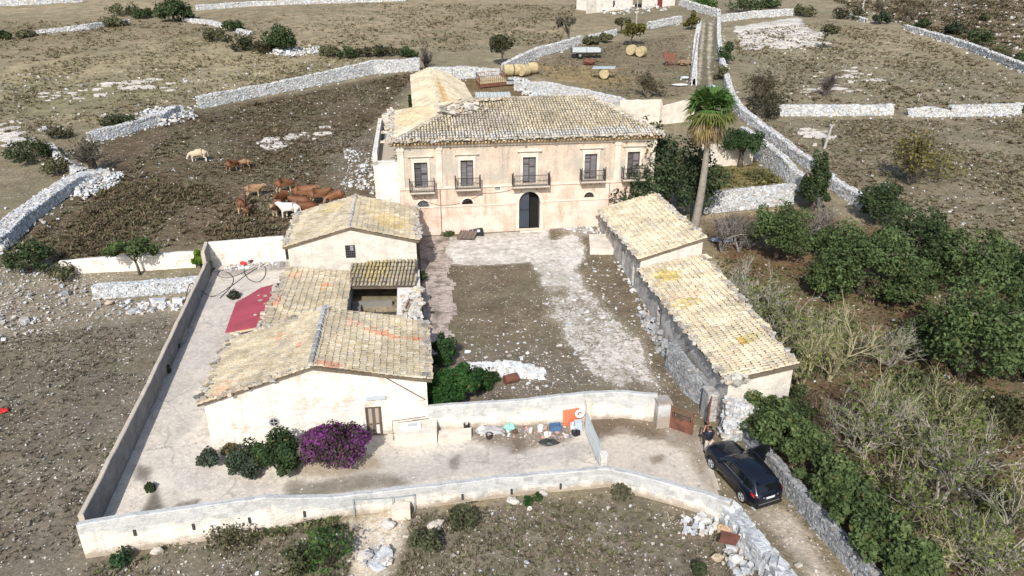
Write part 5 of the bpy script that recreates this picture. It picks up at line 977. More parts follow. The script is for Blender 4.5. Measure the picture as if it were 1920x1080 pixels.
# leafless trees in the right grove
BT = [(1378, 600, 4.6, 'slender leafless tree behind the lower barn roof', 260, 3), (1425, 640, 4.2, 'grey leafless tree beside the barn roof edge', 500, 3), (1480, 655, 4.4, 'leafless tree with yellowish lower leaves by the barn corner', 600, 3), (1553, 712, 5.4, 'forked bare tree with pale yellow trunk right of the barn', 420, 3), (1500, 730, 4.4, 'bare tree close to the barn gable', 380, 3), (1598, 855, 5.0, 'bare tree with a fan of pale branches in mid grove', 300, 3), (1640, 842, 5.0, 'thicker bare tree with crossing branches in mid grove', 500, 3), (1757, 953, 5.6, 'bare tree leaning right over the dark soil', 520, 2), (1693, 1012, 4.4, 'small bare tree with a single trunk near the bottom hedge', 420, 1), (1850, 1085, 4.2, 'bare leafy tree at the bottom right corner', 700, 4), (1760, 1075, 3.6, 'low bare tree at the bottom edge', 260, 4), (1700, 820, 4.2, 'bare grey tree left of the leafy thicket', 420, 3), (1668, 690, 3.4, 'grey twiggy tree between the evergreens', 160, 4), (1745, 850, 4.6, 'pale bare tree with many upright twigs', 460, 3)]
for (bx, by, h, lab, ln, st_) in BT:
    bare('bare_tree', lab, A(bx, by), h * .86, .095, R.choice([(.33, .31, .265), (.30, .28, .23), (.33, .30, .18)]), 4, int(ln * 1.5), R.choice([(.12, .15, .04), (.13, .15, .035), (.09, .12, .035)]), .62, st_, lean=(.5, -.1) if bx == 1757 else (0, 0), group='bare trees in the grove')
for (bx, by, hw, h, c_, lab) in ((1800, 800, 110, 2.2, (.075, .078, .036), 'olive thicket below the largest evergreen'), (1890, 800, 70, 2.2, (.066, .073, .032), 'olive thicket at the right edge'), (1720, 740, 60, 1.6, (.07, .08, .04), 'low olive bush in front of the grey twiggy tree'), (1560, 620, 50, 1.4, (.06, .08, .03), 'weedy bush beyond the barn roof'), (1420, 610, 40, 1.6, (.055, .075, .025), 'green bush pushing over the barn roof edge'), (1880, 960, 60, 1.4, (.07, .08, .03), 'sparse bush on dark soil at the right edge'), (1480, 690, 30, 1.4, (.05, .07, .025), 'leafy bush at the far barn corner')):
    p = A(bx, by); shrub('bush', lab, p, hw / ppm(p), h, c_, 1600, .1, 22, cr=.36)
p = A(1492, 775, .6); shrub('bush', 'leafy bush at the right corner of the barn gable', p, 1.3, 2.0, (.065, .085, .035), 2200, .1, 24, cr=.34)
for (bx, by, lab) in ((1385, 470, 'grey leafless tree by the garden wall'), (1352, 470, 'leaning bare trunk beside the blue rubbish'), (1538, 455, 'bluish leafless shrub below the conical evergreen')): bare('bare_tree', lab, A(bx, by), 3.4, .11, (.2, .18, .16), 4, 120, (.07, .08, .06), .6, 3, group='bare trees in the grove')
# left side and far plants
def S(lab, bx, by, hw, top, name='shrub', col=GREEN_D, n=1300, leaf=None, ncl=16, **k):
    p = A(bx, by); m = ppm(p); leaf = leaf or max(.11, 2.2 / m); return shrub(name, lab, p, hw / m, max(.4, zt(top, p) - p[2]), col, n, leaf, ncl, **k)
S('dark dense shrub at the left end of the old plaster wall', 58, 508, 56, 448, n=2600, col=GREEN_D); S('low weedy bush beside the dark dense shrub', 118, 525, 32, 492, n=700, col=OLIVE)
T('small open tree in front of the old plaster wall', 262, 512, 256, 50, 442, name='small_tree', n=1800, ncl=22, leaf=.13, low=.18, trunk=.12, col=GREEN, cr=.3)
S('bright green shrub at the corner of the yard wall', 380, 508, 18, 460, n=1500, col=(.10, .17, .02)); S('big bushy evergreen shrub at the left end of the pasture wall', 60, 300, 48, 252, n=2400, col=(.042, .055, .024)); S('olive shrub below the left bushy evergreen', 110, 325, 34, 288, n=1000, col=OLIVE, yellow=.3)
S('dark green shrub behind the low pasture wall', 222, 242, 48, 213, n=2000, col=(.045, .06, .026)); S('brown shrub at the far left of the pasture wall', 112, 258, 28, 235, n=800, col=BUSH)
T('largest round dark tree at the top left', 327, 40, 328, 37, -10, name='carob_tree', n=3800, leaf=.3, ncl=34, low=.02, trunk=.4); T('round dark tree in the upper left field', 530, 97, 531, 35, 36, name='carob_tree', n=3000, leaf=.26, ncl=30, low=.02, trunk=.35); T('smaller round tree beside the broken pale wall', 438, 58, 437, 20, 30, name='carob_tree', n=1500, leaf=.26, ncl=20, low=.05)
for (bx, by, hw, tp_, c_, lab) in ((232, 28, 32, 5, OLIVE, 'olive shrub left of the largest dark tree'), (275, 33, 30, 15, GREEN_D, 'low dark shrub touching the largest dark tree'), (215, 48, 30, 34, OLIVE, 'long low shrub on the far wall'), (50, 68, 22, 58, OLIVE, 'low shrub at the left end of the far wall'), (8, 72, 22, 60, GREEN_D, 'low dark shrub at the left edge'), (405, 78, 30, 45, OLIVE, 'olive shrub at the start of the far hedge'), (450, 92, 42, 62, (.05, .055, .027), 'broad olive shrub in the far hedge'), (495, 98, 30, 75, BUSH, 'brownish shrub beside the round field tree'), (615, 105, 24, 82, OLIVE, 'left-most shrub of the hedge along the pasture'), (650, 108, 22, 84, GREEN_D, 'dark shrub of the hedge along the pasture'), (682, 106, 20, 86, (.055, .055, .03), 'brown-green shrub of the hedge along the pasture'), (722, 105, 28, 84, (.05, .05, .026), 'wide shrub on top of the pasture wall'), (765, 106, 24, 88, GREEN_D, 'right-most shrub on top of the pasture wall'), (1105, 82, 22, 66, OLIVE, 'bush beside the parked trailer'), (1135, 78, 16, 62, OLIVE, 'bush behind the parked trailer'), (1297, 55, 18, 18, (.09, .085, .02), 'yellow-green bush at the top of the track'), (1360, 118, 20, 68, GREEN_D, 'dark round bush on the right wall of the track'), (1352, 150, 14, 118, OLIVE, 'olive bush beside the track'), (1395, 24, 45, -12, GREEN_D, 'large dark bush behind the far track wall'), (1320, 14, 30, -6, (.06, .12, .03), 'bright green reeds beside the far track wall'), (1440, 15, 28, -6, GREEN_D, 'dark bush at the top edge right of the track'), (1650, 45, 20, 16, (.04, .06, .035), 'dark bush right of the low ruined wall'), (1728, 52, 16, 30, GREEN_D, 'small dark bush on the upper right slope'), (1790, 65, 24, 38, (.04, .055, .035), 'bluish bush on the upper right slope'), (1835, 85, 34, 48, GREEN_D, 'dark spreading bush on the upper right slope'), (1880, 108, 28, 78, OLIVE, 'olive bush low on the upper right slope'), (1915, 118, 20, 88, GREEN_D, 'dark bush at the upper right edge'), (1845, 38, 12, 25, OLIVE, 'tiny bush high on the upper right slope'), (1910, 210, 16, 195, GREEN_D, 'bush at the right end of the white field wall'), (1440, 205, 50, 165, BUSH, 'dark brown thicket left of the white field wall'), (1590, 35, 40, 8, (.06, .06, .035), 'scrubby thicket behind the low ruined wall'), (1505, 30, 24, 5, OLIVE, 'olive thicket at the end of the far wall'), (1430, 220, 44, 190, (.045, .045, .03), 'dark low thicket near the palm')):
    S(lab, bx, by, hw, tp_, col=c_, n=900, ncl=14)
T('small leaning tree in the rocky field', 1540, 92, 1550, 18, 42, name='small_tree', n=900, leaf=.26, ncl=14, low=.4, trunk=.18, col=OLIVE); T('yellow-green round tree behind the two bales', 1183, 85, 1188, 28, 38, name='almond_tree', n=1500, leaf=.24, ncl=22, low=.2, trunk=.15, col=(.10, .095, .025)); T('olive tree on the wall behind the hay bales', 942, 122, 940, 28, 64, name='small_tree', n=1500, leaf=.24, ncl=18, low=.2, trunk=.2, col=(.06, .062, .03)); T('dark olive tree left of the yellow-green one', 1165, 62, 1168, 18, 28, name='small_tree', n=800, leaf=.26, ncl=14, low=.2, trunk=.15, col=OLIVE)
T('bent tree beside the far wall and the trailer', 1066, 88, 1058, 24, 22, name='bent_tree', n=500, leaf=.22, ncl=18, low=.35, trunk=.3, col=(.10, .09, .06), cr=.35)
for (bx, by, h, c_, ln, lc, lab) in ((180, 322, 4.2, (.075, .065, .055), 300, (.05, .055, .035), 'dark bare tree over the left rubble wall'), (798, 128, 3.6, (.05, .042, .045), 0, LIGHT, 'black bare shrub behind the rear wing'), (1545, 180, 3.6, (.10, .085, .075), 0, LIGHT, 'dark bare tree in the right field'), (1420, 195, 4.6, (.13, .115, .085), 1100, (.09, .08, .045), 'brownish twiggy tree right of the track'), (1215, 183, 3.6, (.12, .10, .075), 900, (.10, .09, .045), 'twiggy bush behind the manor roof'), (1705, 345, 5.0, (.07, .06, .05), 1500, (.15, .13, .04), 'spreading tree with black limbs and yellowish leaves'), (1645, 20, 3.2, (.12, .1, .08), 300, OLIVE, 'thin bare tree at the top right'), (1700, 40, 3.4, (.11, .09, .07), 400, OLIVE, 'twiggy bare tree on the top right slope')):
    bare('bare_tree', lab, A(bx, by), h, .16, c_, 4, ln, lc, .75, 3, lsize=.15)
S('yellowish dry bush beside the spreading tree', 1760, 335, 50, 270, n=700, col=(.15, .13, .05), cr=.5); S('dark shrub under the spreading tree', 1650, 385, 30, 335, n=900, col=GREEN_D)
# yard plants
def near(lab, bx, by, hw, top, col, n, leaf, name='shrub', **k):
    p = A(bx, by); m = ppm(p); return shrub(name, lab, p, hw / m, zt(top, p) - p[2], col, n, leaf, 30, **k)
near('small round grey-green rosemary on the yard concrete', 393, 876, 23, 838, (.062, .085, .055), 2600, .07, cr=.4); near('wide grey-green rosemary in front of the house', 468, 888, 44, 822, (.058, .08, .05), 4200, .08, cr=.36); near('tall dark green shrub in front of the house', 526, 886, 52, 796, (.040, .07, .026), 6500, .09, cr=.36)
near('dry weeds at the corner of the house', 432, 850, 18, 826, (.12, .105, .05), 500, .08)
p = A(632, 880); m = ppm(p); bv = thing('bougainvillea', 'purple flowering bougainvillea bush beside the house door', 'shrub', p); cpts, nn, wh = crown_pts(p + [0, .35, 1.25], (68 / m, 1.2, 1.35), 52, 15000, cr=.30)
cpts[:, 2] = np.maximum(cpts[:, 2], gz(cpts[:, 0], cpts[:, 1]) + .03); fl = rng.random(15000) < np.clip(.34 + .42 * snoise(cpts[:, 0] * 1.0, cpts[:, 2], 2.3, 17), .08, .85); mb = MB(); leaves(mb, cpts[~fl], nn[~fl], .075, leafcols(wh, (.070, .050, .048), .25)[~fl]); mb.build('foliage', 'leaf', bv); mb = MB(); leaves(mb, cpts[fl] + nn[fl] * .05, nn[fl], .07, np.array((.165, .042, .165)) * rng.uniform(.5, 1.3, (fl.sum(), 1)), .8); mb.build('flowers', 'leaf', bv)
near('dark green creeper mound against the house side in the courtyard', 850, 756, 62, 672, (.030, .078, .020), 11000, .10, name='creeper', cr=.34); near('upright dark green bush behind the creeper mound', 832, 684, 28, 616, (.034, .072, .024), 3200, .09, cr=.36); near('low creeper reaching toward the white wall remnant', 905, 722, 34, 690, (.028, .066, .018), 2200, .09, name='creeper')
for (bx, by, hw, tp_, c_, lab) in ((618, 1060, 66, 978, (.050, .10, .024), 'bright green weed clump below the yard wall'), (560, 1065, 40, 1020, (.065, .072, .035), 'olive weeds left of the bright green clump'), (800, 1030, 34, 985, (.07, .078, .04), 'grey-green weeds right of the dug patch'), (870, 980, 40, 955, (.075, .08, .042), 'spreading weeds under the yard wall'), (228, 1055, 24, 1030, (.035, .07, .03), 'dark green leafy weed at the left end of the wall'), (990, 945, 10, 930, (.03, .07, .02), 'small green weed under the yard wall'), (1008, 938, 9, 925, (.03, .07, .02), 'tiny green weed next to the small one under the wall'), (1165, 935, 26, 905, (.10, .095, .06), 'dry grass clump at the bend of the wall'), (440, 1015, 70, 985, (.085, .082, .045), 'long strip of weeds along the yard wall'), (1310, 1075, 18, 1055, (.05, .07, .03), 'weeds beside the rusty sheet'), (790, 530, 12, 500, (.03, .06, .02), 'weeds in the corner by the gabled outbuilding'), (1355, 340, 38, 312, (.14, .125, .045), 'dry yellow weeds in the walled enclosure'), (1420, 335, 34, 310, (.115, .115, .045), 'olive weeds in the walled enclosure'), (440, 560, 12, 542, (.07, .08, .05), 'weeds in the yard near the hose'), (840, 440, 16, 432, (.06, .085, .03), 'weeds at the foot of the manor wall'), (282, 920, 10, 905, (.05, .07, .03), 'weeds in the concrete crack'), (330, 655, 8, 640, (.06, .07, .035), 'weeds against the left yard wall'), (312, 700, 9, 680, (.07, .07, .04), 'weeds by the stacked corrugated sheets')):
    near(lab, bx, by, hw, tp_, c_, 700, .09, name='weeds', cat='weeds')
p = F(.2, 45, 0); mb = MB(); n = 2200; vv = rng.uniform(41, 60, n); c = np.array([F(.3 - rng.random() * .5, v_, rng.uniform(gz(*F(0, v_, 0)[:2]), 9.6)) for v_ in vv]); leaves(mb, c, unit(n), .2, np.array((.03, .055, .018)) * rng.uniform(.6, 1.3, (n, 1))); tag(mb.build('ivy', 'leaf'), 'dark ivy hanging on the left wall of the rear wing', 'ivy')

# tangled undergrowth below the grove
P_ = np.array(G((1350, 560), (1420, 560), (1560, 640), (1700, 680), (1900, 760), (1960, 1100), (1720, 1100), (1560, 900), (1500, 790), (1510, 700))); n = 120; q = rng.uniform(P_.min(0), P_.max(0), (n * 4, 2)); q = q[inpoly(q[:, 0], q[:, 1], P_)]; q = q[snoise(q[:, 0], q[:, 1], .55, 41) > -.35][:n]; mb = MB()
for (x_, y_) in q:
    k = 26; h_ = R.uniform(.3, 1.3); c = np.array([x_, y_, gz(x_, y_)]) + rng.normal(0, 1, (k, 3)) * [.42, .42, 0] + np.c_[np.zeros((k, 2)), rng.uniform(.05, h_, k)]
    leaves(mb, c, unit(k), .10, np.array(R.choice([(.075, .10, .032), (.10, .105, .042), (.065, .09, .03), (.11, .10, .05)])) * rng.uniform(.6, 1.4, (k, 1)))
    for j in range(5): d_ = unit(1)[0] * [.6, .6, .3] + [0, 0, .6]; b_ = np.array([x_ + R.gauss(0, .3), y_ + R.gauss(0, .3), gz(x_, y_)]); mb.tube([b_, b_ + d_ * h_ * .8 + rng.normal(0, .1, 3), b_ + d_ * h_ * 1.5 + rng.normal(0, .25, 3)], [.02, .014, .006], 3, np.array((.27, .235, .17)) * R.uniform(.7, 1.2), cap=False)
o = mb.build('undergrowth', 'leaf'); o['kind'] = 'stuff'
for (bx, by, h, lab) in ((1445, 590, 3.6, 'tan leafless shrub just past the stepped barn roof'), (1650, 930, 4.0, 'bare tan tree right beside the lower hedge'), (1720, 900, 4.4, 'wide tan bare tree in the centre of the lower thicket'), (1890, 1000, 4.0, 'tan bare tree near the lower right edge'), (1530, 640, 3.8, 'thin tan tree beyond the middle of the barn roof')):
    bare('bare_tree', lab, A(bx, by), h * .86, .085, R.choice([(.30, .26, .18), (.33, .29, .21), (.27, .25, .17)]), 3, 420, R.choice([(.11, .15, .035), (.14, .15, .045)]), .66, 3, group='bare trees in the grove')

# dry scrub and tussocks over the fields
def tufts(name, px_poly, n, size, cols, green=.1):
    P = np.array(G(*px_poly)); q = rng.uniform(P.min(0), P.max(0), (n * 5, 2)); q = q[inpoly(q[:, 0], q[:, 1], P)]; q = q[~inpoly(q[:, 0], q[:, 1], G((668, 968), (762, 950), (770, 1000), (745, 1090), (650, 1090)))]; q = q[rng.random(len(q)) < np.clip(.55 + .8 * snoise(q[:, 0], q[:, 1], .35, 31), .05, 1)][:n]; k = len(q)
    size = size * .58; cols = np.asarray(cols) * 1.7
    b = 6; c = np.repeat(np.c_[q, gz(q[:, 0], q[:, 1])], b, 0); s_ = np.repeat(size * np.exp(rng.normal(0, .35, k)), b); a_ = rng.uniform(0, 6.283, k * b)
    off = np.c_[np.cos(a_), np.sin(a_), np.zeros(k * b)]; base = c + off * (s_ * .45 * rng.random(k * b))[:, None]; tip = base + off * (s_ * rng.uniform(.4, 1.0, k * b))[:, None]; tip[:, 2] += s_ * rng.uniform(.25, .65, k * b); sd = np.c_[-off[:, 1], off[:, 0], off[:, 2]] * (s_ * .28)[:, None]; base[:, 2] -= .05
    v = np.stack([base - sd, base + sd, tip + sd * .3, tip - sd * .3], 1).reshape(-1, 3); cc = np.asarray(cols)[rng.integers(0, len(cols), k)] * rng.uniform(.7, 1.25, (k, 1))
    mb = MB(); mb.add(v, np.arange(k * b * 4).reshape(-1, 4), np.repeat(cc, b * 4, 0)); o = mb.build(name, 'leaf'); o['kind'] = 'stuff'; return o
BR = [(.080, .060, .036), (.105, .080, .050), (.068, .056, .034), (.075, .07, .035)]; DG = [(.15, .122, .075), (.125, .105, .065), (.10, .095, .05)]
tufts('dry_scrub', ((10, 480), (200, 335), (380, 212), (780, 135), (700, 230), (600, 330), (540, 440), (390, 450), (130, 488)), 5200, .34, BR); tufts('dry_scrub', ((100, 490), (200, 340), (450, 350), (520, 440), (390, 455)), 2600, .42, BR)
tufts('dry_grass', ((-60, 250), (0, 140), (350, 60), (700, 110), (375, 195), (160, 260)), 4200, .42, DG); tufts('dry_grass', ((0, 130), (0, 40), (300, 40), (640, 5), (1080, 10), (1050, 80), (800, 100), (560, 90), (350, 60)), 5200, .55, DG)
tufts('dry_grass', ((1375, 60), (1560, 40), (1700, 60), (1930, 150), (1930, 205), (1400, 210)), 4200, .45, DG + BR[:2]); tufts('dry_grass', ((1430, 225), (1930, 222), (1930, 500), (1640, 380)), 3800, .32, DG + BR[:1]); tufts('dry_grass', ((1560, 0), (1930, 0), (1930, 130), (1700, 50)), 2600, .8, BR)
tufts('dry_grass', ((-100, 640), (330, 600), (150, 1030), (-100, 1080)), 2000, .17, [(.10, .088, .066), (.085, .08, .05), (.12, .10, .075)]); tufts('dry_grass', ((160, 1060), (640, 980), (1130, 925), (1360, 990), (1400, 1090), (160, 1100)), 2000, .19, [(.10, .088, .06), (.08, .08, .04), (.12, .10, .07)])
tufts('dry_grass', ((1340, 300), (1410, 300), (1475, 348), (1330, 355)), 500, .5, [(.15, .13, .05), (.10, .10, .04)]); tufts('dry_grass', ((1340, 480), (1900, 560), (1920, 1080), (1660, 1020), (1500, 800)), 2200, .24, [(.075, .075, .03), (.10, .075, .04), (.06, .075, .025)])
tufts('dry_grass', ((835, 520), (980, 510), (1150, 720), (900, 745), (860, 640)), 700, .10, [(.12, .10, .06), (.07, .09, .03)]); tufts('dry_grass', ((960, 125), (1150, 80), (1290, 65), (1295, 175), (1170, 190)), 1800, .3, DG)
tufts('verge_weeds', ((300, 1000), (640, 968), (640, 990), (300, 1025)), 300, .32, [(.09, .085, .045), (.06, .075, .03)]); tufts('verge_weeds', ((1350, 800), (1375, 805), (1560, 1030), (1540, 1040)), 200, .2, [(.11, .10, .05), (.08, .09, .03)])

# ---------------------------------------------------------------- skinned bodies
def skin(verts, edges, radii, root=0, sub=1):
    me = bpy.data.meshes.new('tmp'); me.from_pydata([tuple(v) for v in verts], edges, []); o = bpy.data.objects.new('tmp', me); COL.objects.link(o)
    m = o.modifiers.new('s', 'SKIN'); m.use_smooth_shade = True
    for i, r in enumerate(radii):
        r = (r, r) if np.isscalar(r) else r; me.skin_vertices[0].data[i].radius = r; me.skin_vertices[0].data[i].use_root = (i == root)
    if sub: sm = o.modifiers.new('u', 'SUBSURF'); sm.levels = sub; sm.render_levels = sub
    dg = bpy.context.evaluated_depsgraph_get(); nm = bpy.data.meshes.new_from_object(o.evaluated_get(dg)); bpy.data.objects.remove(o); bpy.data.meshes.remove(me); return nm
def setcol(me, fn):
    n = len(me.vertices); co = np.zeros(n * 3, np.float32); me.vertices.foreach_get('co', co); co = co.reshape(-1, 3)
    for a in list(me.attributes):
        if a.name == 'Col': me.attributes.remove(a)
    at = me.attributes.new('Col', 'FLOAT_COLOR', 'POINT'); at.data.foreach_set('color', np.c_[fn(co), np.ones(n)].astype(np.float32).ravel())
def cow_mesh(pose):
    dz = -.78 if pose == 'lie' else 0; v = [(-.78, 0, 1.13 + dz), (-.25, 0, 1.06 + dz), (.35, 0, 1.06 + dz)]; r = [(.33, .33), (.40, .40), (.36, .38)]; e = [(0, 1), (1, 2)]
    if pose == 'graze': hd = [(.80, 0, 1.0), (1.05, 0, .62), (1.22, 0, .28)]
    elif pose == 'lie': hd = [(.78, .05, .62), (1.05, .12, .74), (1.34, .16, .58)]
    else: hd = [(.78, 0, 1.26), (1.05, 0, 1.40), (1.36, 0, 1.22)]
    b = len(v); v += hd; r += [.21, .155, .09]; e += [(2, b), (b, b + 1), (b + 1, b + 2)]
    for sx in (1, -1):
        b = len(v); h = v[4]; v += [(h[0] - .08, h[1] + .26 * sx, h[2] + .06)]; r += [.045]; e += [(4, b)]
    for sx in (1, -1):
        b = len(v); y = .21 * sx
        if pose == 'lie': v += [(.45, y + .1 * sx, .22), (.75, y + .14 * sx, .10), (.45, y + .2 * sx, .07)]; r += [.13, .08, .06]; e += [(2, b), (b, b + 1), (b + 1, b + 2)]; b = len(v); v += [(-.70, y + .2 * sx, .24), (-.3, y + .28 * sx, .12), (-.65, y + .32 * sx, .07)]; r += [.2, .1, .06]; e += [(0, b), (b, b + 1), (b + 1, b + 2)]
        else:
            s_ = .07 * sx; v += [(.42 + s_, y, .72), (.43 + s_ * 1.6, y, .40), (.43 + s_ * 1.4, y, .04)]; r += [.14, .075, .07]; e += [(2, b), (b, b + 1), (b + 1, b + 2)]
            b = len(v); v += [(-.78, y, .80), (-.66 - s_, y * 1.05, .62), (-.90 - s_ * 1.4, y * 1.05, .40), (-.83 - s_ * 1.4, y * 1.05, .04)]; r += [.2, .13, .07, .065]; e += [(0, b), (b, b + 1), (b + 1, b + 2), (b + 2, b + 3)]
    b = len(v); v += [(-1.12, 0, 1.15 + dz), (-1.20, .02, max(.12, .62 + dz))]; r += [.05, .035]; e += [(0, b), (b, b + 1)]
    return skin(v, e, r, 1)
CM = {k: cow_mesh(k) for k in ('graze', 'stand', 'lie')}
def cow(lab, px, py, head_deg, s_, pose, body, leg, cat='cow', dark=None):
    p = A(px, py); me = CM[pose].copy(); hb = np.asarray(body); hl = np.asarray(leg)
    def fn(co):
        k = np.clip((.75 - co[:, 2]) / .45, 0, 1)[:, None] if pose != 'lie' else np.clip((.25 - co[:, 2]) / .3, 0, 1)[:, None]
        c = hb * (1 - k) + hl * k
        hd = np.clip((co[:, 0] - .85) / .3, 0, 1)[:, None]; c = c * (1 - hd * .5) + (np.asarray(dark) if dark is not None else hl) * hd * .5; return c
    setcol(me, fn); me.materials.clear(); me.materials.append(M['skin']); o = bpy.data.objects.new('cow' if cat == 'cow' else 'calf', me); COL.objects.link(o)
    o.location = p + np.array([0, 0, -.02]); o.rotation_euler = (0, 0, rad(head_deg)); o.scale = (s_, s_, s_); tag(o, lab, cat, 'cattle in the pasture')
BRN, BRL, TAN_, WHT, CRM, DKB = (.145, .062, .028), (.27, .175, .11), (.24, .145, .078), (.62, .58, .52), (.46, .37, .25), (.045, .022, .012)
cow('cream and white cow grazing alone at the left of the herd', 372, 303, 186, 1.0, 'graze', CRM, WHT); cow('dark-headed brown calf beside the tan calf, away from the herd', 438, 319, 60, .8, 'graze', (.15, .06, .026), BRL, 'calf', DKB); cow('tan calf standing next to the dark-headed calf', 459, 314, 170, .68, 'graze', TAN_, BRL, 'calf')
cow('tan cow in profile facing right, left of the herd', 480, 368, 12, .86, 'stand', TAN_, CRM); cow('brown cow with dark head turned away at the back of the herd', 538, 360, 35, 1.0, 'graze', BRN, CRM, dark=DKB); cow('brown cow seen from behind at the left of the herd', 457, 397, 98, .98, 'stand', (.17, .08, .04), CRM)
cow('small calf right behind the cow seen from behind', 467, 404, 80, .62, 'stand', (.155, .075, .038), BRL, 'calf'); cow('brown cow facing the camera beside the white cow', 519, 404, 268, .92, 'stand', (.165, .075, .037), CRM); cow('white cow standing broadside at the corner of the outbuilding roof', 543, 408, 172, 1.0, 'stand', WHT, WHT)
cow('dark brown cow facing the camera behind the white cow', 530, 388, 255, 1.0, 'stand', (.12, .045, .016), BRN); cow('long brown cow lying in the middle of the herd', 562, 384, 175, 1.15, 'lie', BRN, BRN); cow('brown cow resting above the outbuilding roof edge', 574, 394, 190, 1.1, 'lie', (.13, .045, .016), BRN); cow('brown cow standing behind the resting cows', 575, 378, 5, 1.12, 'stand', (.17, .076, .034), BRL)
cow('brown cow walking right with raised head at the right of the herd', 602, 381, 20, 1.0, 'stand', (.155, .07, .033), CRM, dark=DKB); cow('reddish cow mostly hidden behind the outbuilding roof, rightmost of the herd', 628, 384, 215, .95, 'graze', (.175, .075, .034), BRL)

# ---------------------------------------------------------------- parked car
a = A(1333.5, 877.6); b = A(1390, 940.5); fx = (a - b)[:2] / np.linalg.norm((a - b)[:2]); WB = np.linalg.norm((a - b)[:2]); hw = .88
fwd = np.array([fx[0], fx[1], SLOPE * fx[1]]); fwd /= np.linalg.norm(fwd); lft = np.array([-fx[1], fx[0], 0.0]); lft -= fwd * (lft @ fwd); lft[2] = SLOPE * lft[1]; lft /= np.linalg.norm(lft); upc = np.cross(fwd, lft)
mid = (a + b) / 2 - lft * (hw - .06)
def K(x, y, z): return mid + fwd * x + lft * y + upc * z
car = thing('parked_car', 'black SUV parked on the lane with its right front door open', 'car', mid)
xs = WB / 2; Lf, Lr = xs + .88, -xs - .92
# side outline stations: x, half width at sill, at belt, z sill, z belt
ST = [(Lf, .50, .52, .42, .62), (Lf - .10, .70, .70, .30, .80), (Lf - .35, .84, .82, .24, .92), (xs, .88, .86, .24, .97), (xs - .35, .89, .87, .24, 1.02), (0, .89, .88, .24, 1.05), (-xs + .3, .89, .88, .24, 1.08), (-xs, .89, .88, .25, 1.10), (Lr + .40, .87, .86, .28, 1.10), (Lr + .12, .82, .80, .34, 1.06), (Lr, .70, .70, .46, .98)]
mb = MB(); rows = []
for (x_, ws, wb_, z0, z1) in ST:
    zz = [z0, z0 + .05, (z0 + z1) / 2, z1 - .06, z1]; ww = [ws * .9, ws, ws * 1.01, wb_ * .985, wb_ * .92]
    pr = [(w_, z_) for w_, z_ in zip(ww, zz)]; crown = [(wb_ * .5, z1 + .035), (0, z1 + .05)]
    full = pr + crown; row = [K(x_, w_, z_) for w_, z_ in full] + [K(x_, -w_, z_) for w_, z_ in full[-2::-1]]; rows.append(row)
nr = len(rows[0]); v_ = np.array(rows).reshape(-1, 3); fs = []
for i in range(len(rows) - 1):
    for j in range(nr - 1): fs.append([i * nr + j, (i + 1) * nr + j, (i + 1) * nr + j + 1, i * nr + j + 1])
    fs.append([i * nr + nr - 1, (i + 1) * nr + nr - 1, (i + 1) * nr, i * nr])
fs.append(list(range(nr))); fs.append([(len(rows) - 1) * nr + j for j in range(nr)][::-1]); mb.add(v_, fs); mb.build('body', 'paint', car, smooth=True)
# cabin: glasshouse stations x, z roof
CB = [(xs - .42, 1.0, .80), (xs - 1.05, 1.50, .66), (xs - 1.35, 1.56, .655), (0 - .2, 1.60, .66), (-xs + .1, 1.585, .65), (-xs - .38, 1.52, .63), (-xs - .80, 1.06, .76)]
mb = MB(); rows = []
for (x_, zr2, wr) in CB: rows.append([K(x_, .80, 1.04), K(x_, wr + .02, max(1.045, zr2 - .05)), K(x_, wr - .1, max(1.05, zr2)), K(x_, 0, max(1.055, zr2 + .03)), K(x_, -wr + .1, max(1.05, zr2)), K(x_, -wr - .02, max(1.045, zr2 - .05)), K(x_, -.80, 1.04)])
nr = 7; v_ = np.array(rows).reshape(-1, 3); mb.add(v_, [[i * nr + j, (i + 1) * nr + j, (i + 1) * nr + j + 1, i * nr + j + 1] for i in range(len(rows) - 1) for j in range(nr - 1)]); mb.build('roof', 'paint', car, smooth=True)
def pane(name, pts, mat='glass', off=None):
    mb = MB(); pts = np.array([K(*p) for p in pts]); n_ = np.cross(pts[1] - pts[0], pts[2] - pts[0]); n_ /= np.linalg.norm(n_); c_ = K(-.2, 0, .9)
    if n_ @ (pts.mean(0) - c_) < 0: n_ = -n_
    mb.prism(pts + n_ * .006, n_ * .012); return mb.build(name, mat, car)
def side_z(x_):
    X_ = [c[0] for c in CB][::-1]; return np.interp(x_, X_, [c[1] for c in CB][::-1]), np.interp(x_, X_, [c[2] for c in CB][::-1])
for s_ in (1, -1):
    for (x0, x1) in ((xs - .78, .02), (-.06, -xs + .22), (-xs + .14, -xs - .42)):
        pts = []; 
        za, wa = side_z(x0); zb2, wb2 = side_z(x1); f_ = lambda w_, zr2, z_: .80 + (w_ + .02 - .80) * (z_ - 1.04) / max(.02, zr2 - .05 - 1.04)
        ztop0, ztop1 = max(1.12, za - .11), max(1.2, zb2 - .11); pts = [(x0, s_ * (f_(wa, za, 1.09) + .012), 1.09), (x1, s_ * (f_(wb2, zb2, 1.10) + .012), 1.10), (x1, s_ * (f_(wb2, zb2, ztop1) + .012), ztop1), (x0 - .0, s_ * (f_(wa, za, ztop0) + .012), ztop0)]; pane('side_window', pts)
pane('windscreen', [(xs - .50, .70, 1.08), (xs - .50, -.70, 1.08), (xs - .98, -.58, 1.46), (xs - .98, .58, 1.46)]); pane('rear_window', [(-xs - .76, .64, 1.13), (-xs - .76, -.64, 1.13), (-xs - .46, -.55, 1.46), (-xs - .46, .55, 1.46)])
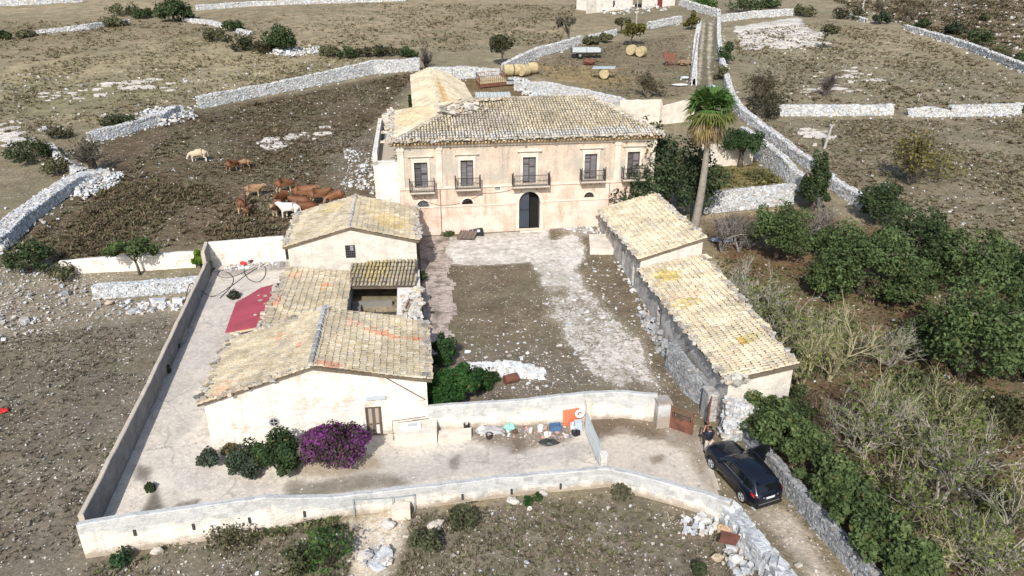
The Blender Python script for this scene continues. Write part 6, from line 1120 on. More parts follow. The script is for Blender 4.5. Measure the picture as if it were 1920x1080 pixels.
for s_ in (1, -1):
    mb = MB(); mb.tube([K(xs - 1.2, s_ * .60, 1.585), K(0, s_ * .62, 1.655), K(-xs - .2, s_ * .58, 1.60)], .02, 5); mb.build('roof_rail', 'rubber', car)
    mb = MB(); mb.tube([K(xs - .75, s_ * .80, 1.075), K(0, s_ * .815, 1.085), K(-xs - .5, s_ * .80, 1.10)], .010, 4); mb.build('window_trim', 'chrome', car)
    pane('headlight', [(Lf - .06, s_ * .62, .70), (Lf - .32, s_ * .845, .80), (Lf - .36, s_ * .83, .90), (Lf - .12, s_ * .62, .80)], 'chrome')
    pane('tail_lamp', [(Lr + .015, s_ * .42, .90), (Lr + .10, s_ * .79, .88), (Lr + .36, s_ * .872, .96), (Lr + .42, s_ * .868, 1.06), (Lr + .12, s_ * .81, 1.05), (Lr + .02, s_ * .50, .99)], 'lamp')
    pane('reverse_light', [(Lr - .0, s_ * .36, .90), (Lr - .0, s_ * .42, .90), (Lr - .0, s_ * .46, .97), (Lr - .0, s_ * .36, .97)], 'chrome')
    mb = MB(); mb.box(K(xs - .62, s_ * 1.0, 1.08), (.09, .10, .065), ax=np.array([fwd, lft, upc])); mb.build('wing_mirror', 'paint', car)
mb = MB(); mb.box(K(Lr - .005, 0, .86), (.012, .26, .055), ax=np.array([fwd, lft, upc]), col=(.62, .64, .66)); mb.box(K(Lr - .02, .245, .86), (.004, .016, .05), ax=np.array([fwd, lft, upc]), col=(.05, .1, .4)); mb.box(K(Lr - .02, -.245, .86), (.004, .016, .05), ax=np.array([fwd, lft, upc]), col=(.05, .1, .4)); mb.build('number_plate', 'attr', car)
mb = MB(); mb.box(K(Lr + .06, 0, .42), (.10, .72, .09), ax=np.array([fwd, lft, upc])); mb.build('rear_bumper', 'rubber', car)
mb = MB(); mb.box(K(Lr + .02, 0, .54), (.03, .62, .018), ax=np.array([fwd, lft, upc])); mb.build('bumper_trim', 'chrome', car)
mb = MB(); mb.box(K(-xs - .55, 0, 1.545), (.16, .55, .018), ax=np.array([fwd, lft, upc])); mb.build('roof_spoiler', 'paint', car)
mb = MB(); mb.tube([K(-xs - .1, .0, 1.61), K(-xs - .22, .0, 1.67)], [.03, .01], 5); mb.build('aerial', 'rubber', car)
for x_ in (xs, -xs):
    for s_ in (1, -1):
        w0 = K(x_, s_ * .80, .34); mb = MB()
        prof = [(.20, .0), (.315, .0), (.34, .03), (.34, .17), (.315, .20), (.20, .20)]
        n = 20; vs = np.array([K(x_ + rr * math.cos(6.283 * i / n), s_ * (.70 + yy), .34 + rr * math.sin(6.283 * i / n)) for i in range(n) for rr, yy in prof]); k_ = len(prof)
        mb.add(vs, [[i * k_ + j, ((i + 1) % n) * k_ + j, ((i + 1) % n) * k_ + j + 1, i * k_ + j + 1] for i in range(n) for j in range(k_ - 1)]); wh = mb.build('wheel', 'rubber', car, smooth=False)
        mb = MB(); mb.add(np.vstack([[K(x_, s_ * .885, .34)], [K(x_ + .21 * math.cos(6.283 * i / 20), s_ * .875, .34 + .21 * math.sin(6.283 * i / 20)) for i in range(20)]]), [[0, 1 + i, 1 + (i + 1) % 20] for i in range(20)], (.03, .03, .03)); 
        for i in range(5):
            a_ = 6.283 * i / 5 + .3
            for da in (-.12, .12): mb.bar(K(x_ + .03 * math.cos(a_), s_ * .895, .34 + .03 * math.sin(a_)), K(x_ + .215 * math.cos(a_ + da), s_ * .895, .34 + .215 * math.sin(a_ + da)), .035, .02, col=(.42, .43, .44))
        mb.tube([K(x_ + .22 * math.cos(6.283 * i / 20), s_ * .89, .34 + .22 * math.sin(6.283 * i / 20)) for i in range(21)], .018, 4, (.42, .43, .44)); mb.build('rim', 'attr', wh)
        mb = MB(); arc = [K(x_ + .40 * math.cos(math.pi * i / 12), s_ * .885, .35 + .40 * math.sin(math.pi * i / 12)) for i in range(13)]; mb.tube(arc, .03, 5); mb.build('wheel_arch', 'rubber', car)
# open right front door, hinged at the front pillar
hx = xs - .50; ang = rad(62); dx, dy = -math.cos(ang), -math.sin(ang)
def D(t, z, off=0.0): return K(hx + dx * t + off * dy, -.88 + dy * t - off * dx, z)
mb = MB(); mb.prism([D(0, .34), D(1.02, .34), D(1.05, .7), D(1.05, 1.06), D(0, 1.02)], D(0, 0, .07) - D(0, 0)); dd = mb.build('open_door', 'paint', car)
mb = MB()
for (p, q) in ((D(.02, 1.03, .04), D(.55, 1.46, .04)), (D(.55, 1.46, .04), D(1.0, 1.50, .04)), (D(1.0, 1.50, .04), D(1.05, 1.05, .04))): mb.bar(p, q, .06, .06)
mb.build('window_frame', 'paint', dd); mb = MB(); mb.prism([D(.10, 1.07, .035), D(1.0, 1.08, .035), D(.97, 1.47, .035), D(.56, 1.43, .035)], D(0, 0, .012) - D(0, 0)); mb.build('door_window', 'glass', dd)
mb = MB(); mb.prism([D(.1, .42, -.012), D(.95, .42, -.012), D(.98, .98, -.012), D(.1, .95, -.012)], D(0, 0, .01) - D(0, 0), (.09, .085, .08)); mb.build('door_lining', 'attr', dd)

# ---------------------------------------------------------------- person
pb = A(1326, 850); f_ = np.array([-.25, 1.0, 0]); f_ /= np.linalg.norm(f_); r_ = np.array([f_[1], -f_[0], 0])
per = thing('person', 'person in dark navy top and pale trousers, hands raised, beside the black car', 'person', pb)
def Q(rt, fw_, z): return pb + r_ * rt + f_ * fw_ + np.array([0, 0, z])
hgt = 1.66; k_ = hgt / 1.7
def body(name, V_, E_, R_, mat, col, root=0, parent=per):
    me = skin([np.array(v) - ORG[parent.name] for v in V_], E_, R_, root, 1); setcol(me, lambda co: np.tile(np.asarray(col), (len(co), 1))); me.materials.clear(); me.materials.append(M[mat]); o = bpy.data.objects.new(name, me); COL.objects.link(o); o.parent = parent; ORG[o.name] = ORG[parent.name]; return o
SK = (.36, .21, .155)
# one continuous body: feet - legs - trunk - arms raised - neck - head
Vb = [Q(0, 0, .92 * k_), Q(0, .01, 1.15 * k_), Q(0, 0, 1.36 * k_), Q(0, .03, 1.47 * k_), Q(0, .06, 1.57 * k_), Q(0, .05, 1.66 * k_)]; Rb = [(.11, .08), (.10, .075), (.11, .07), .05, (.085, .10), (.07, .085)]; Eb = [(0, 1), (1, 2), (2, 3), (3, 4), (4, 5)]
for s_ in (1, -1):
    b0 = len(Vb); Vb += [Q(.09 * s_, 0, .82 * k_), Q(.11 * s_, .03, .47 * k_), Q(.11 * s_, -.02, .09), Q(.12 * s_, .15, .04)]; Rb += [.085, .06, .042, .04]; Eb += [(0, b0), (b0, b0 + 1), (b0 + 1, b0 + 2), (b0 + 2, b0 + 3)]
    b0 = len(Vb); Vb += [Q(.20 * s_, 0, 1.37 * k_), Q(.30 * s_, .16, 1.20 * k_), Q(.13 * s_, .32, 1.45 * k_), Q(.09 * s_, .34, 1.53 * k_)]; Rb += [.045, .04, .034, .03]; Eb += [(2, b0), (b0, b0 + 1), (b0 + 1, b0 + 2), (b0 + 2, b0 + 3)]
bd = body('body', Vb, Eb, Rb, 'skin', SK)
# fingers and thumb
for s_ in (1, -1):
    h0 = Q(.09 * s_, .34, 1.53 * k_)
    for i in range(5):
        mb = MB(); o_ = h0 + r_ * (.022 * (i - 1.5) if i < 4 else -.035 * s_) + np.array([0, 0, .02 if i < 4 else 0]); L = (.07, .08, .075, .06, .055)[i]; d1 = np.array([0, 0, 1.0]) * .8 + f_ * .3 + (-r_ * s_ * .6 if i == 4 else 0); mb.tube([o_ - d1 * .02, o_ + d1 * L * .6, o_ + d1 * L * .9 - f_ * .03], [.011, .0095, .007], 5, SK); mb.build('finger' if i < 4 else 'thumb', 'skin', bd)
Vt = [Q(0, 0, .80 * k_), Q(0, .01, 1.15 * k_), Q(0, 0, 1.37 * k_), Q(0, .01, 1.47 * k_)]; Rt = [(.20, .155), (.20, .16), (.225, .165), (.12, .10)]; Et = [(0, 1), (1, 2), (2, 3)]
for s_ in (1, -1): b0 = len(Vt); Vt += [Q(.21 * s_, 0, 1.38 * k_), Q(.30 * s_, .15, 1.21 * k_), Q(.25 * s_, .22, 1.29 * k_)]; Rt += [.10, .085, .07]; Et += [(2, b0), (b0, b0 + 1), (b0 + 1, b0 + 2)]
body('top', Vt, Et, Rt, 'plastic', (.012, .014, .03))
Vp = [Q(0, 0, .95 * k_)]; Rp = [(.185, .145)]; Ep = []
for s_ in (1, -1): b0 = len(Vp); Vp += [Q(.09 * s_, 0, .80 * k_), Q(.11 * s_, .03, .47 * k_), Q(.11 * s_, -.02, .14)]; Rp += [.125, .095, .08]; Ep += [(0, b0), (b0, b0 + 1), (b0 + 1, b0 + 2)]
body('trousers', Vp, Ep, Rp, 'plastic', (.50, .46, .41))
for s_ in (1, -1): mb = MB(); mb.box(Q(.115 * s_, .06, .045), (.05, .13, .045), math.atan2(r_[1], r_[0]), (.03, .03, .03)); mb.build('shoe', 'plastic', per)
Vh = [Q(0, .015, 1.62 * k_), Q(0, .035, 1.69 * k_), Q(0, -.01, 1.55 * k_)]; body('hair', Vh, [(0, 1), (0, 2)], [(.088, .095), (.06, .07), (.07, .06)], 'plastic', (.035, .028, .024))
mb = MB(); hc = Q(0, .05, 1.60 * k_); mb.box(hc + f_ * .105, (.014, .02, .022), math.atan2(r_[1], r_[0]), SK)
mb.build('nose', 'skin', per)
for s_ in (1, -1): mb = MB(); mb.tube([hc + r_ * .035 * s_ + f_ * .088 + np.array([0, 0, .02]), hc + r_ * .035 * s_ + f_ * .096 + np.array([0, 0, .02])], .012, 6, (.03, .02, .02)); mb.build('eye', 'skin', per); mb = MB(); mb.box(hc + r_ * .088 * s_, (.012, .03, .035), math.atan2(r_[1], r_[0]), SK); mb.build('ear', 'skin', per)
mb = MB(); mb.box(hc + f_ * .09 - np.array([0, 0, .05]), (.028, .008, .007), math.atan2(r_[1], r_[0]), (.30, .10, .09)); mb.build('mouth', 'skin', per)
tag(MB().box(Q(0, .40, 1.60 * k_), (.075, .008, .04), math.atan2(r_[1], r_[0]), (.02, .02, .022)).build('phone', 'plastic'), 'small dark phone held up in the raised hands of the person', 'phone')

# ---------------------------------------------------------------- things in the yards
ROOFSHEET = np.array((.42, .40, .37))
def corrugated(name, label, c, ux, uy, nu, h, amp, mat='attr', col=(.4, .38, .35), cat='roofing sheet', group=None, per_=.18):
    c, ux, uy = map(lambda q: np.asarray(q, float), (c, ux, uy)); n_ = np.cross(ux, uy); n_ /= np.linalg.norm(n_); mb = MB(); L = np.linalg.norm(ux); k = int(L / per_) * 4 + 1; t = np.linspace(-.5, .5, k); w_ = np.sin(np.arange(k) * math.pi / 2) * amp
    a_ = np.array([c + ux * tt - uy * .5 + n_ * ww for tt, ww in zip(t, w_)]); b_ = a_ + uy; vv = np.vstack([a_, b_, a_ - n_ * .015, b_ - n_ * .015]); fs = [[i, i + 1, k + i + 1, k + i] for i in range(k - 1)] + [[2 * k + i, 3 * k + i, 3 * k + i + 1, 2 * k + i + 1] for i in range(k - 1)]
    cc = np.tile(np.where((np.arange(k) // 4 % 2)[:, None] > 0, np.asarray(col), np.asarray(col) * .8), (4, 1)); mb.add(vv, fs, cc); return tag(mb.build(name, mat), label, cat, group)
Z3 = np.array([0, 0, 1.0])
for i, (px, py, col, lab) in enumerate(((341, 632, (.42, .36, .28), 'brown-striped corrugated sheet leaning on the left yard wall, the farther stack'), (297, 728, (.38, .37, .35), 'grey corrugated sheet leaning on the left yard wall, the nearer stack'))):
    for j in range(3): corrugated('corrugated_sheet', lab.replace('sheet', ('outermost sheet', 'middle sheet', 'innermost sheet')[j]), A(px, py) + Z3 * (.50 + .02 * j) - cu * .06 * j, cv * 1.7 + Z3 * .14, cu * .45 - Z3 * .9, 8, 1, .035, col=np.array(col) * (1 - .1 * j), group='corrugated sheets by the yard wall')
corrugated('asbestos_shard', 'broken grey corrugated piece on the yard floor below the nearer stack', A(283, 768) + Z3 * .08, cv * .9, cu * .4, 4, 1, .03, col=(.46, .46, .46))
def hose(name, lab, pts, r=.03, lift=.05, col=(.015, .015, .016)):
    P = np.array([A(px, py) + Z3 * (lift + (q[0] if q else 0)) for px, py, *q in pts]); t = np.arange(len(P)); tt = np.linspace(0, len(P) - 1, len(P) * 6); S_ = np.zeros((len(tt), 3))
    for d in range(3):
        i = np.clip(tt.astype(int), 0, len(P) - 2); f = tt - i; p0_, p1_, p2_, p3_ = P[np.clip(i - 1, 0, None), d], P[i, d], P[i + 1, d], P[np.clip(i + 2, None, len(P) - 1), d]; S_[:, d] = .5 * (2 * p1_ + (p2_ - p0_) * f + (2 * p0_ - 5 * p1_ + 4 * p2_ - p3_) * f ** 2 + (3 * p1_ - p0_ - 3 * p2_ + p3_) * f ** 3)
    mb = MB(); mb.tube(S_, r, 5, col); return tag(mb.build(name, 'plastic'), lab, 'hose', 'black hoses on the yard')
hose('hose', 'black hose looping over the left yard wall and up to the outbuilding', [(345, 590, .2), (362, 562, 1.2), (380, 556, .4), (400, 557), (430, 540), (460, 518), (480, 505), (505, 490), (522, 470, .5), (530, 452, 1.0)])
hose('hose', 'large black hose coil on the right of the yard heap', [(462, 490), (458, 508), (466, 524), (484, 530), (497, 518), (497, 502), (486, 492), (470, 492)]); hose('hose', 'thin black hose coil on the left of the yard heap', [(455, 500), (430, 505), (412, 510), (410, 518), (425, 522), (447, 516), (470, 505)], .022)
hose('hose', 'black hose crossing the coils toward the concrete', [(413, 560), (432, 540), (438, 525), (432, 515), (425, 512)]); hose('hose', 'black cable hanging down the rear yard wall', [(484, 447, 1.6), (484, 470, .9), (474, 484, .2), (462, 494)], .018); hose('hose', 'second black cable hanging down by the outbuilding corner', [(508, 446, 1.7), (515, 462, 1.0), (524, 475, .4), (520, 490)], .018)
def blob(name, lab, px, py, s_, col, cat, mat='plastic', sq=(1, 1, .6), seed=0, n=2):
    p = A(px, py); mb = MB(); rr = np.random.default_rng(seed + int(px)); a_ = np.linspace(0, math.pi, 7); vert = []
    for i in a_:
        for j in range(10): q = s_ * (1 + rr.uniform(-.22, .22)); vert.append([q * sq[0] * math.sin(i) * math.cos(.6283 * j), q * sq[1] * math.sin(i) * math.sin(.6283 * j), q * sq[2] * (math.cos(i) + .75)])
    mb.add(np.array(vert) + p, [[i * 10 + j, (i + 1) * 10 + j, (i + 1) * 10 + (j + 1) % 10, i * 10 + (j + 1) % 10] for i in range(6) for j in range(10)], col); return tag(mb.build(name, mat), lab, cat)
blob('canister', 'bright red canister by the hose heap in the yard', 457, 497, .28, (.62, .03, .03), 'canister'); tag(MB().box(A(458, 503) + Z3 * .06, (.42, .16, .05), TH, (.72, .72, .70)).build('board', 'attr'), 'white board lying in front of the red canister', 'board'); blob('rusty_machine', 'dark rusty pump beside the red canister', 471, 492, .32, (.07, .035, .03), 'machine')
mb = MB()
for i in range(9): mb.bar(A(505 + i * 3.2, 496 - i * .4) + Z3 * .12, A(505 + i * 3.2, 506 - i * .6) + Z3 * .05, .16, .06, col=np.array((.34, .31, .29)) * R.uniform(.6, 1.2))
tag(mb.build('timber_stack', 'attr'), 'stack of old boards at the foot of the rear yard wall', 'boards'); rubble('rubble_heap', 'broken tiles and junk along the rear yard wall', ((405, 500), (530, 488), (532, 498), (430, 510)), 160, .16, .06, warm=.6)
# flotsam along the courtyard wall
def bucket(lab, px, py, r=.17, h=.34, col=(.74, .74, .72), tip=0.0):
    p = A(px, py); t = thing('bucket', lab, 'bucket', p); mb = MB(); n = 14; ax = Z3 if not tip else np.array([math.cos(tip), math.sin(tip), .25]); ax = ax / np.linalg.norm(ax); o_ = p + Z3 * (0 if not tip else r)
    mb.tube([o_, o_ + ax * h], [r * .8, r], n, col, cap=False); mb.tube([o_, o_ + ax * .02], [r * .8, r * .8], n, col); mb.tube([o_ + ax * (h - .03), o_ + ax * h], [r * 1.06, r * 1.06], n, np.asarray(col) * .9, cap=False); mb.build('pail', 'plastic', t)
    mb = MB(); s_ = np.cross(ax, [1, 0, .1]); s_ /= np.linalg.norm(s_); mb.tube([o_ + ax * h + s_ * r, o_ + ax * h + np.cross(ax, s_) * r * .9 + ax * .05, o_ + ax * h - s_ * r], .012, 4, (.3, .3, .3)); mb.build('handle', 'plastic', t)
bucket('upright white bucket between the teal bag and the blue crate', 1013, 808); bucket('white bucket tipped on its side next to the concrete ledge', 897, 813, tip=.6); bucket('white bucket beside the grey gate under the white ring', 1075, 806, .2, .4); bucket('dark open bucket in front of the grey tarpaulin', 917, 822, .2, .3, (.05, .035, .03)); bucket('small white tub lying in front of the blue crate', 1022, 818, .16, .25, tip=-.5); bucket('small pale jug standing alone in the rubbish', 995, 812, .11, .3, (.6, .6, .56)); bucket('black bucket against the courtyard wall', 875, 806, .17, .42, (.03, .025, .025))
p = A(1041, 806); mb = MB(); ax = np.array([cu, cv, Z3]); c_ = (.07, .14, .26)
for s_ in (-1, 1): mb.box(p + cv * .2 * s_ + Z3 * .17, (.30, .02, .17), col=c_, ax=ax); mb.box(p + cu * .29 * s_ + Z3 * .17, (.02, .18, .17), col=c_, ax=ax)
mb.box(p + Z3 * .02, (.28, .18, .02), col=c_, ax=ax); tag(mb.build('crate', 'plastic'), 'blue plastic crate against the courtyard wall', 'crate')
tag(MB().prism([p + cu * .48 + cv * .1, p + cu * 1.35 + cv * .28, p + cu * 1.42 + cv * .42 + Z3 * 1.02, p + cu * .50 + cv * .40 + Z3 * .95], cv * .03, (.52, .14, .07)).build('panel', 'plastic'), 'orange-red panel leaning on the courtyard wall by the grey gate', 'panel')
tag(MB().tube([A(1086, 800) + Z3 * .85 + cu * .2 * math.cos(a_) + Z3 * .2 * math.sin(a_) for a_ in np.linspace(0, 6.283, 18)], .07, 8, (.76, .76, .75)).build('plastic_ring', 'plastic'), 'white plastic ring hanging by the grey gate', 'ring'); tag(MB().box(A(1083, 808) + Z3 * .35, (.22, .2, .28), TH, (.40, .47, .55), taper=.85).build('drum', 'plastic'), 'pale blue drum under the white ring', 'drum')
blob('black_bag', 'black bag at the foot of the grey gate', 1080, 815, .28, (.02, .02, .026), 'bag'); blob('teal_bag', 'teal plastic bag in the rubbish along the wall', 956, 806, .30, (.24, .48, .42), 'bag', sq=(1, .7, .7)); blob('tarpaulin', 'crumpled grey plastic tarpaulin heaped by the wall', 920, 811, .62, (.34, .33, .325), 'tarpaulin', sq=(1.25, .7, .28)); blob('black_sack', 'dark torn sack with sticks on the edge of the concrete', 1030, 832, .42, (.035, .038, .036), 'sack', sq=(1.2, .7, .3)); blob('brown_bag', 'small brown bag beside the teal bag', 966, 811, .18, (.10, .05, .04), 'bag')
mb = MB()
for i in range(70): q = A(R.uniform(890, 1085), R.uniform(800, 822)); mb.box(q + Z3 * .05, (R.uniform(.03, .14), R.uniform(.03, .1), .03), R.uniform(0, 3), R.choice([(.62, .6, .58), (.5, .3, .25), (.3, .3, .32), (.55, .52, .45), (.15, .12, .1)]))
o = mb.build('litter', 'attr'); o['kind'] = 'stuff'; o['label'] = 'scattered litter along the courtyard wall'
def ledge(name, lab, pts, h, mat='white', cat='ledge'): mb = MB(); mb.prism([q - Z3 * .2 for q in pts], Z3 * (h + .2), (.62, .56, .48)); return tag(mb.build(name, mat), lab, cat)
ledge('stone_ledge', 'low whitewashed ledge running from the house along the courtyard wall', [A(822, 832), A(884, 825), A(884, 812), A(822, 818)], .36, 'trim'); bs = ledge('washing_plinth', 'whitewashed masonry plinth with a washing trough beside the house door', [A(742, 838), A(820, 832), A(820, 808), A(742, 815)], .75, 'gable', 'plinth')
p = A(772, 822) + Z3 * .75; mb = MB(); mb.box(p + Z3 * .06, (.52, .28, .06), TH, (.72, .70, .67)); mb.box(p + Z3 * .125 + cu * .1, (.26, .15, .008), TH, (.40, .40, .42)); tag(mb.build('trough', 'attr'), 'white stone washing trough on the plinth', 'trough')
mb = MB(); mb.tube([A(738, 826), A(738, 826) + Z3 * 1.25, A(800, 820) + Z3 * 1.35], .025, 5, (.16, .12, .10)); tag(mb.build('water_pipe', 'attr'), 'thin dark pipe framing the washing plinth', 'pipe')
ledge('step_block', 'pale masonry block at the foot of the front wall beside the pipe rail', [A(735, 974), A(770, 972), A(770, 958), A(735, 960)], .55, 'trim', 'step')
mb = MB(); q0 = [A(665, 968), A(738, 963), A(778, 958)]
for q in q0: mb.bar(q, q + Z3 * 1.0, .04, col=(.25, .28, .29))
mb.bar(q0[0] + Z3 * .95, q0[1] + Z3 * .95, .04, col=(.25, .28, .29)); mb.bar(q0[1] + Z3 * .95, q0[2] + Z3 * .95, .04, col=(.25, .28, .29)); tag(mb.build('pipe_rail', 'attr'), 'thin metal pipe rail along the front wall above the dug patch', 'rail')
# courtyard things
corrugated('corrugated_sheet', 'curled brown corrugated sheet lying in front of the manor', A(876, 447) + Z3 * .35, cu * 1.5 + cv * -.3, cv * 1.1 + Z3 * .35 + cu * .5, 8, 1, .045, col=(.20, .15, .125)); corrugated('corrugated_sheet', 'black bent sheet behind the curled brown sheet', A(893, 440) + Z3 * .32, cu * 1.2 - cv * .4, cv * .9 + Z3 * .4, 6, 1, .03, col=(.03, .032, .035)); rubble('rubble_heap', 'white stones weighing down the bent sheets', ((880, 432), (900, 432), (902, 446), (884, 446)), 10, .26, .35)
p = A(958, 717); d = cu * .95 + cv * .31; d /= np.linalg.norm(d); bt = thing('oil_drum', 'rusty oil drum lying beside the white wall remnant', 'drum', p); mb = MB(); mb.tube([p + Z3 * .28 - d * .42, p + Z3 * .28 + d * .42], .28, 16, (.10, .05, .04)); mb.build('barrel', 'rust', bt)
for t_ in (-.4, -.14, .14, .4): mb = MB(); mb.tube([p + Z3 * .28 + d * (t_ - .015), p + Z3 * .28 + d * (t_ + .015)], .295, 16, (.10, .05, .04)); mb.build('rib', 'rust', bt)
dry('wall_remnant', 'white broken wall remnant behind the rusty drum', [A(880, 698)[:2], A(950, 702)[:2], A(1018, 706)[:2]], [.5, .9, .35], .75, .3, 0, .2, .5, .72, slump=1.6)
ledge('mounting_block', 'pale dressed stone block platform by the long barn', [A(1106, 478), A(1155, 478), A(1152, 450), A(1104, 450)], .55, 'gable', 'platform')
blob('boulder', 'big white stone beside the platform at the long barn', 1124, 448, .38, (.62, .6, .56), 'boulder', 'stone')
# rusty sheet by the curved dry wall
q = A(1363, 1024) + Z3 * .55; tag(MB().prism([q - cu * .55 - cv * .25, q + cu * .1 - cv * .55, q + cu * .62 + cv * .0, q - cu * .12 + cv * .42], -Z3 * .05 + cv * .01, (.1, .04, .03)).build('rusty_sheet', 'rust'), 'square rusty metal sheet lying on the rubble by the curved dry wall', 'metal sheet')
# dark slab, paddock things
tag(MB().box(A(335, 214) + Z3 * .55, (.75, .12, .55), .5, (.30, .33, .37)).build('slab', 'attr'), 'dark grey slab propped on the rubble heap in the pasture wall', 'slab')
rk = thing('feed_rack', 'rusty iron feed rack full of straw in the muddy paddock', 'feed rack', A(925, 166)); a_, b_, c_, d_ = A(900, 165), A(950, 160), A(940, 153), A(893, 157); mb = MB()
for (u_, v_) in ((a_, b_), (b_, c_), (c_, d_), (d_, a_)):
    mb.bar(u_ + Z3 * .55, v_ + Z3 * .55, .08); mb.bar(u_ + Z3 * 1.7, v_ + Z3 * 1.7, .07); n = int(np.linalg.norm(u_ - v_) / .35)
    for i in range(n + 1): mb.bar(u_ + (v_ - u_) * i / n, u_ + (v_ - u_) * i / n + Z3 * 1.7, .05)
mb.build('bars', 'rust', rk); mb = MB(); mb.prism([a_ + Z3 * .5, b_ + Z3 * .5, c_ + Z3 * .5, d_ + Z3 * .5], Z3 * .35); mb.build('straw', 'hay', rk); mb = MB(); mb.prism([a_ + Z3 * .05, b_ + Z3 * .05, b_ + Z3 * .5, a_ + Z3 * .5], (0, -.05, 0)); mb.build('side_panel', 'rust', rk)
tr = A(955, 158); tag(MB().tube([tr + Z3 * .1, tr + Z3 * .6], [.9, 1.0], 14, (.36, .35, .34)).tube([tr + Z3 * .61, tr + Z3 * .62], .85, 14, (.05, .05, .05)).build('water_trough', 'attr'), 'round concrete trough beside the feed rack', 'trough')
for px, py, lab in ((905, 182, 'small pale corrugated sheet behind the manor roof ridge'), (938, 182, 'larger pale corrugated sheet behind the manor roof ridge')): corrugated('shelter_sheet', lab, U(px, py - 3, 11.4), cu * (1.6 if px < 910 else 2.3), cv * 1.6 + Z3 * .5, 6, 1, .05, col=(.45, .48, .47))
def bale(lab, px, py, ang, r=.72, L=1.25, grp='round hay bales'):
    p = A(px, py); d = np.array([math.cos(ang), math.sin(ang), 0]); c = p + Z3 * (r - .03); mb = MB(); n = 22; s_ = np.cross(d, Z3)
    for i, (t, k) in enumerate(((-.5, .93), (-.46, 1), (.46, 1), (.5, .93))): pass
    ts_ = np.linspace(-.5, .5, 9); rr = [.94] + [1 + R.uniform(-.02, .02) for _ in range(7)] + [.94]; mb.tube([c + d * L * t for t in ts_], r * np.array(rr), n)
    return tag(mb.build('hay_bale', 'hay'), lab, 'hay bale', grp)
bale('hay bale at the left end of the row of four, beside the paddock', 953, 142, .25, .95, 1.6); bale('second hay bale from the left in the row of four', 972, 141, .3, .95, 1.6); bale('third hay bale from the left, its dark round end showing', 983, 142, .75, .92, 1.6); bale('hay bale at the right end of the row of four', 997, 138, .4, .95, 1.6); bale('left one of the two hay bales under the yellow-green tree', 1184, 103, -2.2, .95, 1.4); bale('right one of the two hay bales under the yellow-green tree', 1202, 106, -2.2, .95, 1.4); bale('hay bale carrying the blue-grey sheet', 1131, 147, -1.5, .82, 1.5)
p = A(1131, 147); tag(MB().prism([p + np.array([-2.0, -.9, 1.62]), p + np.array([1.7, -.9, 1.62]), p + np.array([2.1, .8, 1.8]), p + np.array([-1.6, .8, 1.8])], (0, 0, .06), (.28, .36, .46)).build('metal_sheet', 'galv'), 'blue-grey metal sheet balanced on a single hay bale', 'metal sheet')
# farm trailer
p = A(1098, 108); t = thing('farm_trailer', 'grey two-wheeled tipping farm trailer parked by the far wall', 'trailer', p); e = np.array([1, .05, 0]); e /= np.linalg.norm(e); g_ = np.array([-e[1], e[0], 0]); ax = np.array([e, g_, Z3]); mb = MB(); mb.box(p + Z3 * .95, (2.7, 1.1, .10), ax=ax, col=(.06, .06, .06)); mb.build('bed', 'attr', t)
for s_ in (-1, 1): mb = MB(); mb.box(p + g_ * 1.12 * s_ + Z3 * 1.42, (2.7, .04, .36), ax=ax, col=(.40, .43, .44)); [mb.box(p + g_ * 1.15 * s_ + e * k + Z3 * 1.42, (.05, .05, .38), ax=ax, col=(.12, .12, .13)) for k in (-2.68, 0, 2.68)]; mb.build('side_board', 'attr', t)
for s_ in (-1, 1): mb = MB(); mb.box(p + e * 2.74 * s_ + Z3 * 1.45, (.04, 1.1, .42), ax=ax, col=(.13, .15, .17)); mb.build('end_board', 'attr', t)
for s_ in (-1, 1): mb = MB(); mb.tube([p - e * 1.2 + g_ * s_ * .75 + Z3 * .5, p - e * 1.2 + g_ * s_ * 1.08 + Z3 * .5], .5, 16, (.02, .02, .02)); wq = mb.build('wheel', 'attr', t); mb = MB(); mb.tube([p - e * 1.2 + g_ * s_ * 1.07 + Z3 * .5, p - e * 1.2 + g_ * s_ * 1.11 + Z3 * .5], .22, 12, (.25, .25, .25)); mb.build('hub', 'attr', wq)
mb = MB(); mb.bar(p + e * 2.6 + Z3 * .8, p + e * 4.0 + Z3 * .5, .12, col=(.08, .08, .08)); mb.bar(p - e * 2.7 + Z3 * .5, p + e * 2.7 + Z3 * .75, .2, col=(.05, .05, .05)); mb.build('chassis', 'attr', t)
blob('scrap_heap', 'rounded rusty scrap lump in front of the trailer', 1105, 121, .95, (.12, .055, .035), 'scrap', 'rust', sq=(1.2, .8, .6))
p = A(1257, 124); sd = thing('rusty_seeder', 'rusty red farm implement standing near the track wall', 'implement', p); mb = MB(); mb.prism([p + np.array([-1.1, 0, .9]), p + np.array([1.1, .2, .9]), p + np.array([.8, .9, 2.1]), p + np.array([-1.3, .7, 2.2])], (0, .3, .1)); mb.build('hopper', 'rust', sd); mb = MB(); [mb.bar(p + np.array([x_, 0, 0]), p + np.array([x_ + .2, .3, 1.0]), .12) for x_ in (-.8, 0, .7)]; mb.bar(p + np.array([-1, 0, .35]), p + np.array([1.0, .1, .45]), .14); mb.build('frame', 'rust', sd)
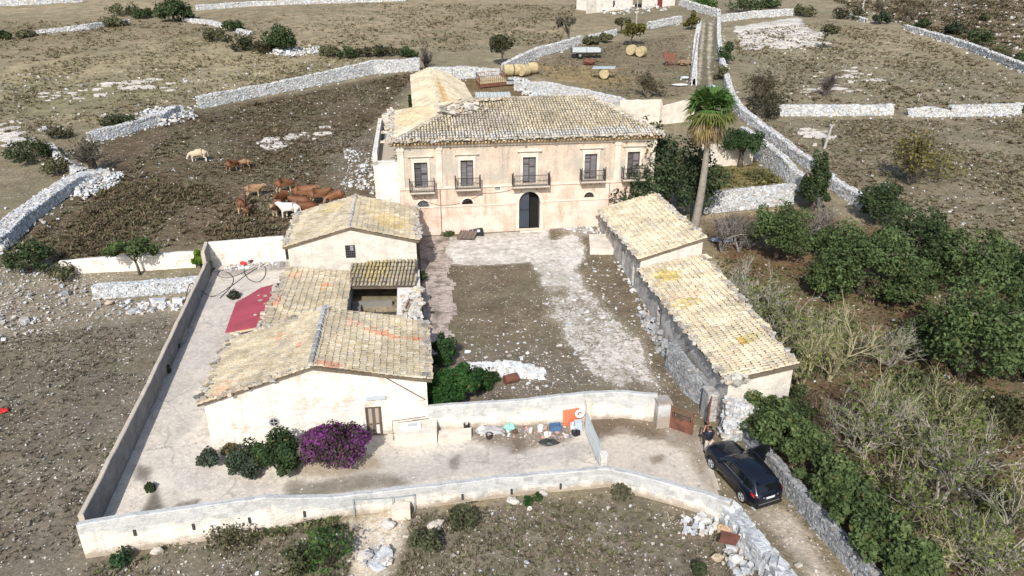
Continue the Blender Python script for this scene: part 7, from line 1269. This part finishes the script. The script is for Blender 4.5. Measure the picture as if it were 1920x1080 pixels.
blob('white_sack', 'white plastic sheet lying by the track wall', 1275, 160, .9, (.7, .7, .68), 'plastic sheet', sq=(1.5, .7, .15)); blob('plastic_heap', 'pale heap of bags by the track wall', 1285, 148, .7, (.45, .5, .5), 'bags', sq=(1, .7, .35)); blob('branch_heap', 'tangled brushwood heap by the track wall', 1285, 122, 1.3, (.22, .16, .10), 'brushwood', 'bark', sq=(1, .8, .4)); blob('blue_tarpaulin', 'blue and white plastic rubbish among the trees behind the barn', 1352, 452, .62, (.42, .50, .62), 'rubbish', sq=(1.5, .8, .25)); blob('red_cloth', 'red plastic scrap at the left edge of the ploughed field', 4, 772, .3, (.45, .02, .02), 'scrap', sq=(1.2, .8, .3)); blob('blue_tank', 'blue-grey water tank beyond the palm on the track', 1335, 166, .95, (.30, .36, .42), 'tank', sq=(1.0, .8, .3))
# poles
def pole(lab, px, py, top, r=.12, lean=(0, 0), col=(.36, .35, .33), arm=False):
    p = A(px, py); h = zt(top, p) - p[2]; t = thing('utility_pole', lab, 'pole', p); mb = MB(); mb.tube([p - Z3 * .2, p + np.array([lean[0], lean[1], h])], [r, r * .7], 8, col); mb.build('post', 'bark', t)
    mb = MB(); q = p + np.array([lean[0], lean[1], h]); mb.bar(q - np.array([.25, 0, .1]), q + np.array([.25, 0, -.1]), .08, col=(.3, .3, .3)); [mb.tube([q + np.array([x_, 0, -.08]), q + np.array([x_, 0, .08])], .04, 6, (.6, .6, .6)) for x_ in (-.2, .2)]; mb.build('insulator', 'attr', t)
pole('leaning pale concrete post in the right field', 1546, 276, 234, .16, (.45, 0)); pole('thin grey utility pole beside the left track wall', 1293, 156, 62, .11, (.5, 0), (.20, .18, .16)); pole('far pole at the top edge right of the track', 1617, 20, -14, .18); pole('thin pole by the far farmhouse', 1193, 45, -20, .12, col=(.4, .38, .35)); pole('short stake on the white wall of the right field', 1722, 190, 176, .07)
# far farmhouse
p = A(1106, 24); q = A(1186, 15); fh = thing('far_farmhouse', 'white farmhouse cut off by the top edge of the picture', 'house', p); d = (q - p)[:2] / np.linalg.norm((q - p)[:2]); pz = min(p[2], q[2]); mb = MB(); n2 = np.array([-d[1], d[0]])
P2, Q2 = p[:2] + d * 2.4, q[:2]; wall_face(mb, P2, Q2, pz - .5, pz + 5.5, opens=[(6, 7, pz + 1.2, pz + 2.8)]); wall_face(mb, Q2, Q2 + n2 * 8, pz - .5, pz + 5.5); wall_face(mb, P2 + n2 * 8, P2, pz - .5, pz + 5.5); mb.build('wall', 'white', fh)
mb = MB(); wall_face(mb, p[:2] - d * 1.4, P2, pz - .5, pz + 3.6); mb.build('outhouse_wall', 'gable', fh); mb = MB(); P3 = [np.array([*(P2 - d * .2 - n2 * .3), pz + 5.5]), np.array([*(Q2 + d * .2 - n2 * .3), pz + 5.5]), np.array([*(Q2 + d * .2 + n2 * 8), pz + 7]), np.array([*(P2 - d * .2 + n2 * 8), pz + 7])]; roof_mb(P3, mb=mb, seed=77); mb.build('roof', 'tile', fh)
p = A(1245, 12); sh = thing('far_shed', 'small white shed with a dark red door at the top edge', 'shed', p); mb = MB(); wall_face(mb, p[:2] - d * 9, p[:2] + d * 4.5, p[2] - .5, p[2] + 3.6, opens=[(6.2, 8.4, p[2] - .4, p[2] + 2.4)]); wall_face(mb, p[:2] + d * 4.5, p[:2] + d * 4.5 + n2 * 6, p[2] - .5, p[2] + 3.6); mb.build('wall', 'white', sh); mb = MB(); mb.box(np.array([*(p[:2] - d * 1.7 + n2 * .2), p[2] + 1.0]), (1.1, .05, 1.4), math.atan2(d[1], d[0]), (.16, .04, .035)); mb.build('door', 'attr', sh); mb = MB(); mb.box(np.array([*(p[:2] - d * 2.2 + n2 * 3), p[2] + 3.7]), (7, 3.3, .12), math.atan2(d[1], d[0]), (.4, .36, .3)); mb.build('roof', 'attr', sh)
